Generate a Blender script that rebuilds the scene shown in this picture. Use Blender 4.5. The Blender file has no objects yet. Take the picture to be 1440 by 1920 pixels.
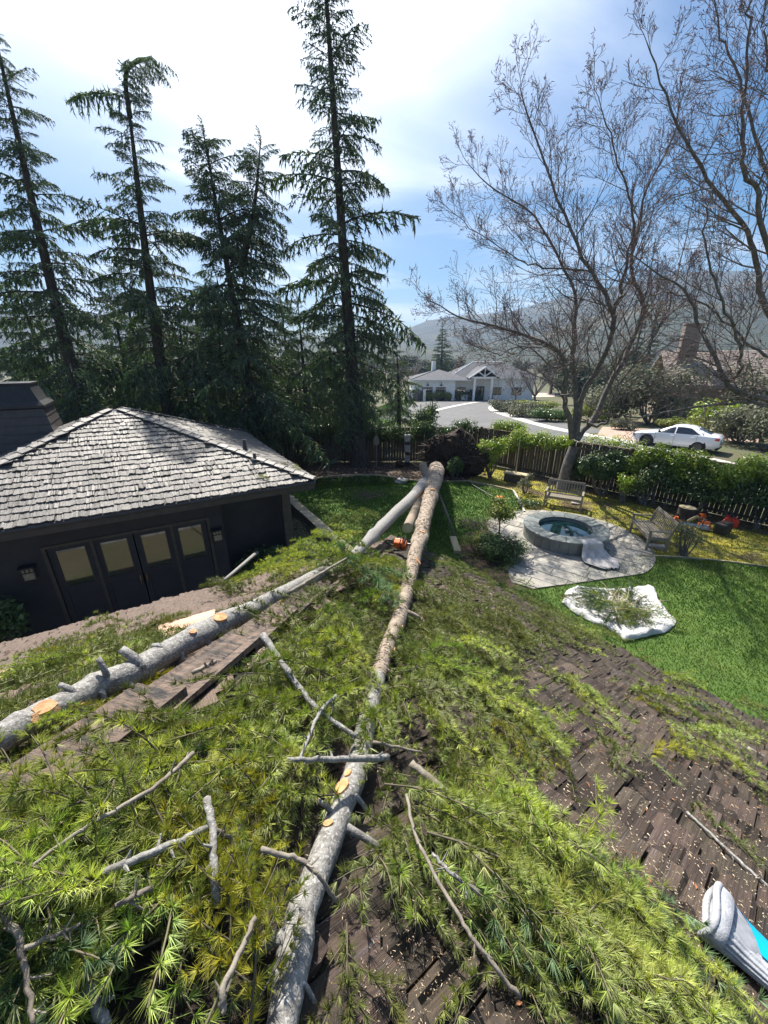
import bpy, bmesh, math, random
import numpy as np
from mathutils import Vector, Matrix
random.seed(7); RNG = np.random.default_rng(7)
SC = bpy.context.scene; COL = SC.collection
R_ = math.radians

# ------------------------------------------------------------------ camera
CAM_H, PITCH, FPX = 5.2, R_(21.6), 721.0
cam = bpy.data.cameras.new('camera'); cam_o = bpy.data.objects.new('camera', cam); COL.objects.link(cam_o)
cam_o.location = (0, 0, CAM_H); cam_o.rotation_euler = (R_(90) - PITCH, 0, 0)
cam.sensor_fit = 'VERTICAL'; cam.sensor_height = 36; cam.sensor_width = 27; cam.lens = FPX / 1920 * 36
cam.clip_start = 0.02; cam.clip_end = 8000
SC.camera = cam_o

# ------------------------------------------------------------------ world, sun, exposure
SUN_AZ, SUN_EL = R_(-20), R_(52)            # azimuth from +Y towards +X
SUN_DIR = Vector((math.sin(SUN_AZ) * math.cos(SUN_EL), math.cos(SUN_AZ) * math.cos(SUN_EL), math.sin(SUN_EL)))
SC.view_settings.view_transform = 'Standard'; SC.view_settings.look = 'None'
SC.view_settings.exposure = 1.05; SC.view_settings.gamma = 1.0; SC.view_settings.use_curve_mapping = False
world = bpy.data.worlds.new('World'); SC.world = world; world.use_nodes = True
wn = world.node_tree.nodes; wl = world.node_tree.links; wn.clear()
def wnode(t, **kw):
    n = wn.new(t)
    for k, v in kw.items(): setattr(n, k, v)
    return n
sky = wnode('ShaderNodeTexSky', sky_type='NISHITA'); sky.sun_disc = False
sky.sun_elevation = SUN_EL; sky.sun_rotation = SUN_AZ; sky.air_density = 1.2; sky.dust_density = 0.4; sky.ozone_density = 3.0
tc = wnode('ShaderNodeTexCoord')
sep = wnode('ShaderNodeSeparateXYZ'); wl.new(tc.outputs['Generated'], sep.inputs[0])
def wm(op, a, b=None, clamp=False):
    n = wnode('ShaderNodeMath', operation=op); n.use_clamp = clamp
    for i, x in enumerate((a, b)):
        if x is None: continue
        if isinstance(x, (int, float)): n.inputs[i].default_value = x
        else: wl.new(x, n.inputs[i])
    return n.outputs[0]
zz = wm('ADD', wm('MAXIMUM', sep.outputs['Z'], 0.0), 0.16)
cx = wm('DIVIDE', sep.outputs['X'], zz); cy = wm('DIVIDE', sep.outputs['Y'], zz)
cmb = wnode('ShaderNodeCombineXYZ'); wl.new(cx, cmb.inputs[0]); wl.new(cy, cmb.inputs[1])
mp = wnode('ShaderNodeMapping'); mp.inputs['Rotation'].default_value = (0, 0, R_(18)); mp.inputs['Scale'].default_value = (0.45, 0.95, 1); mp.inputs['Location'].default_value = (0.35, 0.2, 0)
wl.new(cmb.outputs[0], mp.inputs[0])
nz = wnode('ShaderNodeTexNoise'); nz.inputs['Scale'].default_value = 1.1; nz.inputs['Detail'].default_value = 7; nz.inputs['Roughness'].default_value = 0.56; nz.inputs['Distortion'].default_value = 0.6
wl.new(mp.outputs[0], nz.inputs['Vector'])
mr = wnode('ShaderNodeMapRange'); mr.interpolation_type = 'SMOOTHSTEP'
mr.inputs['From Min'].default_value = 0.43; mr.inputs['From Max'].default_value = 0.78; wl.new(nz.outputs[0], mr.inputs[0])
vd = wnode('ShaderNodeVectorMath', operation='DOT_PRODUCT'); wl.new(tc.outputs['Generated'], vd.inputs[0]); vd.inputs[1].default_value = SUN_DIR
sunn = wm('MAXIMUM', vd.outputs['Value'], 0.0)
aur = wm('POWER', sunn, 6.0)                 # thin cirrus scatters forwards round the sun
veil = wm('ADD', wm('MULTIPLY', mr.outputs[0], 0.8), wm('MULTIPLY', aur, 1.1), clamp=True)
cb = wm('ADD', 11.5, wm('MULTIPLY', aur, 16.0))
ccol = wnode('ShaderNodeVectorMath', operation='SCALE'); ccol.inputs[0].default_value = (0.93, 0.98, 1.06); wl.new(cb, ccol.inputs['Scale'])
mixc = wnode('ShaderNodeMix', data_type='RGBA'); wl.new(veil, mixc.inputs['Factor']); hs = wnode('ShaderNodeHueSaturation'); hs.inputs['Saturation'].default_value = 1.45; hs.inputs['Value'].default_value = 1.0; wl.new(sky.outputs[0], hs.inputs['Color']); wl.new(hs.outputs[0], mixc.inputs['A']); wl.new(ccol.outputs[0], mixc.inputs['B'])
bg = wnode('ShaderNodeBackground'); bg.inputs['Strength'].default_value = 0.050; wl.new(mixc.outputs['Result'], bg.inputs['Color'])
wo = wnode('ShaderNodeOutputWorld'); wl.new(bg.outputs[0], wo.inputs['Surface'])
sun = bpy.data.lights.new('sun', 'SUN'); sun.energy = 5.0; sun.angle = R_(0.53); sun.color = (1.0, 0.94, 0.84)
sun_o = bpy.data.objects.new('sun', sun); COL.objects.link(sun_o); sun_o.location = SUN_DIR * 60
sun_o.rotation_euler = SUN_DIR.to_track_quat('Z', 'Y').to_euler()
SC.cycles.use_denoising = True
SC.cycles.max_bounces = 8; SC.cycles.transparent_max_bounces = 8; SC.cycles.volume_bounces = 0

# ------------------------------------------------------------------ picture rays to places
CP, SP = math.cos(PITCH), math.sin(PITCH)
def ray(px, py):
    u = (px - 720) / FPX; v = (py - 960) / FPX
    return np.array([u, CP - v * SP, -(SP + v * CP)])
def at_z(px, py, z=0.0):
    r = ray(px, py); return r * ((z - CAM_H) / r[2]) + [0, 0, CAM_H]
def at_y(px, py, y):
    r = ray(px, py); return r * (y / r[1]) + [0, 0, CAM_H]
SLOPE_Y0, SLOPE_Y1, SLOPE_D = 30.0, 82.0, -2.4
def terr(y):
    return SLOPE_D * min(1, max(0, (y - SLOPE_Y0) / (SLOPE_Y1 - SLOPE_Y0)))
def at_g(px, py, off=0.0):
    r = ray(px, py); t = 1.0
    for _ in range(60):
        z = terr(r[1] * t) + off; t = .5 * t + .5 * (z - CAM_H) / r[2]
    return r * t + [0, 0, CAM_H]
def project(P):
    P = np.asarray(P, float); x, y, z = P[..., 0], P[..., 1], P[..., 2] - CAM_H
    d = y * CP - z * SP
    return np.stack([720 + FPX * x / d, 960 - FPX * (y * SP + z * CP) / d, d], -1)
# near roof: two planes meeting at a hip
EAVE, PITCHR = 2.4, 0.48
RC = np.array([.25, 5.85]); eR = np.array([.6255, -.7802]); eL = np.array([-.8526, -.5228])
nR = np.array([-.7802, -.6255]); nL = np.array([.5228, -.8526])
eR = eR / np.linalg.norm(eR); eL = eL / np.linalg.norm(eL); nR = nR / np.linalg.norm(nR); nL = nL / np.linalg.norm(nL)
def roof_z(x, y):
    qx, qy = x - RC[0], y - RC[1]
    return EAVE + PITCHR * np.minimum(qx * nR[0] + qy * nR[1], qx * nL[0] + qy * nL[1])
def roof_n(x, y):
    q = np.array([x, y]) - RC
    n = nR if q @ nR < q @ nL else nL
    v = np.array([-n[0] * PITCHR, -n[1] * PITCHR, 1.0]); return v / np.linalg.norm(v)
def at_roof(px, py, off=0.0):
    r = ray(px, py); t = np.arange(.25, 30, .004)
    z = CAM_H + r[2] * t; zr = roof_z(r[0] * t, r[1] * t) + off
    i = np.argmax(z < zr); return r * t[i] + [0, 0, CAM_H]
def in_poly(x, y, poly):
    x = np.asarray(x); y = np.asarray(y); c = np.zeros(x.shape, bool); n = len(poly)
    for i in range(n):
        x0, y0 = poly[i]; x1, y1 = poly[(i + 1) % n]
        if y0 == y1: continue
        c ^= ((y0 > y) != (y1 > y)) & (x < (x1 - x0) * (y - y0) / (y1 - y0) + x0)
    return c

# ------------------------------------------------------------------ materials
MATS = {}
def pmat(name, c1, c2=None, scale=5.0, rough=.8, bump=0.0, bscale=None, stretch=(1, 1, 1), spec=.4, island=0.0, objr=0.0,
         trans=0.0, tcol=None, metal=0.0, lo=.35, hi=.65, detail=6, hue=0.0, coat=0.0, c3=None, s3=1.0, lo3=.55, hi3=.7, coord='Object'):
    m = bpy.data.materials.new(name); m.use_nodes = True; MATS[name] = m
    N = m.node_tree.nodes; L = m.node_tree.links
    b = N['Principled BSDF']; out = N['Material Output']
    b.inputs['Roughness'].default_value = rough; b.inputs['Specular IOR Level'].default_value = spec; b.inputs['Metallic'].default_value = metal
    b.inputs['Coat Weight'].default_value = coat; b.inputs['Coat Roughness'].default_value = .04
    c1 = (*c1, 1); col = None
    t = N.new('ShaderNodeTexCoord'); mpn = N.new('ShaderNodeMapping'); mpn.inputs['Scale'].default_value = stretch
    L.new(t.outputs[coord], mpn.inputs[0])
    if objr:
        oi = N.new('ShaderNodeObjectInfo'); ad = N.new('ShaderNodeVectorMath'); ad.operation = 'ADD'
        sc = N.new('ShaderNodeMath'); sc.operation = 'MULTIPLY'; sc.inputs[1].default_value = 37.0; L.new(oi.outputs['Random'], sc.inputs[0])
        L.new(t.outputs[coord], ad.inputs[0]); L.new(sc.outputs[0], ad.inputs[1]); L.new(ad.outputs[0], mpn.inputs[0])
    def noise(s, d=detail):
        n = N.new('ShaderNodeTexNoise'); n.inputs['Scale'].default_value = s; n.inputs['Detail'].default_value = d; n.inputs['Roughness'].default_value = .6
        L.new(mpn.outputs[0], n.inputs['Vector']); return n.outputs[0]
    def ramp(src, a, z):
        r = N.new('ShaderNodeMapRange'); r.interpolation_type = 'SMOOTHSTEP'
        r.inputs['From Min'].default_value = a; r.inputs['From Max'].default_value = z; L.new(src, r.inputs[0]); return r.outputs[0]
    def mix(f, A, B):
        n = N.new('ShaderNodeMix'); n.data_type = 'RGBA'; L.new(f, n.inputs['Factor'])
        for k, x in (('A', A), ('B', B)):
            if isinstance(x, tuple): n.inputs[k].default_value = x
            else: L.new(x, n.inputs[k])
        return n.outputs['Result']
    col = c1
    if c2 is not None: col = mix(ramp(noise(scale), lo, hi), c1, (*c2, 1))
    if c3 is not None: col = mix(ramp(noise(s3), lo3, hi3), col, (*c3, 1))
    if island or objr or hue:
        h = N.new('ShaderNodeHueSaturation')
        if isinstance(col, tuple): h.inputs['Color'].default_value = col
        else: L.new(col, h.inputs['Color'])
        def rnd(amount, mid, sock, src):
            r = N.new('ShaderNodeMapRange'); r.inputs['To Min'].default_value = mid - amount; r.inputs['To Max'].default_value = mid + amount
            L.new(src, r.inputs[0]); return r.outputs[0]
        srcs = []
        if island:
            g = N.new('ShaderNodeNewGeometry'); srcs.append(rnd(island, 1, 'Value', g.outputs['Random Per Island']))
        if objr:
            srcs.append(rnd(objr, 1, 'Value', oi.outputs['Random']))
        if len(srcs) == 2:
            mm = N.new('ShaderNodeMath'); mm.operation = 'MULTIPLY'; L.new(srcs[0], mm.inputs[0]); L.new(srcs[1], mm.inputs[1]); srcs = [mm.outputs[0]]
        if srcs: L.new(srcs[0], h.inputs['Value'])
        if hue:
            if objr:
                f2 = N.new('ShaderNodeMath'); f2.operation = 'FRACT'; s2 = N.new('ShaderNodeMath'); s2.operation = 'MULTIPLY'; s2.inputs[1].default_value = 13.7
                L.new(oi.outputs['Random'], s2.inputs[0]); L.new(s2.outputs[0], f2.inputs[0]); L.new(rnd(hue, .5, 'Hue', f2.outputs[0]), h.inputs['Hue'])
            else:
                g = N.new('ShaderNodeNewGeometry'); L.new(rnd(hue, .5, 'Hue', g.outputs['Random Per Island']), h.inputs['Hue'])
        col = h.outputs[0]
    if isinstance(col, tuple): b.inputs['Base Color'].default_value = col
    else: L.new(col, b.inputs['Base Color'])
    if bump:
        bp = N.new('ShaderNodeBump'); bp.inputs['Strength'].default_value = 1.0; bp.inputs['Distance'].default_value = bump
        L.new(noise(bscale or scale * 3), bp.inputs['Height']); L.new(bp.outputs[0], b.inputs['Normal'])
    if trans:
        tr = N.new('ShaderNodeBsdfTranslucent'); ms = N.new('ShaderNodeMixShader'); ms.inputs[0].default_value = trans
        if tcol:
            mx = N.new('ShaderNodeMix'); mx.data_type = 'RGBA'; mx.blend_type = 'MULTIPLY'; mx.inputs['Factor'].default_value = 1
            if isinstance(col, tuple): mx.inputs['A'].default_value = col
            else: L.new(col, mx.inputs['A'])
            mx.inputs['B'].default_value = (*tcol, 1); L.new(mx.outputs['Result'], tr.inputs['Color'])
        elif isinstance(col, tuple): tr.inputs['Color'].default_value = col
        else: L.new(col, tr.inputs['Color'])
        L.new(b.outputs[0], ms.inputs[1]); L.new(tr.outputs[0], ms.inputs[2]); L.new(ms.outputs[0], out.inputs['Surface'])
    return m

m_needle = pmat('cedar_needles', (.295, .36, .11), (.41, .44, .13), 9, .45, spec=.5, island=.45, objr=.4, hue=.013, trans=.5, tcol=(1.3, 1.32, .82))
m_needle_y = pmat('yellow_needles', (.46, .44, .05), (.38, .40, .06), 7, .5, spec=.4, island=.3, trans=.45, tcol=(1.4, 1.3, .6))
m_needle_b = pmat('bluish_needles', (.15, .24, .12), (.19, .28, .12), 7, .5, spec=.4, island=.3, objr=.2, trans=.4, tcol=(1.3, 1.5, .9))
m_conifer = pmat('conifer_foliage', (.125, .175, .115), (.17, .215, .13), .8, .55, island=.45, trans=.55, tcol=(1.3, 1.5, .8))
m_conbark = pmat('conifer_bark', (.085, .07, .058), (.045, .036, .03), 9, .9, bump=.03, stretch=(1, 1, .25))
m_silver = pmat('silver_bark', (.27, .262, .245), (.14, .13, .12), 60, .75, bump=.004, bscale=110, c3=(.40, .39, .37), s3=150, lo3=.54, hi3=.64, stretch=(1, 1, 1))
m_rough = pmat('scaly_bark', (.33, .27, .21), (.20, .155, .12), 20, .85, bump=.012, bscale=45, c3=(.40, .34, .27), s3=40)
m_flake = pmat('bark_flakes', (.36, .295, .23), (.26, .205, .155), 20, .85, island=.4, bump=.003, bscale=80)
m_cut = pmat('cut_wood', (.46, .21, .09), (.58, .36, .18), 25, .7, bump=.003, bscale=90)
m_twig = pmat('twig_bark', (.15, .125, .10), (.24, .21, .17), 40, .8, bump=.002, bscale=150, objr=.25)
m_bough = pmat('bough_wood', (.085, .08, .045), (.14, .115, .075), 40, .8, objr=.3)
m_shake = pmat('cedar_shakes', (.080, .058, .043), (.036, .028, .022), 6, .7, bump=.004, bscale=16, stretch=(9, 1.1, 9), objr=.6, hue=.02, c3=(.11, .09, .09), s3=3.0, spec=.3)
m_shakeL = pmat('left_slope_shakes', (.165, .118, .092), (.085, .064, .052), 6, .75, bump=.004, bscale=16, stretch=(9, 1.1, 9), objr=.4, spec=.3)  # left slope shakes, a paler brown than those on the right slope
m_shakeW = pmat('grey_shakes', (.20, .185, .17), (.095, .086, .078), 4, .55, bump=.006, bscale=12, stretch=(10, .9, 9), objr=.4, spec=.5, c3=(.055, .05, .046), s3=2.2)
m_deck = pmat('roof_underlay', (.03, .024, .02), (.05, .04, .032), 12, .9, bump=.01)
m_cap = pmat('ridge_board', (.165, .118, .09), (.085, .066, .055), 7, .8, bump=.007, bscale=18, stretch=(.9, 9, 9), objr=.25, c3=(.035, .033, .032), s3=3.5, lo3=.5, hi3=.66)
m_wall = pmat('dark_stain_wall', (.022, .024, .032), (.03, .032, .04), 3, .6, bump=.002)
m_fascia = pmat('dark_fascia', (.05, .045, .045), (.07, .06, .058), 6, .5)
m_trim = pmat('door_trim', (.05, .042, .04), (.07, .06, .055), 8, .5)
m_glass = pmat('window_glass', (.012, .014, .016), rough=.03, spec=1.0, coat=1.0); m_glass.node_tree.nodes['Principled BSDF'].inputs['IOR'].default_value = 1.75
m_brass = pmat('brass', (.5, .3, .12), rough=.3, metal=1)
m_lantern = pmat('lantern_glass', (.42, .38, .28), (.32, .28, .2), 30, .4, trans=.3)
m_black = pmat('black_metal', (.02, .02, .022), (.03, .03, .03), 20, .5)
m_cloth_w = pmat('white_tarp', (.60, .60, .59), (.50, .50, .49), 5, .55, bump=.01, bscale=14, trans=.12)
m_cloth_g = pmat('grey_drop_cloth', (.50, .475, .465), (.36, .34, .33), 6, .8, bump=.008, bscale=18)
m_stone = pmat('flagstone', (.30, .28, .245), (.23, .22, .20), 3.5, .8, bump=.006, bscale=16, objr=.2, c3=(.42, .38, .32), s3=2)
m_slate = pmat('slate_tile', (.13, .15, .145), (.185, .195, .18), 5, .55, bump=.004, bscale=20, objr=.2)
m_joint = pmat('mortar', (.23, .21, .19), (.17, .16, .14), 8, .9, bump=.006)
m_water = pmat('spa_water', (.005, .02, .022), (.008, .03, .03), 2, .02, bump=.0015, bscale=5, spec=.6, coat=.6)
m_lawn = pmat('lawn_soil', (.05, .10, .014), (.075, .13, .02), 1.4, .9, bump=.02, bscale=30, c3=(.08, .13, .02), s3=.8)
m_blade = pmat('grass_blades', (.10, .19, .02), (.15, .24, .03), .9, .55, island=.35, trans=.4, tcol=(1.3, 1.6, .7), c3=(.19, .22, .04), s3=.6, lo3=.5, hi3=.68, coord='Object')
m_moss = pmat('moss_ground', (.30, .26, .03), (.17, .17, .03), 1.3, .95, bump=.03, bscale=14, c3=(.085, .06, .035), s3=.9, lo3=.48, hi3=.62)
m_mossb = pmat('moss_tufts', (.34, .31, .035), (.22, .24, .04), 2, .8, island=.4, trans=.3)
m_mulch = pmat('mulch', (.055, .037, .025), (.10, .07, .05), 6, .95, bump=.04, bscale=20)
m_soil = pmat('ground_soil', (.10, .085, .05), (.07, .085, .035), .4, .95, bump=.04, bscale=3, c3=(.16, .13, .08), s3=.12)
m_asph = pmat('asphalt', (.13, .128, .127), (.10, .099, .10), .7, .85, bump=.004, bscale=60)
m_asph2 = pmat('driveway_asphalt', (.13, .128, .125), (.10, .10, .10), 1.2, .85, bump=.004, bscale=60)
m_conc = pmat('concrete', (.50, .48, .45), (.40, .385, .36), 2, .85, bump=.003)
m_pave = pmat('pale_pavers', (.50, .43, .36), (.42, .36, .30), 3, .85, bump=.004)
m_brickpave = pmat('brick_paving', (.42, .29, .22), (.34, .24, .19), 5, .85, bump=.004)
m_fence = pmat('fence_board', (.14, .105, .065), (.085, .065, .045), 4, .85, bump=.004, bscale=12, stretch=(9, 9, .9), objr=.35)
m_teak = pmat('weathered_teak', (.27, .235, .18), (.18, .155, .12), 6, .75, bump=.003, stretch=(8, 8, 8))
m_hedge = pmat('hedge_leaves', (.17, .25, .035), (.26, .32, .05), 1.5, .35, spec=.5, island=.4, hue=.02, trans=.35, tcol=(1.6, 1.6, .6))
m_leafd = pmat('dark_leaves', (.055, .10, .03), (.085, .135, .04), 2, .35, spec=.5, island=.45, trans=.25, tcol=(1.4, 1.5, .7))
m_leafy = pmat('yellow_green_leaves', (.24, .27, .07), (.16, .20, .06), 2, .45, spec=.4, island=.4, trans=.35, tcol=(1.4, 1.4, .7))
m_leafo = pmat('olive_leaves', (.17, .175, .10), (.12, .135, .08), 1.2, .6, island=.4, trans=.25)
m_far = pmat('far_foliage', (.045, .065, .035), (.07, .085, .045), .25, .8, island=.4, trans=.2, objr=.25)
m_bare = pmat('bare_branch_bark', (.16, .145, .135), (.095, .085, .08), 7, .85, bump=.015, bscale=22, c3=(.24, .215, .19), s3=5, lo3=.55, hi3=.7)
m_twigs = pmat('bare_twigs', (.15, .115, .105), (.20, .155, .14), 4, .75)
m_bud = pmat('reddish_buds', (.22, .10, .09), rough=.7)
m_farbare = pmat('far_bare_twigs', (.15, .115, .105), (.20, .16, .145), 2, .8)
m_root = pmat('root_soil', (.028, .019, .014), (.055, .038, .028), 7, .95, bump=.05, bscale=12)
m_rootw = pmat('root_wood', (.12, .09, .065), (.20, .16, .12), 12, .9)
m_carw = pmat('white_car_paint', (.80, .81, .83), rough=.25, spec=.5, coat=1)
m_carg = pmat('car_glass', (.015, .017, .02), rough=.04, spec=.8, coat=1)
m_rubber = pmat('tyre_rubber', (.018, .018, .018), rough=.8)
m_rim = pmat('wheel_rim', (.10, .10, .105), rough=.35, metal=.7)
m_tail = pmat('tail_light', (.45, .015, .02), rough=.2, coat=1)
m_housew = pmat('white_siding', (.86, .85, .83), (.80, .79, .77), 2, .7)
m_slateroof = pmat('slate_grey_roof', (.05, .054, .066), (.07, .075, .088), 1.5, .8, bump=.02, bscale=6)
m_darkdoor = pmat('dark_garage', (.035, .037, .042), rough=.5)
m_pinkroof = pmat('pinkish_shingle', (.30, .25, .225), (.22, .18, .16), 1.6, .85, bump=.03, bscale=4)
m_brick = pmat('brick', (.30, .22, .19), (.36, .28, .24), 6, .9, bump=.01, objr=.2)
m_wallst = pmat('pale_wall_stone', (.25, .26, .27), (.13, .135, .14), 2.2, .9, island=.45)
m_stucco = pmat('tan_stucco', (.38, .31, .24), (.30, .24, .18), 2, .9)
m_orange = pmat('orange_plastic', (.75, .16, .03), rough=.4)
m_red = pmat('red_plastic', (.55, .05, .03), rough=.45)
m_steel = pmat('steel', (.45, .45, .46), rough=.35, metal=1)
m_kgrey = pmat('grey_knit', (.42, .43, .46), (.32, .33, .36), 40, .95, bump=.002, bscale=220)
m_kblue = pmat('blue_rubber', (.0, .38, .72), rough=.5)
m_lens_in = pmat('knit_lining', (.30, .31, .34), (.22, .23, .26), 40, .95)
m_tan = pmat('plywood_tan', (.55, .36, .26), (.48, .31, .22), 5, .8)
m_chip = pmat('wood_chips', (.62, .52, .38), (.50, .38, .25), 3, .8, island=.3)
m_dust = pmat('sawdust', (.46, .32, .17), (.34, .23, .13), 20, .95, bump=.008, bscale=90)
m_dead = pmat('dead_leaves', (.42, .16, .06), (.30, .14, .06), 3, .7, island=.4)
m_rock = pmat('pale_rock', (.42, .41, .38), (.30, .29, .27), 8, .9, bump=.02)
m_capst = pmat('wall_cap_stone', (.40, .35, .26), (.30, .26, .19), 4, .85, bump=.006, objr=.15)
m_hill = pmat('wooded_hill', (.025, .036, .018), (.042, .05, .028), .02, .95, bump=6, bscale=.05, c3=(.075, .075, .045), s3=.006, lo3=.52, hi3=.66, detail=9)
m_edge = pmat('edging_strip', (.45, .38, .24), (.36, .30, .18), 4, .8)

# ------------------------------------------------------------------ mesh building
class MB:
    def __init__(s): s.v = []; s.t = []; s.q = []; s.tm = []; s.qm = []; s.n = 0
    def add(s, v, t=None, q=None, mi=0):
        v = np.asarray(v, float).reshape(-1, 3)
        if t is not None and len(t): s.t.append(np.asarray(t, int).reshape(-1, 3) + s.n); s.tm.append(np.full(len(s.t[-1]), mi))
        if q is not None and len(q): s.q.append(np.asarray(q, int).reshape(-1, 4) + s.n); s.qm.append(np.full(len(s.q[-1]), mi))
        s.v.append(v); s.n += len(v)
    def merge(s, o, M=None, mi=None):
        v = np.concatenate(o.v); 
        if M is not None: v = v @ M[:3, :3].T + M[:3, 3]
        for a, b in zip(o.t, o.tm): s.t.append(a + s.n); s.tm.append(b if mi is None else np.full(len(a), mi))
        for a, b in zip(o.q, o.qm): s.q.append(a + s.n); s.qm.append(b if mi is None else np.full(len(a), mi))
        s.v.append(v); s.n += len(v)
    def mesh(s, name, mats, smooth=False):
        me = bpy.data.meshes.new(name)
        v = np.concatenate(s.v) if s.v else np.zeros((0, 3))
        t = np.concatenate(s.t) if s.t else np.zeros((0, 3), int); q = np.concatenate(s.q) if s.q else np.zeros((0, 4), int)
        mi = np.concatenate([*s.tm, *s.qm]) if (s.tm or s.qm) else np.zeros(0)
        me.vertices.add(len(v)); me.vertices.foreach_set('co', v.ravel())
        nl = len(t) * 3 + len(q) * 4
        me.loops.add(nl); me.loops.foreach_set('vertex_index', np.concatenate([t.ravel(), q.ravel()]))
        me.polygons.add(len(t) + len(q))
        st = np.concatenate([np.arange(len(t)) * 3, len(t) * 3 + np.arange(len(q)) * 4])
        me.polygons.foreach_set('loop_start', st)
        me.polygons.foreach_set('material_index', mi.astype(int))
        me.polygons.foreach_set('use_smooth', np.full(len(t) + len(q), smooth))
        for m in (mats if isinstance(mats, (list, tuple)) else [mats]): me.materials.append(m)
        me.update(calc_edges=True); me.validate()
        return me
    def build(s, name, mats, parent=None, smooth=False):
        return link(bpy.data.objects.new(name, s.mesh(name, mats, smooth)), parent)
    # shapes
    def box(s, c, size, rot=None, mi=0):
        a = np.array([[x, y, z] for x in (-.5, .5) for y in (-.5, .5) for z in (-.5, .5)]) * size
        if rot is not None: a = a @ np.asarray(rot).T
        s.add(a + c, q=[[0, 1, 3, 2], [4, 6, 7, 5], [0, 4, 5, 1], [2, 3, 7, 6], [0, 2, 6, 4], [1, 5, 7, 3]], mi=mi)
    def rbox(s, c, size, bev=.01, rot=None, mi=0, seg=1):
        bm = bmesh.new(); bmesh.ops.create_cube(bm, size=1)
        for v in bm.verts: v.co = Vector((v.co.x * size[0], v.co.y * size[1], v.co.z * size[2]))
        bmesh.ops.bevel(bm, geom=list(bm.edges), offset=bev, segments=seg, profile=.6, affect='EDGES')
        bmesh.ops.triangulate(bm, faces=[f for f in bm.faces if len(f.verts) > 4])
        bm.verts.index_update()
        a = np.array([v.co[:] for v in bm.verts])
        if rot is not None: a = a @ np.asarray(rot).T
        s.add(a + c, t=[[v.index for v in f.verts] for f in bm.faces if len(f.verts) == 3], q=[[v.index for v in f.verts] for f in bm.faces if len(f.verts) == 4], mi=mi); bm.free()
    def tubes(s, P, Rr, S=5, mi=0, cap=False):
        P = np.asarray(P, float); Rr = np.asarray(Rr, float)
        if P.ndim == 2: P = P[None]; Rr = Rr[None]
        N, K, _ = P.shape
        T = np.gradient(P, axis=1); T /= np.linalg.norm(T, axis=2, keepdims=True) + 1e-12
        mt = np.abs(T.mean(1)); ref = np.zeros((N, 3)); ref[np.arange(N), mt.argmin(1)] = 1
        n1 = np.cross(T, ref[:, None]); n1 /= np.linalg.norm(n1, axis=2, keepdims=True) + 1e-12
        n2 = np.cross(T, n1)
        a = np.arange(S) / S * 2 * np.pi
        V = P[:, :, None] + Rr[:, :, None, None] * (np.cos(a)[:, None] * n1[:, :, None] + np.sin(a)[:, None] * n2[:, :, None])
        b = np.arange(N)[:, None, None] * K * S + np.arange(K - 1)[None, :, None] * S
        j = np.arange(S)[None, None]; j2 = (j + 1) % S
        q = np.stack([b + j, b + j2, b + S + j2, b + S + j], -1).reshape(-1, 4)
        t = None
        if cap:
            tt = []
            for k0 in (0, (K - 1) * S):
                for i in range(1, S - 1):
                    tt.append(np.stack([np.arange(N) * K * S + k0, np.arange(N) * K * S + k0 + (i if k0 else i + 1), np.arange(N) * K * S + k0 + (i + 1 if k0 else i)], -1))
            t = np.concatenate(tt)
        s.add(V, t=t, q=q, mi=mi)
    def spikes(s, B, D, w, mi=0):
        """three-sided needles from B along D (length included)"""
        B = np.asarray(B, float); D = np.asarray(D, float); N = len(B); w = np.broadcast_to(w, N)[:, None]
        ref = np.where(np.abs(D[:, 2:3]) < .8 * np.linalg.norm(D, axis=1, keepdims=True), [[0, 0, 1.]], [[1., 0, 0]])
        n1 = np.cross(D, ref); n1 /= np.linalg.norm(n1, axis=1, keepdims=True) + 1e-12
        n2 = np.cross(D, n1); n2 /= np.linalg.norm(n2, axis=1, keepdims=True) + 1e-12
        V = np.stack([B + n1 * w, B - .5 * n1 * w + .87 * n2 * w, B - .5 * n1 * w - .87 * n2 * w, B + D], 1)
        i = np.arange(N)[:, None] * 4
        s.add(V, t=np.concatenate([i + [0, 1, 3], i + [1, 2, 3], i + [2, 0, 3]]), mi=mi)
    def leaves(s, C, Nn, size, asp=.5, mi=0):
        """folded rhombic leaves"""
        C = np.asarray(C, float); N = len(C); size = np.broadcast_to(size, N)[:, None]
        Nn = Nn / (np.linalg.norm(Nn, axis=1, keepdims=True) + 1e-12)
        a = np.cross(Nn, RNG.normal(size=(N, 3))); a /= np.linalg.norm(a, axis=1, keepdims=True) + 1e-12
        b = np.cross(Nn, a)
        V = np.stack([C - a * size * .5, C + b * size * asp * .5 + Nn * size * .12, C + a * size * .5, C - b * size * asp * .5 + Nn * size * .12], 1)
        i = np.arange(N)[:, None] * 4
        s.add(V, t=np.concatenate([i + [0, 1, 2], i + [0, 2, 3]]), mi=mi)
    def prism(s, poly, z0, z1, mi=0, cap_only=False):
        """extruded convex or star-shaped polygon (fan about its centre)"""
        poly = np.asarray(poly, float); n = len(poly); c = poly.mean(0)
        z0 = np.broadcast_to(z0, n); z1 = np.broadcast_to(z1, n)
        V = np.concatenate([np.c_[poly, z1], [[*c, z1.mean()]], np.c_[poly, z0]])
        i = np.arange(n); j = (i + 1) % n
        s.add(V, t=np.stack([i, j, np.full(n, n)], -1), q=None if cap_only else np.stack([i + n + 1, j + n + 1, j, i], -1), mi=mi)
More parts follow.
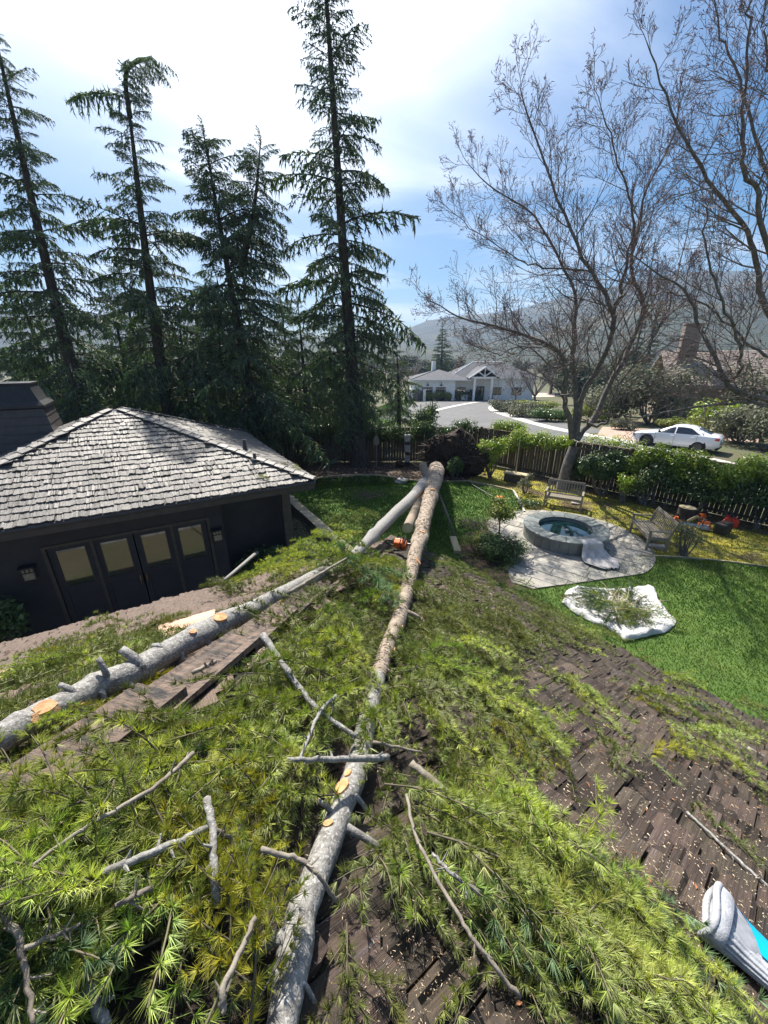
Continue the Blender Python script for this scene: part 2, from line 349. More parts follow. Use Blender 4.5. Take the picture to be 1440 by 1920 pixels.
    def lathe(s, prof, n=24, mi=0, c=(0, 0, 0)):
        prof = np.asarray(prof, float); K = len(prof); a = np.arange(n) / n * 2 * np.pi
        V = np.stack([np.cos(a)[:, None] * prof[:, 0], np.sin(a)[:, None] * prof[:, 0], np.broadcast_to(prof[:, 1], (n, K))], -1) + np.asarray(c)
        i = np.arange(n)[:, None] * K; k = np.arange(K - 1)[None]; i2 = ((np.arange(n) + 1) % n)[:, None] * K
        s.add(V, q=np.stack([i + k, i2 + k, i2 + k + 1, i + k + 1], -1).reshape(-1, 4), mi=mi)
    def ribbon(s, A, B, mi=0):
        A = np.asarray(A, float); B = np.asarray(B, float); n = len(A); i = np.arange(n - 1)
        s.add(np.concatenate([A, B]), q=np.stack([i, i + 1, i + 1 + n, i + n], -1), mi=mi)

def link(o, parent=None):
    COL.objects.link(o)
    if parent is not None:
        o.parent = parent
        if 'wb' in ROOTS.get(parent.name, ''): o.matrix_parent_inverse = Matrix.Translation(-parent.location)
    return o
ROOTS = {}
def tag(o, label, cat, group=None, kind=None):
    if label: o['label'] = label
    if cat: o['category'] = cat
    if group: o['group'] = group
    if kind: o['kind'] = kind
    return o
def thing(name, label, cat, loc=(0, 0, 0), group=None, world_built=True, rot=(0, 0, 0)):
    o = bpy.data.objects.new(name, None); COL.objects.link(o); o.location = loc; o.rotation_euler = rot; o.empty_display_size = .2
    if world_built: ROOTS[o.name] = 'wb'
    return tag(o, label, cat, group)
def struct(o): o['kind'] = 'structure'; return o
def stuff(o): o['kind'] = 'stuff'; return o
def copy_tree(o, parent=None):
    c = o.copy(); COL.objects.link(c)
    if parent is not None: c.parent = parent
    for ch in list(o.children): copy_tree(ch, c)
    return c
def unit(v): v = np.asarray(v, float); return v / (np.linalg.norm(v) + 1e-12)
def spline(pts, n):
    """Catmull-Rom through pts, n samples"""
    p = np.asarray(pts, float); p = np.concatenate([[2 * p[0] - p[1]], p, [2 * p[-1] - p[-2]]])
    u = np.linspace(0, len(p) - 3 - 1e-9, n); i = u.astype(int); f = (u - i)[:, None]
    a, b, c, d = p[i], p[i + 1], p[i + 2], p[i + 3]
    return .5 * (2 * b + (c - a) * f + (2 * a - 5 * b + 4 * c - d) * f ** 2 + (3 * b - a - 3 * c + d) * f ** 3)
def rotz(a): c, s_ = math.cos(a), math.sin(a); return np.array([[c, -s_, 0], [s_, c, 0], [0, 0, 1]])
def M4(R3, t): m = np.eye(4); m[:3, :3] = R3; m[:3, 3] = t; return m
def rnd_dirs(n): d = RNG.normal(size=(n, 3)); return d / np.linalg.norm(d, axis=1, keepdims=True)
# ================================================================== GROUND
def P2(px, py, z=0.0): return at_z(px, py, z)[:2]
WL0 = np.array([-1.21, 10.5]); WLd = unit([-2.71, 4.42])         # line of the low retaining wall
def wl_x(y): return WL0[0] + WLd[0] / WLd[1] * (y - WL0[1])
ys = [-60, 5, 30, 82, 400, 4500]
mb = MB()
for i in range(len(ys) - 1):
    a, b = ys[i], ys[i + 1]; za, zb = terr(a), terr(b)
    mb.add([[wl_x(a), a, za], [4500, a, za], [4500, b, zb], [wl_x(b), b, zb]], q=[[0, 1, 2, 3]])
    mb.add([[-4500, a, za - .5], [wl_x(a), a, za - .5], [wl_x(b), b, zb - .5], [-4500, b, zb - .5]], q=[[0, 1, 2, 3]])
    mb.add([[wl_x(a), a, za - .5], [wl_x(a), a, za], [wl_x(b), b, zb], [wl_x(b), b, zb - .5]], q=[[0, 1, 2, 3]])
struct(mb.build('ground', m_soil))

def flat(name, poly, z, mat):
    bm = bmesh.new(); vs = [bm.verts.new((x, y, z)) for x, y in poly]; f = bm.faces.new(vs)
    if f.normal.z < 0: f.normal_flip()
    bmesh.ops.triangulate(bm, faces=[f]); me = bpy.data.meshes.new(name); bm.to_mesh(me); bm.free(); me.materials.append(mat)
    o = bpy.data.objects.new(name, me); COL.objects.link(o); return o
LAWN_PX = [(545, 925), (600, 898), (700, 893), (790, 905), (875, 904), (963, 922), (981, 962), (940, 985), (905, 1000), (872, 1000), (858, 1040)]
edge_back = [P2(*p) for p in LAWN_PX]
lawn = edge_back + [P2(880, 1062), P2(960, 1107), P2(1000, 1106), P2(1072, 1077), P2(1150, 1057), P2(1195, 1043), P2(1350, 1053), P2(1440, 1064)] + [np.array([15, 7.4]), np.array([15, -4]), np.array([2, -4]), np.array([-.6, 9.6])]
struct(flat('lawn', lawn, .004, m_lawn))
moss = [P2(875, 902), P2(905, 868), (7.2, 17.6), (16, 8.2), (15, 7.3), P2(1440, 1063), P2(1350, 1052), P2(1195, 1042), P2(1150, 1050), P2(1000, 1010), P2(985, 960), P2(965, 920)]
struct(flat('moss_bed', moss, .008, m_moss))
mulch = [P2(545, 922), P2(600, 897), P2(700, 892), P2(790, 904), P2(875, 902), P2(905, 868), (5.6, 20.4), (-6.5, 20.4)]
struct(flat('mulch_bed', mulch, .012, m_mulch))
struct(flat('shrub_bed', [P2(858, 1042), P2(875, 1000), P2(945, 985), P2(960, 1010), P2(985, 1060), P2(960, 1108), P2(880, 1064)], .012, m_mulch))
# mulch strip along the right fence
fA, fB = np.array([5.2, 20.5]), np.array([14.6, 9.9]); fd = unit(fB - fA); fn = np.array([fd[1], -fd[0]])   # fn points into the garden
if fn[1] > 0: fn = -fn
struct(flat('fence_bed', [fA + fd * 2.5, fB, fB + fn * 1.1, fA + fd * 2.5 + fn * .9], .016, m_mulch))
# grass blades
def blades(n, poly, hgt, mi_mb, zb=.004):
    poly = np.array(poly); lo, hi = poly.min(0), poly.max(0)
    x = RNG.uniform(lo[0], hi[0], n * 4); y = RNG.uniform(lo[1], hi[1], n * 4)
    d = np.hypot(x, y); keep = in_poly(x, y, poly) & (RNG.random(n * 4) < np.clip((7.0 / d) ** 1.3, 0, 1))
    pr = project(np.c_[x, y, x * 0]); keep &= (pr[:, 0] > -40) & (pr[:, 0] < 1500) & (pr[:, 1] < 1560)
    x, y = x[keep][:n], y[keep][:n]; N = len(x); d = np.hypot(x, y)
    h = hgt * RNG.uniform(.6, 1.3, N) * np.clip(d / 9, .9, 1.6)
    D = np.c_[RNG.normal(0, .45, N) * h, RNG.normal(0, .45, N) * h, h]
    mi_mb.spikes(np.c_[x, y, x * 0 + zb], D, .006 * np.clip(d / 8, .9, 2.0))
mb = MB(); blades(150000, lawn, .045, mb); stuff(mb.build('lawn_grass', m_blade))
mb = MB(); blades(26000, moss, .03, mb, .008); stuff(mb.build('moss_cover', m_mossb))
# lawn edging
def strip3(pts, w, h, name, mat, z=0):
    p = spline([[*q, z] for q in pts], len(pts) * 4); mb = MB()
    t = np.gradient(p, axis=0); n = np.c_[-t[:, 1], t[:, 0], t[:, 2] * 0]; n /= np.linalg.norm(n, axis=1, keepdims=True)
    a, b = p + n * w / 2, p - n * w / 2
    mb.ribbon(a + [0, 0, h], b + [0, 0, h]); mb.ribbon(b + [0, 0, h], b); mb.ribbon(a, a + [0, 0, h])
    return mb.build(name, mat)
tag(strip3([P2(560, 915), P2(600, 897), P2(700, 892), P2(790, 904), P2(878, 903)], .05, .07, 'lawn_edging', m_edge), 'thin pale lawn edging strip along the shaded mulch bed', 'lawn edging', 'lawn edging strips')
tag(strip3([P2(878, 903), P2(920, 911), P2(962, 921)], .05, .06, 'lawn_edging', m_edge), 'thin edging strip between the root ball and the pale bent corner', 'lawn edging', 'lawn edging strips')
tag(strip3([P2(962, 921), P2(973, 940), P2(983, 961)], .06, .07, 'lawn_edging', m_conc), 'short white edging strip running to the back of the patio', 'lawn edging', 'lawn edging strips')
tag(strip3([P2(1195, 1043), P2(1270, 1046), P2(1350, 1053), P2(1400, 1059), P2(1500, 1074)], .045, .05, 'lawn_edging', m_edge), 'tan edging strip between the bright lawn and the mossy bed', 'lawn edging', 'lawn edging strips')

# road, driveway and kerbs behind the fence
def gp(px, py, off): return at_g(px, py, off)
def strip_between(name, L, Rr, off, mat, sub=8):
    A = spline([gp(*p, off)[:2].tolist() + [0] for p in L], len(L) * sub); B = spline([gp(*p, off)[:2].tolist() + [0] for p in Rr], len(L) * sub)
    rows = []
    for s_ in np.linspace(0, 1, 9): rows.append(A * (1 - s_) + B * s_)
    V = np.stack(rows, 1); V[..., 2] = np.vectorize(terr)(V[..., 1]) + off
    mb = MB(); n = len(A); i = np.arange(n - 1)[:, None] * 9; j = np.arange(8)[None]
    mb.add(V.reshape(-1, 3), q=np.stack([i + j, i + j + 1, i + j + 10, i + j + 9], -1).reshape(-1, 4))
    return mb.build(name, mat)
ROAD_IN = [(1500, 905), (1330, 862), (1180, 832), (1100, 818), (1040, 806), (985, 792), (940, 778), (917, 768), (922, 759), (960, 753), (1000, 750)]
ROAD_OUT = [(1440, 960), (1260, 905), (1080, 858), (960, 832), (860, 815), (800, 800), (755, 788), (760, 768), (820, 756), (880, 749), (960, 745)]
struct(strip_between('road', ROAD_OUT, ROAD_IN, .02, m_asph))
struct(strip_between('gutter_strip', ROAD_IN[:-1], [(1500, 897), (1330, 857), (1180, 826), (1100, 812), (1040, 800), (990, 787), (950, 774), (927, 767), (930, 762), (965, 756)], .03, m_conc))
struct(strip_between('driveway_apron', [(1100, 812), (1040, 800), (990, 787), (950, 774), (929, 767)], [(1160, 812), (1080, 797), (1020, 786), (985, 775), (962, 761)], .024, m_asph2))
struct(strip_between('brick_drive', [(1420, 830), (1250, 822), (1180, 826), (1120, 815)], [(1440, 806), (1270, 805), (1190, 803), (1130, 800)], .028, m_brickpave))
struct(strip_between('house_driveway', [(735, 790), (760, 768), (830, 755), (960, 748)], [(690, 778), (740, 762), (800, 753), (860, 747)], .024, m_asph))
struct(strip_between('gutter_line', [(775, 786), (800, 776), (850, 763), (900, 754), (960, 749)], [(769, 784), (795, 774), (846, 761), (898, 752.6), (960, 747.6)], .034, m_conc))
struct(strip_between('forecourt', [(858, 746.5), (960, 745), (1040, 744)], [(850, 738), (960, 737), (1040, 736.5)], .03, m_pave))
struct(strip_between('far_grass', [(480, 826), (620, 822), (735, 800), (770, 762)], [(380, 800), (560, 792), (690, 770), (745, 752)], .022, m_lawn))
mb = MB()
poly = [gp(*p, 0)[:2] for p in [(480, 826), (620, 822), (735, 800), (770, 762), (745, 752), (690, 770), (560, 792), (380, 800)]]
pp = np.array(poly); xx = RNG.uniform(pp[:, 0].min(), pp[:, 0].max(), 30000); yy = RNG.uniform(pp[:, 1].min(), pp[:, 1].max(), 30000); k = in_poly(xx, yy, poly)
xx, yy = xx[k][:9000], yy[k][:9000]; mb.spikes(np.c_[xx, yy, np.vectorize(terr)(yy) + .02], np.c_[RNG.normal(0, .05, len(xx)), RNG.normal(0, .05, len(xx)), RNG.uniform(.08, .2, len(xx))], .03)
stuff(mb.build('far_lawn_grass', m_blade))

# ------------------------------------------------------------------ patio of flagstones
TUB = np.array([5.577, 10.84])
pc = [TUB + 2.42 * np.array([math.cos(a), math.sin(a)]) for a in np.linspace(R_(-62), R_(150), 30)]
pc += [np.array(q) for q in [(3.35, 10.6), (3.3, 9.3), (3.2, 8.3), (3.62, 8.0)]]
patio_poly = np.array(pc)
struct(flat('patio', patio_poly, .02, m_joint))
def clip(poly, cl):
    out = [np.array(p) for p in poly]; n = len(cl); ctr = np.mean(cl, 0)
    for i in range(n):
        a, b = cl[i], cl[(i + 1) % n]; e = b - a; nn = np.array([-e[1], e[0]])
        if nn @ (ctr - a) < 0: nn = -nn
        inp, out = out, []
        for j in range(len(inp)):
            p, q = inp[j], inp[(j + 1) % len(inp)]; dp, dq = nn @ (p - a), nn @ (q - a)
            if dp >= 0: out.append(p)
            if dp * dq < 0: out.append(p + (q - p) * dp / (dp - dq))
        if len(out) < 3: return None
    return np.array(out)
hull = patio_poly  # convex enough
patio = bpy.data.objects['patio']
ang = R_(-38); ca, sa = math.cos(ang), math.sin(ang); du, dv = np.array([ca, sa]), np.array([-sa, ca])
r2 = random.Random(3)
for iv in range(-14, 14):
    u0 = -6.0 + r2.random() * .4; v0, v1 = iv * .42, (iv + 1) * .42
    while u0 < 6:
        w = r2.choice([.4, .55, .7, .85]) ; u1 = u0 + w
        jit = lambda: r2.uniform(-.10, .10)
        quad = [TUB + du * (u0 + .012) + dv * (v0 + .012), TUB + du * ((u0 + u1) / 2) + dv * (v0 + .012 + jit() * .4), TUB + du * (u1 - .012 + jit() * .2) + dv * (v0 + .012), TUB + du * (u1 - .012) + dv * (v1 - .012), TUB + du * ((u0 + u1) / 2) + dv * (v1 - .012 + jit() * .3), TUB + du * (u0 + .012) + dv * (v1 - .012)]
        u0 = u1
        c = clip(quad, hull)
        if c is None: continue
        area = .5 * abs(np.sum(c[:, 0] * np.roll(c[:, 1], -1) - np.roll(c[:, 0], -1) * c[:, 1]))
        if area < .015 or np.hypot(*(c.mean(0) - TUB)) < .75: continue
        mb = MB(); mb.prism(c, .021, .03 + r2.uniform(0, .008)); mb.build('flagstone', m_stone, patio)

# ------------------------------------------------------------------ spa
spa = thing('spa', 'round stone spa with wide slate rim and dark still water', 'hot tub', (*TUB, 0))
RO, RI, ZT = 1.22, .77, .44
mb = MB(); mb.lathe([(RO - .05, .02), (RO - .05, ZT - .045)], 48, c=(*TUB, 0)); mb.lathe([(RI + .012, ZT - .03), (RI + .012, -.7), (.0, -.7)], 40, c=(*TUB, 0)); mb.build('basin', m_slate, spa, True)
mb = MB(); mb.prism([TUB + (RI + .01) * np.array([math.cos(a), math.sin(a)]) for a in np.linspace(0, 2 * math.pi, 40, endpoint=False)], ZT - .13, ZT - .13, cap_only=True); mb.build('water', m_water, spa)
for k in range(16):
    a0, a1 = k / 16 * 2 * math.pi + .008, (k + 1) / 16 * 2 * math.pi - .008; aa = np.linspace(a0, a1, 6); mb = MB()
    o_ = np.c_[np.cos(aa), np.sin(aa)]; A, B = TUB + o_ * RI, TUB + o_ * RO; zt = ZT + r2.uniform(0, .006)
    mb.ribbon(np.c_[B, [zt] * 6], np.c_[A, [zt] * 6]); mb.ribbon(np.c_[A, [zt] * 6], np.c_[A, [ZT - .05] * 6]); mb.ribbon(np.c_[B, [ZT - .05] * 6], np.c_[B, [zt] * 6]); mb.ribbon(np.c_[A, [ZT - .05] * 6], np.c_[B, [ZT - .05] * 6])
    mb.build('coping_stone', m_slate, spa)
for k in range(30):
    a0, a1 = k / 30 * 2 * math.pi + .006, (k + 1) / 30 * 2 * math.pi - .006; aa = np.linspace(a0, a1, 3); o_ = np.c_[np.cos(aa), np.sin(aa)]; rr_ = RO - .035 + r2.uniform(-.003, .006)
    mb = MB(); B = TUB + o_ * rr_; A = TUB + o_ * (rr_ - .03); zt = ZT - .052
    mb.ribbon(np.c_[B, [.03] * 3], np.c_[B, [zt] * 3]); mb.ribbon(np.c_[B, [zt] * 3], np.c_[A, [zt] * 3])
    for e in (0, 2): mb.add([[*A[e], .03], [*B[e], .03], [*B[e], zt], [*A[e], zt]], q=[[0, 1, 2, 3]])
    mb.build('wall_tile', m_slate, spa)
mb = MB(); mb.tubes([[*(TUB + [.02, -.1]), -.6], [*(TUB + [.02, -.1]), ZT - .1]], [.02, .02], 8); mb.lathe([(0, ZT - .1), (.06, ZT - .1), (.05, ZT - .06), (0, ZT - .055)], 12, c=(*(TUB + [.02, -.1]), 0)); mb.build('water_jet', m_steel, spa)

# ------------------------------------------------------------------ fences
def fence(name, A, B, label, H=1.8, bw=.14, post_every=17, cap=True, mat=m_fence):
    A, B = np.array(A), np.array(B); Lt = np.linalg.norm(B - A); d = (B - A) / Lt; nrm = np.array([-d[1], d[0]]); ang = math.atan2(d[1], d[0])
    root = thing(name, label, 'fence', (*A, 0)); n = int(Lt / bw); R3 = rotz(ang)
    base = MB(); base.rbox((0, 0, H / 2), (bw - .012, .02, H), .004, R3); me = base.mesh('board', mat)
    for i in range(n):
        o = bpy.data.objects.new('board', me); p = A + d * (i + .5) * bw; o.location = (p[0], p[1], random.uniform(.02, .05)); o.rotation_euler = (random.gauss(0, .004), random.gauss(0, .004), random.gauss(0, .02))
        link(o, root)
    side = nrm if nrm[1] < 0 else -nrm
    for zr in (.18, H - .2):
        mb = MB(); mb.box((*((A + B) / 2 + side * .035), zr), (Lt, .04, .09), R3); mb.build('rail', mat, root)
    k = 0
    while k * post_every * bw <= Lt + .1:
        mb = MB(); p = A + d * min(k * post_every * bw, Lt) + side * .075; mb.rbox((*p, (H + .14) / 2), (.1, .1, H + .14), .01, R3); mb.build('post', mat, root); k += 1
    if cap:
        mb = MB(); mb.rbox((*((A + B) / 2), H + .065), (Lt, .12, .035), .006, R3); mb.build('cap_rail', mat, root)
    return root
fence('board_fence', fA, fB, 'weathered wooden board fence behind the benches and spa')
fence('board_fence', (-13, 20.55), (5.15, 20.55), 'dark shaded board fence behind the standing conifers', bw=.15)

# ------------------------------------------------------------------ shakes
def shake_meshes(n, mat, L, th, seed):
    rs = np.random.RandomState(seed); out = []
    for i in range(n):
        nx = 7; x = np.linspace(-.5, .5, nx); x[1:-1] += rs.uniform(-.04, .04, nx - 2)
        zj = rs.normal(0, th * .2, nx); yj = rs.normal(0, L * .028, nx) + rs.normal(0, .02) * x * L * 2
        top0 = np.c_[x, yj, th + zj]; top1 = np.c_[x, np.full(nx, L), .004 + zj * .3]; bot0 = np.c_[x, yj, x * 0 - .002]; bot1 = np.c_[x, np.full(nx, L), x * 0 - .002]
        mb = MB(); mb.ribbon(top0, top1); mb.ribbon(bot0, top0)
        for e in (0, nx - 1): mb.add([bot0[e], top0[e], top1[e], bot1[e]], q=[[0, 1, 2, 3]])
        mb.add(np.concatenate([bot0, bot1]), q=[[0, nx, 2 * nx - 1, nx - 1]])
        out.append((mb, mb.mesh('cedar_shake', mat)))
    return out
def lay_shakes(org, es, et, en, t_rng, s_rng, inside, expo, wr, pool, roof, mat, seed, limit_score, sleeve=.004, jitter=1.0):
    """returns list of (score, pool index, matrix)"""
    rs = random.Random(seed); out = []; r = 0
    nrow = int((t_rng[1] - t_rng[0]) / expo)
    for r in range(nrow):
        t = t_rng[0] + r * expo; s = s_rng[0] + rs.uniform(0, .1)
        while s < s_rng[1]:
            w = rs.uniform(*wr); sc = s + w / 2; s += w + rs.uniform(.002, .009)
            if not inside(sc, t + expo * .5): continue
            tt = t + rs.gauss(0, .012) * jitter; lift = sleeve + rs.random() ** 4 * .006 * jitter
            tilt = R_(3.1) - rs.gauss(0, .4) * .01 + (rs.random() < .12) * rs.uniform(.02, .07) * jitter; yaw = rs.gauss(0, .012) * jitter
            o = org + es * sc + et * tt + en * (lift + math.sin(tilt) * expo * 1.25)
            Rm = np.stack([es, et, en], 1); cy, sy = math.cos(yaw), math.sin(yaw); ct, st = math.cos(-tilt), math.sin(-tilt)
            Rl = np.array([[cy, -sy, 0], [sy, cy, 0], [0, 0, 1]]) @ np.array([[1, 0, 0], [0, ct, -st], [0, st, ct]])
            Mx = M4(Rm @ Rl @ np.diag([w, 1, rs.uniform(.8, 1.25)]), o)
            c = o + et * expo * .5; pj = project(c)
            vis = -60 < pj[0] < 1500 and -60 < pj[1] < 1980 and pj[2] > .15
            out.append(((w * expo / max(pj[2], .1) ** 2) if vis else 0, rs.randrange(len(pool)), Mx))
    return out
def place_shakes(lst, pool, roof, mat, limit=298, min_score=0):
    lst.sort(key=lambda a: -a[0]); mb = MB(); vv = 0
    for k, (sc, pi, Mx) in enumerate(lst):
        if k < limit and sc > 0:
            o = bpy.data.objects.new('cedar_shake', pool[pi][1]); COL.objects.link(o); o.parent = roof; o.matrix_local = Matrix(Mx.tolist())
        else: mb.merge(pool[pi][0], Mx); vv += 1
    if vv: stuff(mb.build('shake_courses', mat, roof))

# ------------------------------------------------------------------ near roof
house = thing('shingled_house', 'near house whose brown shake roof carries the fallen tree', 'house', (0, 2, 0))
cosp = 1 / math.sqrt(1 + PITCHR ** 2); sinp = PITCHR * cosp
etR, etL = np.append(nR * cosp, sinp), np.append(nL * cosp, sinp)
esR, esL = np.append(-eR, 0), np.append(eL, 0)     # along the eave; right-handed with et, en
enR, enL = np.cross(esR, etR), np.cross(esL, etL)
if enR[2] < 0: esR, enR = -esR, -enR
if enL[2] < 0: esL, enL = -esL, -enL
RC3 = np.append(RC, EAVE)
far = 11.0
hipd = unit(np.array([nL[0] + nR[0], nL[1] + nR[1]]));
def hip_pt(tl): # point on hip whose distance from both eaves is tl
    A = np.array([nR, nL]); q = np.linalg.solve(A, [tl, tl]); return RC + q
hp = hip_pt(5.2)
mb = MB(); drop = np.array([0, 0, .02])
def rp(xy): return np.array([xy[0], xy[1], roof_z(xy[0], xy[1])]) - drop
a = RC + eR * far; b = RC + eL * far
mb.add([RC3 - drop, rp(a), rp(a + nR * 5.2), rp(hp)], q=[[0, 1, 2, 3]]); mb.add([RC3 - drop, rp(hp), rp(b + nL * 5.2), rp(b)], q=[[0, 1, 2, 3]])
roof = mb.build('roof', m_deck, house)
for e, nn in ((eR, nR), (eL, nL)):
    R3 = rotz(math.atan2(e[1], e[0])); mb = MB(); c = RC + e * far / 2 + nn * .03; mb.box((*c, EAVE - .125), (far, .045, .2), R3); mb.build('fascia', m_fascia, house)
inset = .55; wc = RC + (hip_pt(inset) - RC)
for e, nn in ((eR, nR), (eL, nL)):
    R3 = rotz(math.atan2(e[1], e[0])); mb = MB(); c = wc + e * (far / 2) + nn * .1
    mb.box((*c, .9), (far, .2, 2.9), R3); wl_ = mb.build('wall', m_wallst, house)
    sb_ = MB(); rs = random.Random(4)
    for kk in range(11):
        s_ = 0
        while s_ < far - .3:
            w_ = rs.uniform(.3, .7); cc_ = wc + e * (s_ + w_ / 2) - nn * .01; sb_.rbox((*cc_, -.42 + kk * .25), (w_ - .02, .05 + rs.random() * .03, .23), .012, R3); s_ += w_
    stuff(sb_.build('wall_stones', m_wallst, wl_))
    mb = MB(); c = RC + e * far / 2 + nn * .3; mb.box((*c, EAVE - .1), (far, .5, .02), R3); mb.build('soffit', m_fascia, house)
poolR = shake_meshes(18, m_shake, .31, .024, 1); poolL = shake_meshes(12, m_shakeL, .31, .02, 2)
def coordR(s, t, es=esR, et=etR): return RC3 + es * s + et * t
def insR(s, t): p = coordR(s, t); return (p[:2] - RC) @ nL > (p[:2] - RC) @ nR + .02 and project(p)[2] > -.6
def insL(s, t): p = coordR(s, t, esL, etL); return (p[:2] - RC) @ nR > (p[:2] - RC) @ nL + .02
sgnR = (RC + eR * 5 - RC) @ esR[:2] > 0; sgnL = (eL @ esL[:2]) > 0
lr = lay_shakes(RC3, esR, etR, enR, (-.03, 5.0), (0, 8.5) if sgnR else (-8.5, 0), insR, .145, (.07, .17), poolR, roof, m_shake, 11, 0)
ll = lay_shakes(RC3, esL, etL, enL, (-.03, 5.0), (0, 8.5) if sgnL else (-8.5, 0), insL, .145, (.07, .17), poolL, roof, m_shakeL, 12, 0, jitter=1.9)
SURF = MB()
for sc_, pi_, Mx_ in lr: SURF.merge(poolR[pi_][0], Mx_)
for sc_, pi_, Mx_ in ll: SURF.merge(poolL[pi_][0], Mx_)
from mathutils.bvhtree import BVHTree
BVH = BVHTree.FromPolygons([tuple(v) for v in np.concatenate(SURF.v)], [tuple(int(k) for k in f) for f in np.concatenate(SURF.q)])
def surf(px, py, off=0.0):
    r = Vector(ray(px, py)); h = BVH.ray_cast(Vector((0, 0, CAM_H)), r.normalized())
    if h[0] is None: return at_roof(px, py, .03)
    return np.array(h[0]) + np.array([0, 0, off])
place_shakes(lr, poolR, roof, m_shake, 240); 
for it in ll: pass
place_shakes(ll, poolL, roof, m_shakeL, 58)
# hip boards: split, worn boards laid over the hip, both sides
q = RC3 + 0; hp3 = np.array([*hip_pt(4.9), roof_z(*hip_pt(4.9))]); hd3 = unit(hp3 - RC3); Lh = np.linalg.norm(hp3 - RC3)
for sd, en_, et_ in ((-1, enL, etL), (1, enR, etR)):
    side = np.cross(en_, hd3); side = unit(side)
    if (side[:2] @ (nR if sd == -1 else nL)) > 0: side = -side
    # make 'side' point down-slope away from the hip on this plane
    k = 0.35; rs = random.Random(5 + sd)
    while k < Lh:
        Lb = rs.uniform(.34, .5); wd = rs.uniform(.05, .065) if sd == -1 else rs.uniform(.095, .12); mb = MB(); nx = 6
        x = np.linspace(0, wd, nx); zz_ = .020 + np.abs(np.random.RandomState(int(k * 100)).normal(0, .004, nx)); yj = np.random.RandomState(int(k * 77)).normal(0, .012, nx)
        o = RC3 + hd3 * k + en_ * .018
        up = en_ * .02
        t0 = [o + side * xi + en_ * zi + up + hd3 * y_ for xi, zi, y_ in zip(x, zz_, yj)]
        t1 = [o + side * xi + en_ * zi * .6 + hd3 * (Lb + .08) for xi, zi in zip(x, zz_)]
        b0 = [o + side * xi + up + hd3 * y_ for xi, y_ in zip(x, yj)]; b1 = [o + side * xi + hd3 * (Lb + .08) for xi in x]
        mb.ribbon(t0, t1); mb.ribbon(b0, t0); mb.add([b0[-1], t0[-1], t1[-1], b1[-1]], q=[[0, 1, 2, 3]]); mb.add([b0[0], t0[0], t1[0], b1[0]], q=[[3, 2, 1, 0]])
        mb.build('hip_board', m_cap, roof); k += Lb
# tan boxes on the left slope
for (pts, lab) in (([(296, 1172), (404, 1142), (398, 1172), (300, 1200)], 'flat tan plywood board on the left roof slope behind the grey trunk'), ([(-14, 1262), (22, 1252), (28, 1272), (-10, 1285)], 'small tan box at the left edge of the roof')):
    mb = MB(); P = [at_roof(*p, .07) for p in pts]; Q = [p - enL * .09 for p in P]
    mb.add(P + Q, q=[[0, 1, 2, 3], [4, 5, 1, 0], [5, 6, 2, 1], [6, 7, 3, 2], [7, 4, 0, 3]]); tag(mb.build('plywood_board' if len(lab) > 50 else 'tan_box', m_tan), lab, 'board' if len(lab) > 50 else 'box')

# ------------------------------------------------------------------ wing with the pyramid roof
wC = np.array([-1.73, 9.24]); w1 = unit([-.859, -.512]); w2 = unit([-.512, .859]); WS = 8.04; WP = .396; FL = -.5
def W3(a, b, z): return np.array([*(wC + w1 * a + w2 * b), z])
RW = np.stack([np.append(w1, 0), np.append(w2, 0), [0, 0, 1]], 1)
if np.linalg.det(RW) < 0: RWr = np.stack([np.append(-w1, 0), np.append(w2, 0), [0, 0, 1]], 1)
else: RWr = RW
wing = thing('pavilion_wing', 'dark walled house wing under a grey shingled pyramid roof', 'house', tuple(W3(4, 4, FL)))
ap = W3(WS / 2, WS / 2, EAVE + WP * WS / 2); cor = [W3(0, 0, EAVE), W3(WS, 0, EAVE), W3(WS, WS, EAVE), W3(0, WS, EAVE)]
mb = MB(); dz = np.array([0, 0, .025]); mb.add([c - dz for c in cor] + [ap - dz], t=[[0, 1, 4], [1, 2, 4], [2, 3, 4], [3, 0, 4]], q=[[0, 3, 2, 1]]); wroof = mb.build('roof', m_deck, wing)
cw = 1 / math.sqrt(1 + WP ** 2); sw = WP * cw
poolW = shake_meshes(14, m_shakeW, .40, .024, 4); LW = []
for k in range(4):
    c0, c1 = cor[k], cor[(k + 1) % 4]; es = unit(c1 - c0); inn = unit((ap - (c0 + c1) / 2) * [1, 1, 0]); et = np.append(inn[:2] * cw, sw); en = np.cross(es, et); org = c0; f = 1
    if en[2] < 0: es = -es; en = -en; f = -1; 
    tl = WS / 2 / cw
    ins = lambda s, t, f=f, tl=tl: (abs(s) > t * cw + .03) and (abs(s) < WS - t * cw - .03)
    if k in (1, 2): continue
    LW += lay_shakes(org, es, et, en, (-.03, tl - .12), (0, WS) if f > 0 else (-WS, 0), ins, .195, (.11, .26), poolW, wroof, m_shakeW, 20 + k, 0, jitter=.8)
# the two rear planes get plain coursed cover as well
for k in (1, 2):
    c0, c1 = cor[k], cor[(k + 1) % 4]; es = unit(c1 - c0); inn = unit((ap - (c0 + c1) / 2) * [1, 1, 0]); et = np.append(inn[:2] * cw, sw); en = np.cross(es, et); f = 1
    if en[2] < 0: es = -es; en = -en; f = -1
    L2 = lay_shakes(c0, es, et, en, (-.03, WS / 2 / cw - .12), (0, WS) if f > 0 else (-WS, 0), (lambda s, t: (abs(s) > t * cw + .03) and (abs(s) < WS - t * cw - .03)), .195, (.2, .4), poolW, wroof, m_shakeW, 30 + k, 0)
    LW += [(0, b, c) for a, b, c in L2]
place_shakes(LW, poolW, wroof, m_shakeW, 270)
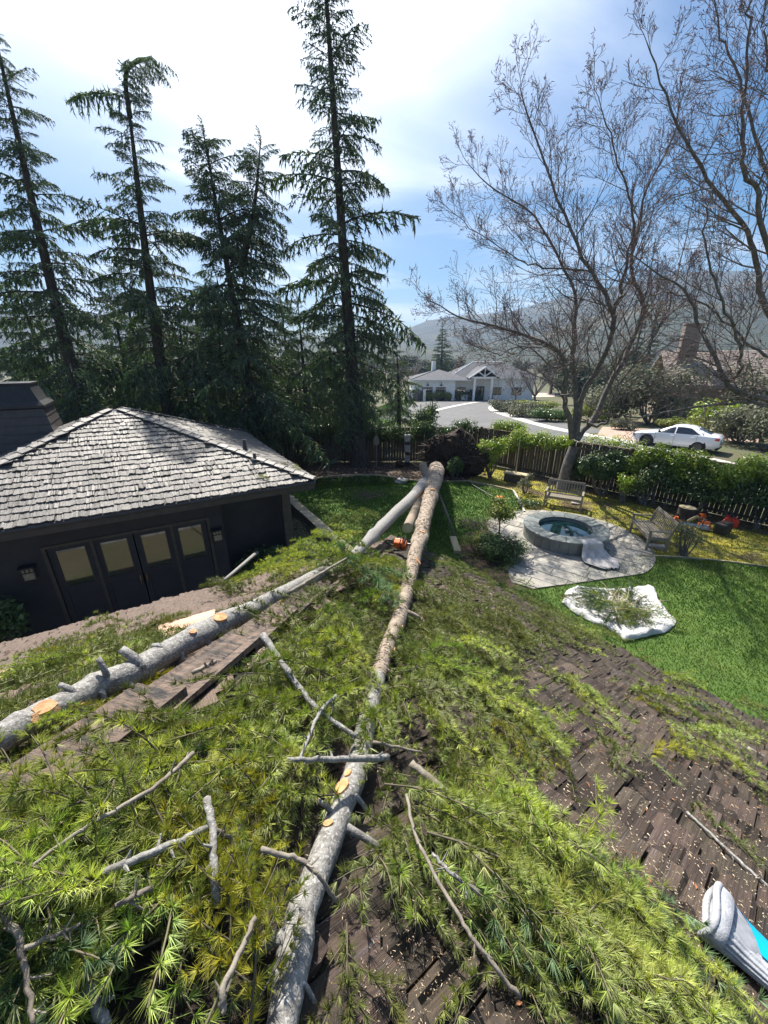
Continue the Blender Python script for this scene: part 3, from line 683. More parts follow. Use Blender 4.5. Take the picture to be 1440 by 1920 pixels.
# hip caps
for k in (0, 1, 3):
    d3 = unit(ap - cor[k]); Lc = np.linalg.norm(ap - cor[k]); sidev = unit(np.cross(d3, [0, 0, 1])); t = .05; mb = None
    n = int(Lc / .27)
    for i in range(n):
        o = cor[k] + d3 * i * .27 + np.array([0, 0, .045]); mb = MB(); wv = .12
        dn = .22 * wv
        p = [o + np.array([0, 0, .045]), o + sidev * wv + np.array([0, 0, .045 - dn]), o - sidev * wv + np.array([0, 0, .045 - dn])]
        e_ = d3 * .32; p2 = [x + e_ - np.array([0, 0, .02]) for x in p]; lo = [x - np.array([0, 0, .025]) for x in p]; lo2 = [x - np.array([0, 0, .02]) for x in p2]
        mb.add(p + p2 + lo + lo2, q=[[0, 1, 4, 3], [2, 0, 3, 5], [6, 7, 1, 0], [8, 6, 0, 2], [7, 10, 4, 1], [8, 2, 5, 11]]); mb.build('hip_cap', m_shakeW, wroof)
for k in (0, 3):
    c0, c1 = cor[k], cor[(k + 1) % 4]; m_ = (c0 + c1) / 2; d_ = unit(c1 - c0); mb = MB(); R3 = rotz(math.atan2(d_[1], d_[0])); inn = unit((ap - m_) * [1, 1, 0])
    mb.box(m_ + inn * .04 - [0, 0, .13], (WS, .05, .2), R3); mb.build('fascia', m_fascia, wing)
    mb = MB(); gut = np.array([m_ - d_ * WS / 2 - inn * .02, m_ + d_ * WS / 2 - inn * .02]) - [0, 0, .05]; mb.tubes(gut, [.05, .05], 8); mb.build('gutter', m_fascia, wing)
mb = MB(); mb.box(W3(WS / 2, WS / 2, EAVE - .14), (WS - .12, WS - .12, .02), RWr); mb.build('soffit', m_fascia, wing)
def wbox(name, a0, a1, b0, b1, z0, z1, mat, parent=wing, bev=0, label=None):
    mb = MB(); c = W3((a0 + a1) / 2, (b0 + b1) / 2, (z0 + z1) / 2); sz = (abs(a1 - a0), abs(b1 - b0), abs(z1 - z0))
    if bev: mb.rbox(c, sz, bev, RWr)
    else: mb.box(c, sz, RWr)
    o = mb.build(name, mat, parent)
    if label: o['label'] = label
    return o
DA0, DA1, DT, DB = 2.56, 5.56, 1.66, -.42
wbox('wall', 2.2, DA0 - .06, .6, .85, FL, EAVE - .16, m_wall); wbox('wall', DA1 + .06, 7.5, .6, .85, FL, EAVE - .16, m_wall)
wbox('wall', DA0 - .06, DA1 + .06, .6, .85, DT + .06, EAVE - .162, m_wall); wbox('wall', .54, 2.2, 1.15, 1.35, FL, EAVE - .16, m_wall)
wbox('wall', 2.2, 2.4, .85, 1.15, FL, EAVE - .16, m_wall); wbox('wall', .5, .7, 1.35, 7.5, FL, EAVE - .16, m_wall)
wbox('wall', .7, 7.4, 7.3, 7.5, FL, EAVE - .16, m_wall); wbox('wall', 7.3, 7.5, .85, 7.3, FL, EAVE - .16, m_wall)
wbox('corner_post', .5, .72, .58, .8, FL, EAVE - .15, m_fascia, bev=.01); wbox('step', DA0 - .2, DA1 + .2, .25, .6, FL, DB, m_slate)
fr = wbox('door_frame', DA0 - .06, DA0, .57, .7, DB, DT + .06, m_trim); wbox('door_frame', DA1, DA1 + .06, .57, .7, DB, DT + .06, m_trim); wbox('door_frame', DA0, DA1, .572, .7, DT, DT + .06, m_trim)
pw = (DA1 - DA0) / 4
for i in range(4):
    a0 = DA0 + i * pw + .012; a1 = DA0 + (i + 1) * pw - .012; dr = MB()
    for (x0, x1, z0, z1) in ((a0, a0 + .11, DB, DT), (a1 - .11, a1, DB, DT), (a0 + .11, a1 - .11, DT - .1, DT), (a0 + .11, a1 - .11, DB, DB + .28), (a0 + .11, a1 - .11, .62, .72)):
        dr.box(W3((x0 + x1) / 2, .65, (z0 + z1) / 2), (x1 - x0, .045, z1 - z0), RWr)
    dr.box(W3((a0 + a1) / 2, .66, (.62 + DB + .28) / 2), (a1 - a0 - .22, .02, .62 - DB - .28), RWr)
    d_ = dr.build('french_door', m_wall, wing)
    wbox('pane', a0 + .11, a1 - .11, .648, .658, .72, DT - .1, m_glass, d_)
    for sx in ((a0 + .11, a0 + .125), (a1 - .125, a1 - .11)): wbox('glazing_bead', *sx, .64, .646, .72, DT - .1, m_trim, d_)
    if i in (1, 2):
        ax = a1 - .05 if i == 1 else a0 + .05; mb = MB()
        mb.tubes(spline([W3(ax, .625, .38), W3(ax, .585, .42), W3(ax, .575, .5), W3(ax, .585, .58), W3(ax, .625, .62)], 10), [.012] * 10, 6, cap=True); mb.build('handle', m_brass, d_)
for i in (1, 3): wbox('mullion', DA0 + i * pw - .03, DA0 + i * pw + .03, .585, .625, DB, DT, m_trim)
for (ax, lab) in ((2.38, 'small wall lantern on the right side of the dark french doors'), (5.9, 'small wall lantern on the left side of the dark french doors')):
    ln = thing('wall_lantern', lab, 'lantern', tuple(W3(ax, .55, 1.2)), 'lanterns beside the french doors')
    wbox('lantern_top', ax - .13, ax + .13, .40, .6, 1.38, 1.41, m_black, ln, .005); wbox('lantern_glass', ax - .085, ax + .085, .46, .57, 1.12, 1.375, m_lantern, ln)
    for z in (1.115, 1.28): wbox('lantern_bar', ax - .1, ax + .1, .445, .599, z - .009, z + .009, m_black, ln)
    for x in (-.1, -.034, .034, .1): wbox('lantern_bar', ax + x - .008, ax + x + .008, .444, .458, 1.289 if abs(x) < .09 else 1.124, 1.38, m_black, ln)
# vent pipes on the wing roof
for (px, py, hh, rad, lab) in ((460, 846, .32, .055, 'grey vent pipe on the hip of the wing roof'), (478, 862, .16, .04, 'short thin vent pipe low on the wing roof')):
    r = ray(px, py); ts = np.arange(4, 16, .01); pz = []
    for t in ts:
        p = r * t + [0, 0, CAM_H]; a = (p[:2] - wC) @ w1; b = (p[:2] - wC) @ w2; pz.append(p[2] - (EAVE + WP * min(a, b, WS - a, WS - b)))
    i = int(np.argmax(np.array(pz) < 0)); p = r * ts[i] + [0, 0, CAM_H]
    vp = thing('vent_pipe', lab, 'vent pipe', tuple(p), 'vent pipes on the wing roof'); mb = MB(); mb.lathe([(rad * 1.9, -.03), (rad * 1.25, .07), (rad, .09), (rad, hh), (rad * .8, hh), (rad * .8, hh - .1)], 14, c=tuple(p)); mb.build('pipe', m_fascia, vp, True)
    mb = MB(); mb.lathe([(rad * 3.2, -.04), (rad * 3.0, .02), (rad * 1.9, .03)], 14, c=tuple(p)); mb.build('flashing', m_slate, vp, True)
# wing chimney
chc = W3(6.25, 5.05, 0); ch = thing('metal_chimney', 'dark tapered chimney with flared metal cap behind the wing', 'chimney', (chc[0], chc[1], 2.6))
def frus(name, z0, z1, s0, s1, mat, parent, nz=1):
    mb = MB(); rows = []
    for k in range(nz + 1):
        f = k / nz; s_ = s0 + (s1 - s0) * (f ** .55 if nz > 1 else f); rows.append(np.array([[*(chc[:2] + w1 * x * s_ + w2 * y * s_), z0 + (z1 - z0) * f] for x, y in ((-1, -1), (1, -1), (1, 1), (-1, 1))]))
    V = np.concatenate(rows); qs = [[k * 4 + i, k * 4 + (i + 1) % 4, k * 4 + 4 + (i + 1) % 4, k * 4 + 4 + i] for k in range(nz) for i in range(4)] + [[nz * 4, nz * 4 + 1, nz * 4 + 2, nz * 4 + 3], [3, 2, 1, 0]]
    mb.add(V, q=qs); return mb.build(name, mat, parent)
body = frus('chimney_body', 2.3, 4.02, .92, .68, m_fascia, ch)
for k in range(8):
    z0 = 2.45 + k * .2; f = (z0 - 2.3) / 1.72; s_ = .92 - .24 * f + .012
    frus('siding_course', z0, z0 + .185, s_ + .012, s_ - .026, m_fascia, body)
frus('cap_collar', 4.06, 4.12, .74, .74, m_black, ch); frus('cap_flare', 4.12, 4.62, .74, .52, m_black, ch, 5); frus('cap_lid', 4.62, 4.66, .55, .55, m_black, ch)

# retaining wall cap beside the lawn
rw = thing('garden_wall', 'low garden wall with pale cap stones along the shaded lawn', 'wall', (*WL0, -.5)); R3w = rotz(math.atan2(WLd[1], WLd[0])); n_ = np.array([-WLd[1], WLd[0]])
c = WL0 + WLd * 2.2 + n_ * .12; mb = MB(); mb.box((*c, -.26), (6.6, .2, .5), R3w); mb.build('wall_core', m_stone, rw)
k = -1.1
while k < 5.4:
    Ls = r2.uniform(.38, .6); c = WL0 + WLd * (k + Ls / 2) + n_ * .1; mb = MB(); mb.rbox((*c, .035 + r2.uniform(0, .01)), (Ls - .015, .34 + r2.uniform(-.02, .02), .06), .012, R3w); mb.build('cap_stone', m_capst, rw); k += Ls
# ================================================================== TREES
def con_bough(seed, n=17):
    rs = np.random.RandomState(seed); mb = MB(); x = np.linspace(0, 1, 7); sweep = rs.normal(0, .05)
    st = np.c_[x, sweep * x ** 2, .10 * np.sin(x * 2.2) - .16 * x ** 2.2]
    mb.tubes(st, .013 * (1 - x * .85), 4, 0); P = []; Bs = []; Ds = []
    for i in range(n):
        f = .12 + .88 * (i + rs.uniform(-.3, .3)) / n; f = min(max(f, .05), .99); b = np.array([np.interp(f, x, st[:, k]) for k in range(3)])
        sd = 1 if i % 2 else -1; L = (.36 * (1 - f) ** .6 + .07) * rs.uniform(.65, 1.15) * min(1, f * 4 + .35); a = R_(rs.uniform(38, 66)); 
        tp = np.array([b + np.array([math.cos(a) * L * s, sd * math.sin(a) * L * s, -.12 * L * s - .42 * L * s * s]) for s in (0, .35, .7, 1)])
        P.append(tp); m = max(5, int(L * 58))
        fs = rs.uniform(.1, 1, m)[:, None] * 2.999; ii = fs.astype(int)[:, 0]; ff = fs - ii[:, None]
        bb = tp[ii] * (1 - ff) + tp[ii + 1] * ff; dd = tp[ii + 1] - tp[ii]; dd /= np.linalg.norm(dd, axis=1, keepdims=True)
        Bs.append(bb); Ds.append((dd * .55 + rs.normal(0, .45, (m, 3)) + [0, 0, -.38]) * rs.uniform(.04, .085, m)[:, None])
        if rs.random_sample() < .5:
            m2 = 4; q = bb[:m2]; Bs.append(q); Ds.append(np.c_[rs.normal(0, .02, m2), rs.normal(0, .02, m2), -rs.uniform(.08, .15, m2)])
    m = 14; f = rs.uniform(.3, 1, m); bb = np.c_[[np.interp(f, x, st[:, k]) for k in range(3)]].T
    Bs.append(bb); Ds.append(rs.normal(0, .05, (m, 3)) + [.03, 0, .02])
    P = np.array(P); mb.tubes(P, np.broadcast_to([.005, .004, .003, .0015], P.shape[:2]), 3, 0)
    lf = MB(); B, D = np.concatenate(Bs), np.concatenate(Ds); lf.spikes(B, D, 0.0098 * RNG.uniform(.7, 1.5, len(B)))
    return mb, lf
CB = [con_bough(i) for i in range(7)]
def conifer(label, base, top, z0, rmax, seed, group, trunk_r=.3, step=.36, per=5, pw=1.0, rtop=.3, mid=None, extra_tops=(), bent=False, asym=0):
    rs = random.Random(seed); base, top = np.array(base, float), np.array(top, float)
    root = thing('conifer_tree', label, 'tree', tuple(base), group)
    pts = [base, mid if mid is not None else base + (top - base) * .5 + [rs.uniform(-.2, .2), 0, 0], top]; tr = spline(pts, 14)
    mb = MB(); f = np.linspace(0, 1, 14); rad = trunk_r * (1 - f * .93); rad[0] *= 1.35; rad[1] *= 1.08; mb.tubes(tr, rad, 9)
    wood = MB(); leaf = MB()
    def dress(tr, z0, rmax, rtop, step):
        z = z0; zt = tr[-1][2]; k = 0
        while z < zt - .1:
            g = (z - z0) / (zt - z0); c = np.array([np.interp(z, tr[:, 2], tr[:, 0]), np.interp(z, tr[:, 2], tr[:, 1]), z])
            rl = rmax * (1 - g) ** pw + rtop
            if g < .12: rl *= .55 + g * 3.7
            for j in range(per):
                a = k * 2.4 + j * 2 * math.pi / per + rs.uniform(-.5, .5); L = rl * rs.choice((.55, .75, .9, 1.0, 1.12)) * (1 + asym * math.cos(a))
                if rs.random() < .1: L *= 1.3
                el = R_(28 * g ** 1.5 - 6 - 14 * (1 - g) + rs.gauss(0, 8)); ro = rs.gauss(0, .25)
                cr, sr = math.cos(ro), math.sin(ro); ce, se = math.cos(-el), math.sin(-el)
                Rm = rotz(a) @ np.array([[ce, 0, se], [0, 1, 0], [-se, 0, ce]]) @ np.array([[1, 0, 0], [0, cr, -sr], [0, sr, cr]])
                w_, l_ = CB[rs.randrange(len(CB))]; Mx = M4(Rm * L, c + [0, 0, rs.uniform(-.15, .15)]); wood.merge(w_, Mx); leaf.merge(l_, Mx)
            z += step * (.75 + .5 * rs.random()) * (1 if g < .7 else .75); k += 1
        w_, l_ = CB[0]; Mx = M4(np.array([[0, 0, -1], [0, 1, 0], [1, 0, 0]]).T @ np.eye(3) * .7, tr[-1] - [0, 0, .3])
        leaf.merge(l_, M4(np.array([[0, 0, 1.], [0, 1, 0], [1, 0, 0]]) * .8, tr[-1] - [0, 0, .35]))
    dress(tr, z0, rmax, rtop, step)
    if bent:
        bt = spline([tr[-2], tr[-1], tr[-1] + [.35, 0, .35], tr[-1] + [.95, 0, .5]], 12); mb.tubes(bt, np.linspace(.10, .02, 12), 6)
        for q in range(2, 12):
            for sgn in (-1, 0, 1): w_, l_ = CB[rs.randrange(7)]; leaf.merge(l_, M4(rotz(sgn * 1.1 + rs.gauss(0, .2)) @ np.array([[.9, 0, .3], [0, 1, 0], [-.3, 0, .9]]) * rs.uniform(.6, 1.0), bt[q]))
        for (dx, zz, L) in ((-2.3, -.5, 2.2), (-2.6, -4.2, 2.9), (2.4, -4.6, 2.6)):
            w_, l_ = CB[rs.randrange(7)]; a = 0 if dx > 0 else math.pi; c_ = np.array([np.interp(tr[-1][2] + zz, tr[:, 2], tr[:, 0]), tr[-1][1], tr[-1][2] + zz]); Mx = M4(rotz(a) * L, c_); wood.merge(w_, Mx); leaf.merge(l_, Mx); leaf.merge(l_, M4(rotz(a) @ np.diag([1, -1, 1]) * L * .9, c_ + [0, .1, .1]))
    for (t0, t1) in extra_tops:
        et = spline([np.array(t0), (np.array(t0) + t1) / 2 + [.15, 0, 0], np.array(t1)], 8); mb.tubes(et, np.linspace(.14, .02, 8), 6); dress(et, et[1][2], 1.7, .45, .3)
    mb.build('trunk', m_conbark, root, True); wood.build('branch_wood', m_conbark, root); leaf.build('crown', m_conifer, root)
    return root
G1 = 'tall conifers along the back fence'
conifer('tall dark conifer cut off by the left edge with leaning trunk', (-13.0, 17, -.5), (-12.6, 17.3, 15.4), 2.0, 3.0, 1, G1, .34, pw=.85, rtop=.35, per=4, step=.40)
conifer('tall conifer with top bent over, second trunk from the left edge', (-10.0, 18, -.5), (-9.0, 18, 14.3), 1.8, 2.8, 2, G1, .33, pw=.95, rtop=.55, per=4, step=.40, mid=(-9.6, 18, 7.5), bent=True)
conifer('twin topped conifer between the bent conifer and the tallest one', (-5.9, 19, -.3), (-6.9, 19, 13.3), 1.8, 2.9, 3, G1, .30, pw=.8, rtop=.8, per=5, step=.40, extra_tops=[((-6.15, 19, 8.5), (-4.75, 19, 13.0))])
conifer('tallest conifer with straight trunk rising beyond the top of frame', (-1.26, 19.6, 0), (-2.2, 20.0, 20.0), 2.6, 3.0, 4, G1, .40, pw=.75, step=.42, per=4, rtop=.45, mid=(-1.75, 19.8, 9))
G2 = 'lower conifers filling in behind the tall row'
for i, (x, y, h, r) in enumerate([(-19, 23, 9.6, 3.8), (-14.8, 24, 9.2, 3.8), (-11.2, 22.5, 8.6, 3.4), (-7.9, 23.5, 8.8, 3.4), (-4.6, 22.8, 8.0, 3.2), (-1.9, 24.5, 7.4, 3.0), (1.0, 26.5, 6.0, 2.0), (-22, 19.5, 9, 3.6), (-17, 29, 11, 4.2), (-12, 30, 10.5, 4), (-7, 30, 9.5, 3.8), (-3.5, 31, 8.5, 3.2)]):
    conifer('shorter dark conifer filling the gaps behind the tall trunks', (x, y, -.5), (x + random.uniform(-.3, .3), y, h), .8, r, 20 + i, G2, .22, pw=.7, step=.55, per=5)

# ---- bare trees
def grow(out, rs, p, d, L, r, lev, maxlev, up=.25, nch=(0, 7, 6, 5)):
    K = 5; pts = [p]; dd = unit(d); seg = L / (K - 1)
    for k in range(K - 1):
        dd = unit(dd + np.array([rs.gauss(0, .13), rs.gauss(0, .13), rs.gauss(0, .1) + up * .3])); pts.append(pts[-1] + dd * seg)
    pts = np.array(pts); rr = np.linspace(r, max(r * .35, .0045), K); out.setdefault(lev, []).append((pts, rr))
    if lev >= maxlev: return
    n = nch[min(lev, len(nch) - 1)]
    for j in range(n):
        f = .22 + .78 * (j + rs.random()) / n; f = min(f, .99); i = min(int(f * (K - 1)), K - 2); ff = f * (K - 1) - i
        q = pts[i] * (1 - ff) + pts[i + 1] * ff; t = unit(pts[i + 1] - pts[i]); ax = unit(np.cross(t, [rs.gauss(0, 1), rs.gauss(0, 1), rs.gauss(0, 1)]))
        a = R_(rs.uniform(22, 58)); nd = t * math.cos(a) + ax * math.sin(a); rq = (rr[i] * (1 - ff) + rr[i + 1] * ff)
        grow(out, rs, q, nd, L * rs.uniform(.38, .7) * (1.05 - .35 * f), max(rq * .62, .0045), lev + 1, maxlev, up, nch)
def limbs_children(out, rs, pts, rad, spacing, L0, up, maxlev=4, start=.25):
    seg = np.linalg.norm(np.diff(pts, axis=0), axis=1); tot = seg.sum(); s = tot * start
    while s < tot * .995:
        f = s / tot; c = np.cumsum(seg); i = min(int(np.searchsorted(c, s)), len(seg) - 1); t = unit(pts[i + 1] - pts[i]); q = pts[i] + t * (s - (c[i] - seg[i]))
        ax = unit(np.cross(t, [rs.gauss(0, 1), rs.gauss(0, 1), rs.gauss(0, 1)])); a = R_(rs.uniform(25, 65)); r = np.interp(f, np.linspace(0, 1, len(rad)), rad)
        grow(out, rs, q, t * math.cos(a) + ax * math.sin(a), L0 * rs.uniform(.6, 1.2) * (1.08 - .72 * f), max(min(r * .45, .026), .008), 2, maxlev, up, (0, 0, 7, 5))
        s += spacing * rs.uniform(.6, 1.4)
    grow(out, rs, pts[-1], pts[-1] - pts[-2], L0 * .35, rad[-1], 2, maxlev, up, (0, 0, 7, 5))
def build_tree_parts(root, trunk_mb, out, mat=None, mat2=None, buds=0):
    trunk_mb.build('trunk', mat or m_bare, root, True); cr = MB()
    for lev, lst in out.items():
        P = np.array([a for a, b in lst]); Rr = np.array([b for a, b in lst]); cr.tubes(P, Rr, 5 if lev <= 1 else (4 if lev == 2 else 3), 0 if lev < 3 else 1)
    c = cr.build('crown', [mat or m_bare, mat2 or m_twigs], root)
    if buds:
        tips = np.array([a[-1] for lev, lst in out.items() if lev >= 3 for a, b in lst]); tips = tips[RNG.random(len(tips)) < buds]; tips = np.repeat(tips, 2, 0)
        mb = MB(); mb.spikes(tips + RNG.normal(0, .03, tips.shape), RNG.normal(0, .05, tips.shape) + [0, 0, .02], .013); stuff(mb.build('buds', m_bud, root))
def cpx(lst, ys_): # close-up coordinates of the tree study -> points at given distances
    return np.array([at_y(780 + x / 2.1818, y / 2.1818, yy) for (x, y), yy in zip(lst, ys_)])
rs = random.Random(41)
root = thing('bare_tree', 'large bare many-limbed tree standing against the board fence', 'tree', (7.75, 15.9, 0))
tb = MB(); out = {}
tr = np.array([(7.75, 15.9, -.1), (7.8, 15.95, .9), *[at_y(1076, 838, 16.0)]]); tb.tubes(spline(tr, 7), np.linspace(.25, .19, 7) * [1.25, 1.05, 1, 1, 1, 1, 1], 10)
fork = tr[-1]
LIMBS = [([(640, 1790), (610, 1650), (612, 1560), (590, 1450), (500, 1390), (330, 1335), (150, 1290), (40, 1200)], [16.0, 15.8, 15.6, 15.3, 15, 14.6, 14.3, 14.2], .17),
         ([(640, 1790), (655, 1600), (640, 1480), (655, 1300), (640, 1170), (560, 1010), (450, 850), (300, 760), (205, 660)], [16.0, 16.1, 16.2, 16.4, 16.6, 16.8, 17, 17.2, 17.4], .15),
         ([(655, 1790), (690, 1600), (760, 1480), (805, 1340), (775, 1200), (690, 1060), (610, 900), (545, 700), (450, 450), (425, 330)], [16.0, 16.0, 15.6, 15.3, 15.0, 14.9, 14.9, 15.0, 15.2, 15.3], .17),
         ([(655, 1800), (740, 1690), (830, 1500), (885, 1380), (930, 1250), (880, 1100), (915, 900), (950, 750), (1050, 560), (1090, 330)], [16.0, 16.2, 16.5, 16.7, 17.0, 17.2, 17.4, 17.5, 17.6, 17.7], .20),
         ([(800, 1340), (850, 1130), (890, 900), (820, 640), (745, 400)], [15.3, 15.0, 14.8, 14.6, 14.4], .09),
         ([(700, 1740), (780, 1735), (792, 1670), (840, 1560), (1000, 1330), (1080, 1080), (1120, 850)], [16.0, 15.7, 15.5, 15.4, 15.6, 16, 16.4], .10),
         ([(640, 1480), (560, 1500), (450, 1420), (340, 1450), (250, 1420)], [16.0, 15.3, 14.8, 14.4, 14.2], .06),
         ([(780, 1200), (700, 1110), (500, 1090), (350, 1020), (160, 880)], [15.0, 15.3, 15.7, 16, 16.3], .06)]
for lst, yy, r in LIMBS:
    p = spline(cpx(lst, yy), 26); p += RNG.normal(0, .03, p.shape); rad = np.linspace(r * .64, .011, 26); tb.tubes(p, rad, 7); limbs_children(out, rs, p, rad, .25, 2.5, .26, start=.18)
build_tree_parts(root, tb, out, buds=.35)
rs = random.Random(52)
root = thing('bare_tree', 'big bare tree outside the right edge reaching its limbs over the car', 'tree', (14.6, 13.6, 0))
tb = MB(); out = {}
tr = spline([(14.6, 13.6, -.1), (14.5, 13.5, 2), at_y(1520, 700, 13.4), at_y(1490, 480, 13.2), at_y(1470, 200, 13)], 16); tb.tubes(tr, np.linspace(.30, .10, 16), 10)
for lst, yy, r in [([(1580, 1760), (1440, 1640), (1340, 1612), (1270, 1570), (1225, 1470), (1160, 1330), (1100, 1190), (990, 1110), (850, 1030)], [13.4, 13.0, 12.8, 12.7, 12.7, 12.8, 12.9, 13, 13.1], .17),
                   ([(1520, 1400), (1430, 1250), (1395, 1060), (1340, 930), (1210, 760), (1110, 590), (1000, 370), (945, 160)], [13.3, 13.1, 13.0, 12.9, 12.8, 12.7, 12.6, 12.5], .14),
                   ([(1500, 1200), (1430, 1000), (1385, 780), (1335, 650), (1340, 400), (1362, 100), (1375, -80)], [13.2, 12.6, 12.3, 12.1, 12, 11.9, 11.8], .12),
                   ([(1450, 1650), (1290, 1645), (1060, 1680), (900, 1705), (780, 1690)], [13.0, 12.8, 12.9, 13.2, 13.6], .085),
                   ([(1500, 1500), (1350, 1400), (1200, 1260), (1050, 1200), (900, 1230)], [13.2, 13.6, 14, 14.4, 14.8], .08),
                   ([(1270, 1570), (1330, 1500), (1300, 1350), (1220, 1150), (1180, 950), (1230, 700)], [12.7, 12.2, 11.9, 11.7, 11.6, 11.5], .09),
                   ([(1500, 900), (1400, 600), (1330, 350), (1250, 150), (1200, -60)], [13, 13.4, 13.8, 14, 14.2], .08),
                   ([(1480, 500), (1440, 250), (1420, 0)], [13, 12.5, 12.2], .06)]:
    p = spline(cpx(lst, yy), 26); p += RNG.normal(0, .03, p.shape); rad = np.linspace(r * .64, .011, 26); tb.tubes(p, rad, 7); limbs_children(out, rs, p, rad, .34, 2.1, .22, start=.15)
build_tree_parts(root, tb, out, buds=.3)
def free_bare(label, base, h, seed, group=None, spread=.8, n=7, mat=None, mat2=None, maxlev=4, trunk=.14):
    rs = random.Random(seed); root = thing('bare_tree', label, 'tree', tuple(base), group); tb = MB(); out = {}; base = np.array(base, float)
    th = h * .22; tb.tubes([base - [0, 0, .1], base + [.05, 0, th * .5], base + [0, 0, th]], [trunk * 1.2, trunk, trunk * .9], 7)
    for k in range(n):
        a = k * 2.4 + rs.random(); d = np.array([math.cos(a) * spread, math.sin(a) * spread, 1.0]); d = unit(d); L = h * .8 * rs.uniform(.8, 1.1)
        p = [base + [0, 0, th * .9]]; 
        for s in range(5): d = unit(d + np.array([rs.gauss(0, .12), rs.gauss(0, .12), .10])); p.append(p[-1] + d * L / 5)
        p = spline(p, 10); rad = np.linspace(trunk * .55, .012, 10); tb.tubes(p, rad, 5); limbs_children(out, rs, p, rad, h * .085, h * .26, .2, maxlev)
    build_tree_parts(root, tb, out, mat, mat2); return root
def gxy(px, py): p = at_g(px, py); return (p[0], p[1], terr(p[1]))
free_bare('spreading bare tree by the curve of the road, right of the white house', gxy(1000, 762), 7.2, 5, spread=1.0, mat2=m_farbare, n=8, trunk=.2)
free_bare('small bare tree on the planted island beside the road curve', gxy(965, 757), 6.0, 6, spread=1.1, mat2=m_farbare, n=6, trunk=.15)
free_bare('bare tree at the left side of the white house driveway', gxy(735, 778), 6.5, 7, spread=.9, mat2=m_farbare, n=7, trunk=.18)
Gf = 'hazy leafless trees beyond the white house'
for i, (px, py, h) in enumerate([(700, 752, 9), (765, 742, 10), (1030, 740, 10), (1080, 745, 9), (1130, 742, 11), (985, 738, 10)]):
    b = gxy(px, py); free_bare('pinkish hazy leafless tree standing beyond the white house', b, h, 60 + i, Gf, .75, 6, m_farbare, m_farbare, 3, .2)

# ---- leafy plants
def leaf_cloud(mb, lobes, n, size, asp=.55, shell=.45, upb=.4):
    vol = np.array([l[1][0] * l[1][1] * l[1][2] for l in lobes]) ** .7; cnt = (vol / vol.sum() * n).astype(int) + 1
    for (c, r), k in zip(lobes, cnt):
        d = rnd_dirs(k); rr = (RNG.random(k) ** shell)[:, None]; C = np.array(c) + d * rr * np.array(r) * (1 + .12 * RNG.normal(size=(k, 1)))
        keep = C[:, 2] > .02 + mb.zmin; C = C[keep]; d = d[keep]
        mb.leaves(C, d + RNG.normal(0, .55, C.shape) + [0, 0, upb], size * RNG.uniform(.6, 1.3, len(C)), asp)
def shrub(name, label, cat, base, size, n, leaf, mat, lob=7, seed=0, group=None, stems=5, z0=.25, twigmat=None):
    rs = random.Random(seed); base = np.array(base, float); rx, ry, h = size
    root = thing(name, label, cat, tuple(base), group); mb = MB(); mb.zmin = base[2]; lobes = []
    for k in range(lob):
        a = k * 2.4 + rs.random(); q = rs.uniform(.2, .72); zc = h * (z0 + (1 - z0) * rs.uniform(.25, .78)); s = rs.uniform(.32, .55)
        lobes.append((base + [math.cos(a) * rx * q, math.sin(a) * ry * q, zc], (rx * s, ry * s, h * (1 - z0) * s * .75)))
    leaf_cloud(mb, lobes, n, leaf); mb.build('foliage', mat, root); st = MB(); P = []
    for (c, r) in lobes[:stems] + lobes[:2]:
        b = base + [rs.gauss(0, .06), rs.gauss(0, .06), -.02]; P.append(spline([b, b * .4 + np.array(c) * .6 - [0, 0, .1 * h] , np.array(c) + [0, 0, .2 * h]], 6))
    P = np.array(P); st.tubes(P, np.broadcast_to(np.linspace(.024, .006, 6) * max(h, .6), P.shape[:2]), 5); st.build('stem', twigmat or m_bare, root)
    return root
def g2(px, py): p = at_z(px, py, 0); return (p[0], p[1], 0.0)
# hedge over the right fence and climbers
def fp(s, off, z): p = fA + fd * s + fn * off; return np.array([*p, z])
def hedge(label, s0, s1, zlo, zhi, off, thick, n, leaf, mat, seed, stems=True, along=None):
    rs = random.Random(seed); al = along or fp; root = thing('hedge', label, 'hedge', tuple(al((s0 + s1) / 2, off, 0)), 'hedges growing along the fences'); mb = MB(); mb.zmin = zlo - .3; lobes = []
    s = s0
    while s < s1:
        zc = rs.uniform(zlo, zhi); lobes.append((al(s, off + rs.uniform(-.1, .1), zc), (rs.uniform(.35, .6), thick * rs.uniform(.7, 1.1), rs.uniform(.22, .4)))); s += .16 + rs.random() * .15
    leaf_cloud(mb, lobes, n, leaf, .55, .4, .6); mb.build('foliage', mat, root); st = MB(); P = []
    for k in range(int((s1 - s0) * 2.2)):
        s = rs.uniform(s0, s1); b = al(s, off + rs.uniform(.0, .25), 0); t = al(s + rs.uniform(-.5, .5), off, rs.uniform(zlo, zhi)); P.append(spline([b, (b + t) / 2 + [rs.gauss(0, .08), rs.gauss(0, .08), 0], t], 6))
    P = np.array(P); st.tubes(P, np.broadcast_to(np.linspace(.025, .008, 6), P.shape[:2]), 5); stuff(st.build('stem', m_bare, root))
sF = lambda px, py: float((at_z(px, py, 1.8)[:2] - fA) @ fd)
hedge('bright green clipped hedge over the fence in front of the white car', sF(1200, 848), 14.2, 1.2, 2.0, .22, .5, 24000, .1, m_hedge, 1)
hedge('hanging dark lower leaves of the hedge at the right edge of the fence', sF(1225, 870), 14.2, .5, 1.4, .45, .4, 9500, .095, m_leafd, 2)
hedge('light green climber over the fence between root ball and bare tree', sF(955, 815), sF(1062, 830), 1.25, 1.95, .15, .38, 6500, .09, m_hedge, 3)
hedge('yellow green foliage strip showing above the fence by the road', .6, sF(960, 815), 1.75, 2.1, -.4, .3, 3600, .09, m_hedge, 4)
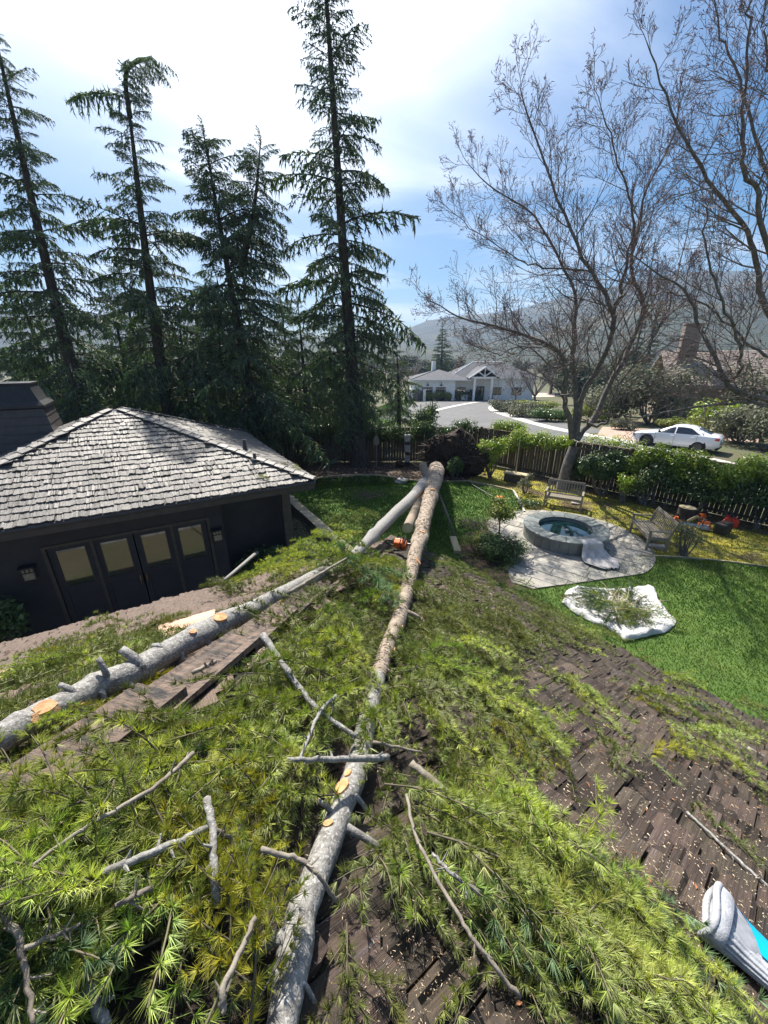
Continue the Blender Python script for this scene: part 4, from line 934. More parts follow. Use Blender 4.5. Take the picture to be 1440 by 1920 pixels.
hedge('dark leafy hedge between the bare tree trunk and the bright hedge', sF(1085, 835), sF(1205, 850), .5, 1.75, .3, .3, 6000, .095, m_leafd, 7)
hedge('thin strip of leaves above the fence right of the bare tree', sF(1100, 835), sF(1200, 848), 1.85, 2.05, -.45, .2, 1400, .085, m_hedge, 5)
bf = lambda s, off, z: np.array([-9.0 + s, 20.3 - off, z])
hedge('dark ivy hedge topping the shaded back fence', 0, 13.6, 1.35, 2.1, .1, .35, 14000, .11, m_leafd, 6, along=bf)
shrub('shrub', 'leafy upright shrub beside the root ball at the fence', 'shrub', (5.0, 17.6, 0), (.75, .6, 1.9), 2600, .1, m_hedge, 8, 1)
shrub('shrub', 'dark glossy shrub growing in front of the bare tree trunk', 'shrub', (8.9, 15.0, 0), (1.1, .5, 1.8), 4600, .1, m_leafd, 9, 2)
shrub('shrub', 'small dark shrub pinned in front of the root ball', 'shrub', g2(852, 900), (.5, .4, 1.1), 1300, .09, m_leafd, 7, 3)
shrub('shrub', 'thin upright shrub behind the bench by the fence', 'shrub', g2(1165, 945), (.4, .35, 1.2), 900, .08, m_hedge, 6, 4)
shrub('shrub', 'open branched shrub under the hedge beside the slatted bench', 'shrub', (10.0, 13.9, 0), (.7, .5, 1.7), 1500, .09, m_leafd, 7, 5)
shrub('rose_bush', 'thin rose bush with many stems in the moss right of the bench', 'rose bush', g2(1280, 1043), (.42, .42, 1.05), 900, .06, m_leafo, 9, 6, stems=8, z0=.3)
shrub('shrub', 'low leafy plant behind the bench seat back', 'shrub', g2(985, 925), (.45, .4, .9), 800, .07, m_leafo, 6, 7)
shrub('shrub', 'low dark groundcover clump left of the wooden bench', 'shrub', g2(985, 950), (.75, .5, .35), 1300, .06, m_leafd, 6, 8, z0=.1)
shrub('shrub', 'dense rounded shrub with bronze tips beside the patio', 'shrub', g2(932, 1050), (.82, .7, .8), 5200, .065, m_leafd, 10, 9, z0=.05)
shrub('shrub', 'pale tipped shrub growing under the young standard tree', 'shrub', g2(900, 1035), (.6, .5, .6), 2200, .06, m_leafy, 8, 10, z0=.05)
sp = thing('young_tree', 'young standard tree with round yellow green head beside the patio', 'tree', g2(930, 1035)); b = np.array(g2(930, 1035)); mb = MB(); mb.zmin = 0
topc = b + [.0, .1, 1.35]; lob = [(topc + rnd_dirs(1)[0] * [.3, .3, .22], (.26, .26, .2)) for _ in range(9)]; leaf_cloud(mb, lob, 1500, .085); mb.build('crown', m_leafy, sp)
mb = MB(); mb.tubes(spline([b, b + [.03, 0, .6], b + [0, .05, 1.1], topc], 8), np.linspace(.028, .015, 8), 6); P = np.array([spline([b + [0, .05, .95], (b + [0, .05, 1] + l[0]) / 2, l[0]], 5) for l in lob]); mb.tubes(P, np.broadcast_to(np.linspace(.014, .004, 5), P.shape[:2]), 4); mb.build('trunk', m_bare, sp)
shrub('shrub', 'tall leafy shrub standing above the back fence against the road', 'shrub', (2.2, 21.2, 0), (.95, .6, 3.1), 2200, .13, m_leafd, 9, 11, z0=.45)
shrub('shrub', 'dark shrub in the courtyard by the lantern', 'shrub', tuple(W3(1.35, .35, FL)), (.75, .4, 1.35), 2600, .12, m_leafd, 8, 12)
shrub('shrub', 'dark shrub at the lower left corner of the french doors', 'shrub', tuple(W3(6.6, .2, FL)), (.6, .4, 1.5), 1600, .12, m_leafd, 8, 13)
for i, (a_, b_, hh) in enumerate([(.0, 1.0, .45), (.05, 1.9, .5), (.1, 2.9, .5), (-.15, .3, .5)]):
    c = W3(a_ - .15, b_, FL); shrub('ground_ivy', ['grey green ivy clump at the near end of the garden wall', 'grey green ivy clump between wing corner and garden wall', 'grey green ivy clump deep beside the wing wall', 'round ivy mound nearest the fallen boughs below the wall'][i], 'ivy', tuple(c), (.62, .75, hh + .25), 2600, .07, m_leafo, 8, 30 + i, 'ivy clumps below the garden wall', z0=.05)

# mid-distance planting
for i, (px, py, sz, mat, lab) in enumerate([(945, 772, (2.4, 2, 1.5), m_leafo, 'low grey green shrub at the tip of the planted island'), (985, 782, (2.5, 2, 1.4), m_leafo, 'wide grey green shrub along the driveway apron'), (1030, 790, (2.2, 1.8, 1.3), m_leafd, 'dark shrub on the planted island behind the bare trunk'),
        (1010, 770, (3, 2, 1.2), m_leafy, 'low yellow green planting on the island'), (1165, 806, (1.2, 1.0, .9), m_leafo, 'rounded grey shrub at the front of the white car'), (1105, 790, (2.2, 1.8, 1.5), m_leafy, 'yellow green shrub left of the brick drive'),
        (1330, 812, (2.6, 1.8, 2.4), m_hedge, 'bright yellow green shrub behind the white car'), (1385, 830, (2.6, 1.8, 2.6), m_leafo, 'large olive shrub behind the car boot'), (1435, 845, (2.0, 1.6, 2.8), m_leafo, 'olive shrub at the right edge behind the car'), (1265, 805, (1.4, 1.1, .9), m_leafy, 'small bright shrub behind the car roof'),
        (1215, 795, (4.5, 3, 4.8), m_leafo, 'big feathery olive tree in front of the tan house'), (1150, 790, (3.6, 3, 3.8), m_leafo, 'feathery olive shrub behind the bare trunk'), (1410, 800, (4, 3, 5.5), m_leafo, 'tall olive tree beside the pinkish roof')]):
    b = gxy(px, py); shrub('shrub' if sz[2] < 3 else 'olive_tree', lab, 'shrub' if sz[2] < 3 else 'tree', b, sz, int(1300 * sz[0]), .16 + .03 * sz[0], mat, 10, 100 + i, z0=.08)
Gr = 'shrubs edging the white house forecourt'
for i, px in enumerate([795, 815, 838, 858, 872, 884, 893]):
    b = gxy(px, 752 if px < 850 else 751); shrub('shrub', ['yellow green', 'pale', 'leafy', 'pale yellow', 'dark', 'dark', 'dark'][i] + ' rounded shrub along the white house forecourt' if i in (0, 2) else ['pale green' , 'pale green', '', 'pale green', 'dark clipped', 'dark clipped', 'dark clipped'][i] + ' shrub in the row before the white house', 'shrub', b, (1.5, 1.2, 2.0), 700, .3, m_leafy if i < 4 else m_leafd, 6, 200 + i, Gr, z0=.05)
# far trees (shared meshes)
def far_tree_meshes(seed):
    mb = MB(); mb.zmin = 0; rs = random.Random(seed); lobes = []
    for k in range(9):
        a = k * 2.4; q = rs.uniform(.1, .7); lobes.append((np.array([math.cos(a) * q, math.sin(a) * q, rs.uniform(.5, 1.5)]), (rs.uniform(.3, .5), rs.uniform(.3, .5), rs.uniform(.25, .45))))
    leaf_cloud(mb, lobes, 1500, .13, .8); tr = MB(); tr.tubes([(0, 0, -.1), (0, 0, .6), (.05, 0, 1.2)], [.07, .06, .02], 6); return mb.mesh('crown', m_far), tr.mesh('trunk', m_conbark)
FT = [far_tree_meshes(i) for i in range(4)]; rs = random.Random(9)
def far_tree(x, y, z, s, sz, lab, g):
    me = FT[rs.randrange(4)]; o = bpy.data.objects.new('leafy_tree', None); COL.objects.link(o); o.location = (x, y, z); o.scale = (s, s, sz); o.rotation_euler = (0, 0, rs.random() * 6.28); tag(o, lab, 'tree', g)
    for n_, m_ in (('crown', me[0]), ('trunk', me[1])): c = bpy.data.objects.new(n_, m_); COL.objects.link(c); c.parent = o
for i in range(90):
    a = rs.uniform(-48, 52); d = rs.uniform(95, 230); x, y = d * math.sin(R_(a)), d * math.cos(R_(a)); s = rs.uniform(3.2, 6)
    if 0 < x < 34 and y < 100: y += 40
    far_tree(x, y, terr(y), s, s * rs.uniform(.7, 1.1), 'dark green tree in the wooded belt below the hills', 'trees below the hills')
for i in range(14):
    px = 1080 + i * 29; b = gxy(px, rs.uniform(742, 760)); far_tree(*b, rs.uniform(3, 4.4), rs.uniform(2.6, 3.8), 'dark tree in the belt behind the tan house', 'trees behind the tan house')
# tall dark firs in the distance
for (px, yb, yt, dd, lab) in ((830, 735, 605, 95, 'tall dark fir behind the white house'), (1215, 720, 560, 70, 'slim dark cypress left of the two behind the bare tree'), (1238, 720, 570, 72, 'slim dark cypress right of the two behind the bare tree')):
    t = at_y(px, yt, dd); slim = 'cypress' in lab; conifer(lab, (t[0], dd, terr(dd)), (t[0], dd, t[2]), terr(dd) + 1, 1.3 if slim else 4.2, 70 + px, None, .4, step=.7, per=8, pw=.6 if slim else .9, rtop=.4)
# ------------------------------------------------------------------ hills
def hill(name, ridge, dist, depth, amp, seed):
    rs = np.random.RandomState(seed); az = np.linspace(-75, 75, 170); dz = np.linspace(0, 1, 46)
    rp_ = np.array([(math.degrees(math.atan2(ray(px, py)[0], ray(px, py)[1])), ray(px, py)[2] / math.hypot(*ray(px, py)[:2])) for px, py in ridge])
    el = np.interp(az, rp_[:, 0], rp_[:, 1]); ph = rs.uniform(0, 6, 24); V = []
    A, Dm = np.meshgrid(az, dz, indexing='ij'); dd = dist + depth * Dm; prof = np.sin(np.clip(Dm / .75, 0, 1) * np.pi / 2) ** .9 * (1 - np.clip((Dm - .75) / .25, 0, 1) * .4)
    top = (CAM_H + el * (dist + depth * .75))[:, None]; X = dd * np.sin(np.radians(A)); Y = dd * np.cos(np.radians(A))
    gul = sum(np.sin(A * (.12 + .09 * k) + Dm * (3 + k) + ph[k]) / (1 + .6 * k) for k in range(7)) * amp
    rough = rs.normal(0, amp * .12, A.shape); Z = -3 + (top + 3) * prof + (gul * np.sin(np.clip(Dm, 0, 1) * np.pi) * .8 + rough) * np.minimum(1, Dm * 4)
    n = len(dz); i = np.arange(len(az) - 1)[:, None] * n; j = np.arange(n - 1)[None]; mb = MB()
    mb.add(np.stack([X, Y, Z], -1).reshape(-1, 3), q=np.stack([i + j, i + n + j, i + n + j + 1, i + j + 1], -1).reshape(-1, 4)); return struct(mb.build(name, m_hill, None, True))
hill('hills', [(-400, 590), (0, 585), (120, 590), (400, 620), (600, 632), (750, 624), (800, 608), (860, 601), (950, 592), (1040, 572), (1100, 556), (1200, 540), (1300, 528), (1440, 522), (1800, 560)], 700, 1100, 7, 3)
hill('foothill', [(-400, 660), (300, 655), (700, 652), (900, 645), (1020, 622), (1100, 600), (1250, 580), (1440, 575), (1800, 600)], 380, 420, 4, 5)
# ================================================================== FAR BUILDINGS AND CAR
WH = at_g(860, 745); HY = 78.0; hz = terr(HY)
def hx(px, py=745): return at_y(px, py, HY)[0]
def hzv(py, y=HY): return at_y(860, py, y)[2]
wh = thing('white_house', 'white single storey house with slate roof, two garage doors and gable porch', 'house', (hx(860), HY + 5, hz))
X0, X1, XM = hx(774), hx(1000), hx(850); ZE = hzv(708); ZR = hzv(684) + .5
def hb(name, x0, x1, y0, y1, z0, z1, mat, parent=wh, bev=0):
    mb = MB(); c = ((x0 + x1) / 2, (y0 + y1) / 2, (z0 + z1) / 2); s = (abs(x1 - x0), abs(y1 - y0), abs(z1 - z0))
    mb.box(c, s) if not bev else mb.rbox(c, s, bev); return mb.build(name, mat, parent)
hb('wall', XM, X1, HY + .6, HY + 11, hz, ZE, m_housew); hb('wall', X0, XM - .002, HY - 1.2, HY + 10, hz, ZE - .25, m_housew)
def hiproof(x0, x1, y0, y1, ze, zr, ov=.5, parent=wh):
    mb = MB(); x0 -= ov; x1 += ov; y0 -= ov; y1 += ov; h = (y1 - y0) / 2; V = [(x0, y0, ze), (x1, y0, ze), (x1, y1, ze), (x0, y1, ze), (x0 + h, y0 + h, zr), (x1 - h, y0 + h, zr)]
    V2 = [(a, b, c - .18) for a, b, c in V[:4]]
    mb.add(V + V2, q=[[0, 1, 5, 4], [2, 3, 4, 5], [6, 7, 1, 0], [7, 8, 2, 1], [8, 9, 3, 2], [9, 6, 0, 3], [9, 8, 7, 6]], t=[[1, 2, 5], [3, 0, 4]]); r = mb.build('roof', m_slateroof, parent)
    f = MB(); f.box(((x0 + x1) / 2, y0 - .03, ze - .1), (x1 - x0, .06, .22)); f.build('fascia', m_housew, r)
    c = MB(); c.tubes([V[0], V[4]], [.09, .09], 5); c.tubes([V[4], V[5]], [.07, .07], 5); c.build('ridge_trim', m_housew if x0 > X0 else m_slateroof, r); return r
hiproof(XM - .6, X1, HY + .6, HY + 11, ZE, ZR); hiproof(X0, XM + 2.5, HY - 1.2, HY + 9, ZE - .25, ZR - 1.4)
for (pa, pb) in ((790, 809), (815, 833)):
    gd = hb('garage_door', hx(pa), hx(pb), HY - 1.26, HY - 1.19, hz, hz + 2.55, m_darkdoor)
    for k in range(1, 4): hb('door_panel_joint', hx(pa), hx(pb), HY - 1.275, HY - 1.262, hz + k * .64, hz + k * .64 + .05, m_black, gd)
    for k in range(4):
        xa = hx(pa) + (hx(pb) - hx(pa)) * (k + .12) / 4; xb = hx(pa) + (hx(pb) - hx(pa)) * (k + .88) / 4; hb('pane', xa, xb, HY - 1.28, HY - 1.262, hz + 2.05, hz + 2.42, m_glass, gd)
    xc = (hx(pa) + hx(pb)) / 2; mb = MB(); mb.tubes(spline([(xc, HY - 1.2, hz + 3.3), (xc, HY - 1.6, hz + 3.45), (xc, HY - 1.7, hz + 3.15)], 6), [.04] * 6, 6); mb.lathe([(.05, .32), (.32, 0)], 12, c=(xc, HY - 1.7, hz + 2.85)); mb.build('barn_lamp', m_black, wh)
for (pa, pb, za, zb, panes) in ((857, 873, 1.05, 2.45, 3), (925, 940, 1.0, 2.4, 3), (960, 978, 1.0, 2.4, 3)):
    w = hb('window', hx(pa), hx(pb), HY + .52, HY + .6, hz + za, hz + zb, m_darkdoor)
    for k in range(panes): xa = hx(pa) + (hx(pb) - hx(pa)) * (k + .07) / panes; xb = hx(pa) + (hx(pb) - hx(pa)) * (k + .93) / panes; hb('pane', xa, xb, HY + .49, HY + .518, hz + za + .1, hz + zb - .1, m_glass, w)
# porch with trussed gable
PX0, PX1, PYF = hx(880), hx(918), HY - 2.2
for px in (883, 914): hb('porch_column', hx(px) - .2, hx(px) + .2, PYF - .2, PYF + .2, hz, ZE - .1, m_housew, bev=.03)
hb('porch_beam', PX0 - .3, PX1 + .3, PYF - .22, PYF + .22, ZE - .1, ZE + .25, m_housew)
xm = (PX0 + PX1) / 2; zg = ZE + 2.1; mb = MB()
for sx in (-1, 1):
    e = (xm + sx * ((PX1 - PX0) / 2 + 1.0)); mb.add([(xm, PYF - .6, zg), (e, PYF - .6, ZE + .1), (e, HY + 3, ZE + .1), (xm, HY + 3, zg), (xm, PYF - .6, zg - .2), (e, PYF - .6, ZE - .1), (e, HY + 3, ZE - .1), (xm, HY + 3, zg - .2)], q=[[0, 1, 2, 3], [4, 5, 6, 7], [0, 1, 5, 4], [1, 2, 6, 5]])
pr = mb.build('porch_roof', m_slateroof, wh); mb = MB()
for sx in (-1, 1):
    e = xm + sx * ((PX1 - PX0) / 2 + 1.0); mb.tubes([(xm, PYF - .64, zg - .1), (e, PYF - .64, ZE)], [.17, .17], 4); mb.tubes([(xm, PYF - .5, ZE + .3), (xm + sx * 1.3, PYF - .5, ZE + 1.2)], [.1, .1], 4)
mb.tubes([(xm, PYF - .5, ZE + .2), (xm, PYF - .5, zg - .2)], [.1, .1], 4); mb.build('gable_truss', m_housew, pr)
dd = hb('entrance_door', hx(893), hx(908), HY + .5, HY + .58, hz, hz + 2.6, m_darkdoor)
for k in (0, 1): xa = hx(893) + (hx(908) - hx(893)) * (.08 + k * .48); xb = xa + (hx(908) - hx(893)) * .36; hb('pane', xa, xb, HY + .47, HY + .498, hz + .3, hz + 2.45, m_glass, dd)
hb('chimney', hx(816, 690), hx(823, 690), HY + 5, HY + 6, ZE, hzv(677, HY + 5), m_housew)
for (px, lab) in ((888, 'dark potted plant left of the white house entrance'), (916, 'dark potted plant right of the white house entrance'), (840, 'dark planter box beside the garage doors'), (877, 'dark planter under the left window of the white house')):
    pl = thing('potted_plant', lab, 'plant', (hx(px), HY - 1.6, hz), 'planters along the white house front'); mb = MB(); mb.lathe([(0, .02), (.3, .02), (.42, .75), (.36, .75), (.33, .6), (0, .6)], 12, c=(hx(px), HY - 1.6, hz)); mb.build('pot', m_black, pl)
    mb = MB(); mb.zmin = hz; leaf_cloud(mb, [(np.array([hx(px), HY - 1.6, hz + 1.1]), (.4, .4, .5))], 150, .2); mb.build('foliage', m_leafd, pl)
for (px, lab) in ((868, 'white garden chair before the white house window, left one'), (874, 'white garden chair before the white house window, right one')):
    gc = thing('garden_chair', lab, 'chair', (hx(px), HY - 1, hz), 'white chairs on the forecourt')
    hb('seat', hx(px) - .5, hx(px) + .5, HY - 1.5, HY - .6, hz + .3, hz + .5, m_housew, gc, .05); hb('backrest', hx(px) - .5, hx(px) + .5, HY - .65, HY - .5, hz + .5, hz + 1.1, m_housew, gc, .05)
    for sx in (-.42, .42):
        for sy in (-1.42, -.7): hb('leg', hx(px) + sx - .04, hx(px) + sx + .04, HY + sy - .04, HY + sy + .04, hz, hz + .3, m_housew, gc)
gt = thing('garden_gate', 'small dark arched gate between white posts left of the garages', 'gate', (hx(780), HY - 2.5, hz)); gx = hx(779)
hb('gate_post', gx - 1.7, gx - 1.2, HY - 2.8, HY - 2.3, hz, hz + 2.2, m_housew, gt, .03); hb('gate_post', gx + 1.2, gx + 1.7, HY - 2.8, HY - 2.3, hz, hz + 2.2, m_housew, gt, .03)
mb = MB()
for k in range(10): x = gx - 1.1 + k * .245; mb.box((x, HY - 2.55, hz + .95 + .2 * math.sin(k / 9 * math.pi)), (.2, .06, 1.9 + .4 * math.sin(k / 9 * math.pi)))
mb.build('gate_leaf', m_darkdoor, gt)

# tan brick house on the right, partly behind the olive trees
bz = terr(40); bh = thing('tan_house', 'tan house with pinkish shingle roof and brick chimney at the right', 'house', (24, 42, bz))
def pb_(px, py, y): return at_y(px, py, y)
A0 = pb_(1246, 800, 36)[:2]; e1h = unit([.93, -.37]); e2h = np.array([-e1h[1], e1h[0]])
def H3(a, b, z): return np.array([*(A0 + e1h * a + e2h * b), z])
mb = MB(); c = H3(7, 5, (bz + 3) / 2 + .2); mb.box(c, (14, 9, 3 - bz), rotz(math.atan2(e1h[1], e1h[0]))); mb.build('wall', m_stucco, bh)
ze, zr = 3.1, 6.0; mb = MB(); V = [H3(-.6, -.2, ze), H3(15, -.2, ze), H3(15, 5, zr), H3(-.6, 5, zr), H3(15, 10.2, ze), H3(-.6, 10.2, ze)]; V2 = [v - np.array([0, 0, .22]) for v in V]
mb.add(V + V2, q=[[0, 1, 2, 3], [3, 2, 4, 5], [0, 3, 9, 6], [3, 5, 11, 9], [6, 7, 1, 0], [7, 8, 2, 1], [6, 9, 8, 7], [9, 11, 10, 8]]); hr = mb.build('roof', m_pinkroof, bh)
mb = MB(); nrow = 24
for k in range(nrow):
    f0, f1 = k / nrow, (k + 1) / nrow; x = -.62; rs_ = random.Random(k)
    while x < 15:
        w = rs_.uniform(.25, .5); h_ = .035 + rs_.random() * .03; p0 = H3(x, -.2 + 5.2 * f0, ze + (zr - ze) * f0 + h_); p1 = H3(x + w - .03, -.2 + 5.2 * f0, ze + (zr - ze) * f0 + h_); q1 = H3(x + w - .03, -.2 + 5.2 * f1, ze + (zr - ze) * f1 + .012); q0 = H3(x, -.2 + 5.2 * f1, ze + (zr - ze) * f1 + .012); dn = np.array([0, 0, h_])
        mb.add([p0, p1, q1, q0, p0 - dn, p1 - dn], q=[[0, 1, 2, 3], [4, 5, 1, 0]]); x += w
stuff(mb.build('shingle_courses', m_pinkroof, hr))
cc = H3(1.0, 3.2, 0); mb = MB(); R3 = rotz(math.atan2(e1h[1], e1h[0])); mb.box((cc[0], cc[1], 5.2), (1.3, .9, 6), R3); chm = mb.build('chimney', m_joint, bh)
for k in range(34):
    for (ax, ay, wx, wy, n_) in ((0, -.46, 1.3, .02, 5), (-.66, 0, .02, .9, 3)):
        for j in range(n_):
            L = (wx if n_ == 5 else wy) / n_; u_ = (j + .5 + (.5 if k % 2 else 0) - (.25)) * L - (wx if n_ == 5 else wy) / 2
            if abs(u_) > (wx if n_ == 5 else wy) / 2 - L * .2: continue
            off = np.array([u_, ay, 0]) if n_ == 5 else np.array([ax, u_, 0])
            if k == 0 and j == 0: pass
            if not hasattr(m_brick, 'x'): pass
            bmb = globals().setdefault('_bm', MB()); bmb.box(np.array([cc[0], cc[1], 4.6 + k * .105]) + R3 @ off, (L - .02 if n_ == 5 else .03, .03 if n_ == 5 else L - .02, .085), R3)
stuff(_bm.build('chimney_bricks', m_brick, chm)); mb = MB(); mb.rbox((cc[0], cc[1], 8.22), (1.5, 1.1, .12), .02, R3); mb.build('chimney_cap', m_brick, chm)
fw = thing('stucco_pier', 'tan weathered stucco pier at the end of the brick drive', 'wall', (*A0, bz)); mb = MB(); c = H3(-.2, -.9, bz + 1.6); mb.rbox(c, (2.0, .5, 3.3), .04, R3); mb.build('pier', m_stucco, fw)

# ------------------------------------------------------------------ white sedan
def G3(px, py): p = at_z(px, py, 0); return p
wf, wr = G3(1209, 836), G3(1305, 849); cd = unit((wf - wr)[:2]); cmid = (wf + wr)[:2] / 2 + np.array([cd[1], -cd[0]]) * .80
car = thing('parked_car', 'white four door sedan parked behind the hedge with red tail light', 'car', (*cmid, .02), world_built=False, rot=(0, 0, math.atan2(cd[1], cd[0])))
car.scale = (1.0, 1.0, 1.0)
# local: +x front. stations: x, zbot, w_low, w_belt, z_belt, w_roof, z_top
ST = np.array([[2.28, .36, .42, .55, .62, .40, .66], [2.20, .24, .66, .72, .70, .55, .745], [1.95, .20, .80, .83, .80, .62, .845], [1.30, .20, .865, .885, .90, .66, .965], [.92, .20, .875, .89, .945, .67, 1.005], [.55, .20, .88, .893, .955, .63, 1.22],
               [.10, .20, .88, .895, .965, .585, 1.43], [-.30, .20, .88, .895, .975, .575, 1.475], [-.75, .20, .88, .893, .985, .57, 1.45], [-1.15, .20, .88, .89, .995, .575, 1.35], [-1.55, .20, .875, .885, 1.005, .60, 1.17], [-1.85, .22, .865, .875, 1.01, .64, 1.065], [-2.15, .27, .82, .84, 1.0, .66, 1.045], [-2.26, .36, .72, .77, .92, .64, .97], [-2.29, .42, .60, .66, .80, .55, .84]])
xs = np.linspace(2.28, -2.29, 46); S_ = np.stack([np.interp(-xs, -ST[:, 0], ST[:, k]) for k in range(7)], 1)
k3 = np.array([.25, .5, .25])
for k in range(1, 7): pad = np.r_[S_[0, k], S_[:, k], S_[-1, k]]; S_[:, k] = np.convolve(pad, k3, 'valid')
def ring(s):
    x, zb, wl, wb, zbt, wt, zt = s
    half = [(0, zb), (wl * .8, zb), (wl, zb + .08), (wl + .012, (zb + zbt) / 2), (wb, zbt - .06), (wb - .03, zbt), (wt + .03, zt - .07), (wt - .06, zt - .02), (wt * .5, zt), (0, zt + .006)]
    return [(x, y, z) for y, z in half] + [(x, -y, z) for y, z in half[-2:0:-1]]
Rg = np.array([ring(s) for s in S_]); K = Rg.shape[1]; n = len(xs); i = np.arange(n - 1)[:, None] * K; j = np.arange(K)[None]; j2 = (j + 1) % K
mb = MB(); mb.add(Rg.reshape(-1, 3), q=np.stack([i + j, i + j2, i + K + j2, i + K + j], -1).reshape(-1, 4))
for e in (0, n - 1):
    c = Rg[e].mean(0); b0 = mb.n; mb.add(np.r_[Rg[e], [c]], t=[[a, (a + 1) % K, K] for a in range(K)])
body = mb.build('body', m_carw, car, True)
def ringat(x): return np.array(ring(np.array([np.interp(-x, -xs, S_[:, k]) for k in range(7)])))
def panel(name, xa, xb, f0, f1, mat, parent=car, sides=(1, -1), lowx=None, n=8, off=.012):
    for sd in sides:
        A, B = [], []
        for t in np.linspace(0, 1, n):
            x = xa + (xb - xa) * t; g = ringat(x); lo, hi = g[5].copy(), g[6].copy(); o = np.array([0, off, off * .5]); a = lo + (hi - lo) * f0(t) + o; b = lo + (hi - lo) * f1(t) + o; a[1] *= sd; b[1] *= sd; A.append(a); B.append(b)
        mb = MB(); mb.ribbon(A, B); mb.build(name, mat, parent)
# side glass: front and rear windows, tapering with the greenhouse
panel('side_window', .98, -.02, lambda t: .06, lambda t: .12 + .80 * min(1, t * 1.45), m_carg)
panel('side_window', -.10, -1.32, lambda t: .06 + .1 * max(0, t - .7) * 3, lambda t: .92 - .80 * max(0, (t - .55) / .45) ** 1.4, m_carg)
def top_panel(name, xa, xb, fr0, mat):
    A = []; m_ = 7
    for t in np.linspace(0, 1, 6):
        x = xa + (xb - xa) * t; g = ringat(x); w = g[7][1] * fr0; z = np.interp(np.abs(np.linspace(-w, w, m_)), [0, g[8][1], g[7][1]], [g[9][2], g[8][2], g[7][2]]); A.append(np.c_[[x] * m_, np.linspace(-w, w, m_), z + .012])
    mb = MB(); V = np.array(A); ii = np.arange(5)[:, None] * m_; jj = np.arange(m_ - 1)[None]; mb.add(V.reshape(-1, 3), q=np.stack([ii + jj, ii + jj + 1, ii + m_ + jj + 1, ii + m_ + jj], -1).reshape(-1, 4)); mb.build(name, mat, car)
top_panel('windscreen', .90, .18, .96, m_carg); top_panel('rear_window', -1.12, -1.76, .95, m_carg)
for wx in (1.33, -1.33):
    for sd in (1, -1):
        w = MB(); w.lathe([(.30, -.10), (.325, -.08), (.33, 0), (.325, .08), (.30, .10), (.22, .105)], 26); rim = MB(); rim.lathe([(0, .07), (.06, .09), (.2, .085), (.225, .10)], 20)
        for k in range(5): a = k * 2 * math.pi / 5; rim.box((math.cos(a) * .12, math.sin(a) * .12, .098), (.2, .045, .02), rotz(a))
        hub = np.array([[1, 0, 0], [0, 0, sd], [0, -sd, 0]]).T @ np.eye(3)
        arch = MB(); arch.lathe([(0, .0), (.40, 0), (.40, -.02)], 26)
        for (m_, nm, mt, offy) in ((arch, 'wheel_arch', m_rubber, .885),):
            o = MB(); o.merge(m_, M4(np.array([[1, 0, 0], [0, 0, sd], [0, 1, 0]]), np.array([wx, sd * offy, .36]))); o.build(nm, mt, car)
        o = MB(); o.merge(w, M4(np.array([[1, 0, 0], [0, 0, sd], [0, 1, 0]]), np.array([wx, sd * .80, .33]))); wo_ = o.build('wheel', m_rubber, car, True)
        o = MB(); o.merge(rim, M4(np.array([[1, 0, 0], [0, 0, sd], [0, 1, 0]]), np.array([wx, sd * .815, .33]))); o.build('rim', m_rim, wo_)
for sd in (1, -1):
    mb = MB(); mb.rbox((-2.10, sd * .74, .86), (.30, .22, .17), .05, seg=2); mb.build('tail_light', m_tail, car)
    mb = MB(); mb.rbox((2.08, sd * .66, .66), (.26, .24, .12), .05, seg=2); mb.build('headlight', m_lens_in, car)
    mb = MB(); mb.rbox((.72, sd * .99, 1.03), (.12, .2, .13), .04, seg=2); mb.build('mirror', m_black if sd > 0 else m_carw, car)
    for hx_ in (.02, -1.0): mb = MB(); mb.rbox((hx_, sd * .912, .86), (.2, .03, .035), .012); mb.build('door_handle', m_carw, car)
    for sx in (.93, -.08, -1.2):
        g = [ringat(sx)[k] for k in (2, 3, 4, 5)]; P = np.array([[q[0], (q[1] + .003) * sd, q[2]] for q in g]); mb = MB(); mb.tubes(P, [.005] * 4, 4); mb.build('door_gap', m_rubber, car)
mb = MB(); mb.rbox((-2.295, 0, .74), (.02, .34, .15), .004); mb.build('licence_plate', m_housew, car); mb = MB(); mb.rbox((-2.29, 0, .90), (.02, .11, .06), .006, seg=2); mb.build('badge', m_black, car)
mb = MB(); mb.rbox((-2.2, 0, .30), (.16, 1.3, .16), .03); mb.build('rear_valance', m_rubber, car)
# ================================================================== FALLEN TREE
ft = thing('fallen_tree', 'fallen grey barked conifer lying from its root ball across the lawn onto the roof', 'tree', (2.4, 17.2, 0))
base = at_y(818, 880, 17.3)
def stem_path(px, roof_from, lift, w):
    """px: picture centre line; from index roof_from on the stem rests on the roof, before it a straight span to the base"""
    P = [None] * len(px); rad = [0] * len(px)
    for i in range(roof_from, len(px)):
        p = at_roof(*px[i], lift + .03); d = project(p)[2]; r = w[i] / 2 * d / FPX; P[i] = at_roof(*px[i], lift + r); rad[i] = w[i] / 2 * project(P[i])[2] / FPX
    d0 = project(base)[2]; d1 = project(P[roof_from])[2]; L = np.r_[0, np.cumsum([math.dist(px[i], px[i + 1]) for i in range(roof_from)])]
    for i in range(roof_from):
        inv = (1 / d0) * (1 - L[i] / L[-1]) + (1 / d1) * L[i] / L[-1]; d = 1 / inv; P[i] = ray(*px[i]) * d + [0, 0, CAM_H]; rad[i] = w[i] / 2 * d / FPX
    return np.array(P), np.array(rad)
PXR = [(818, 880), (811, 915), (803, 945), (796, 975), (789, 1003), (780, 1035), (771, 1072), (762, 1113), (746, 1163), (725, 1218), (708, 1270), (690, 1345), (667, 1447), (640, 1513), (622, 1565), (596, 1632), (568, 1705), (553, 1780), (538, 1870), (522, 1960)]
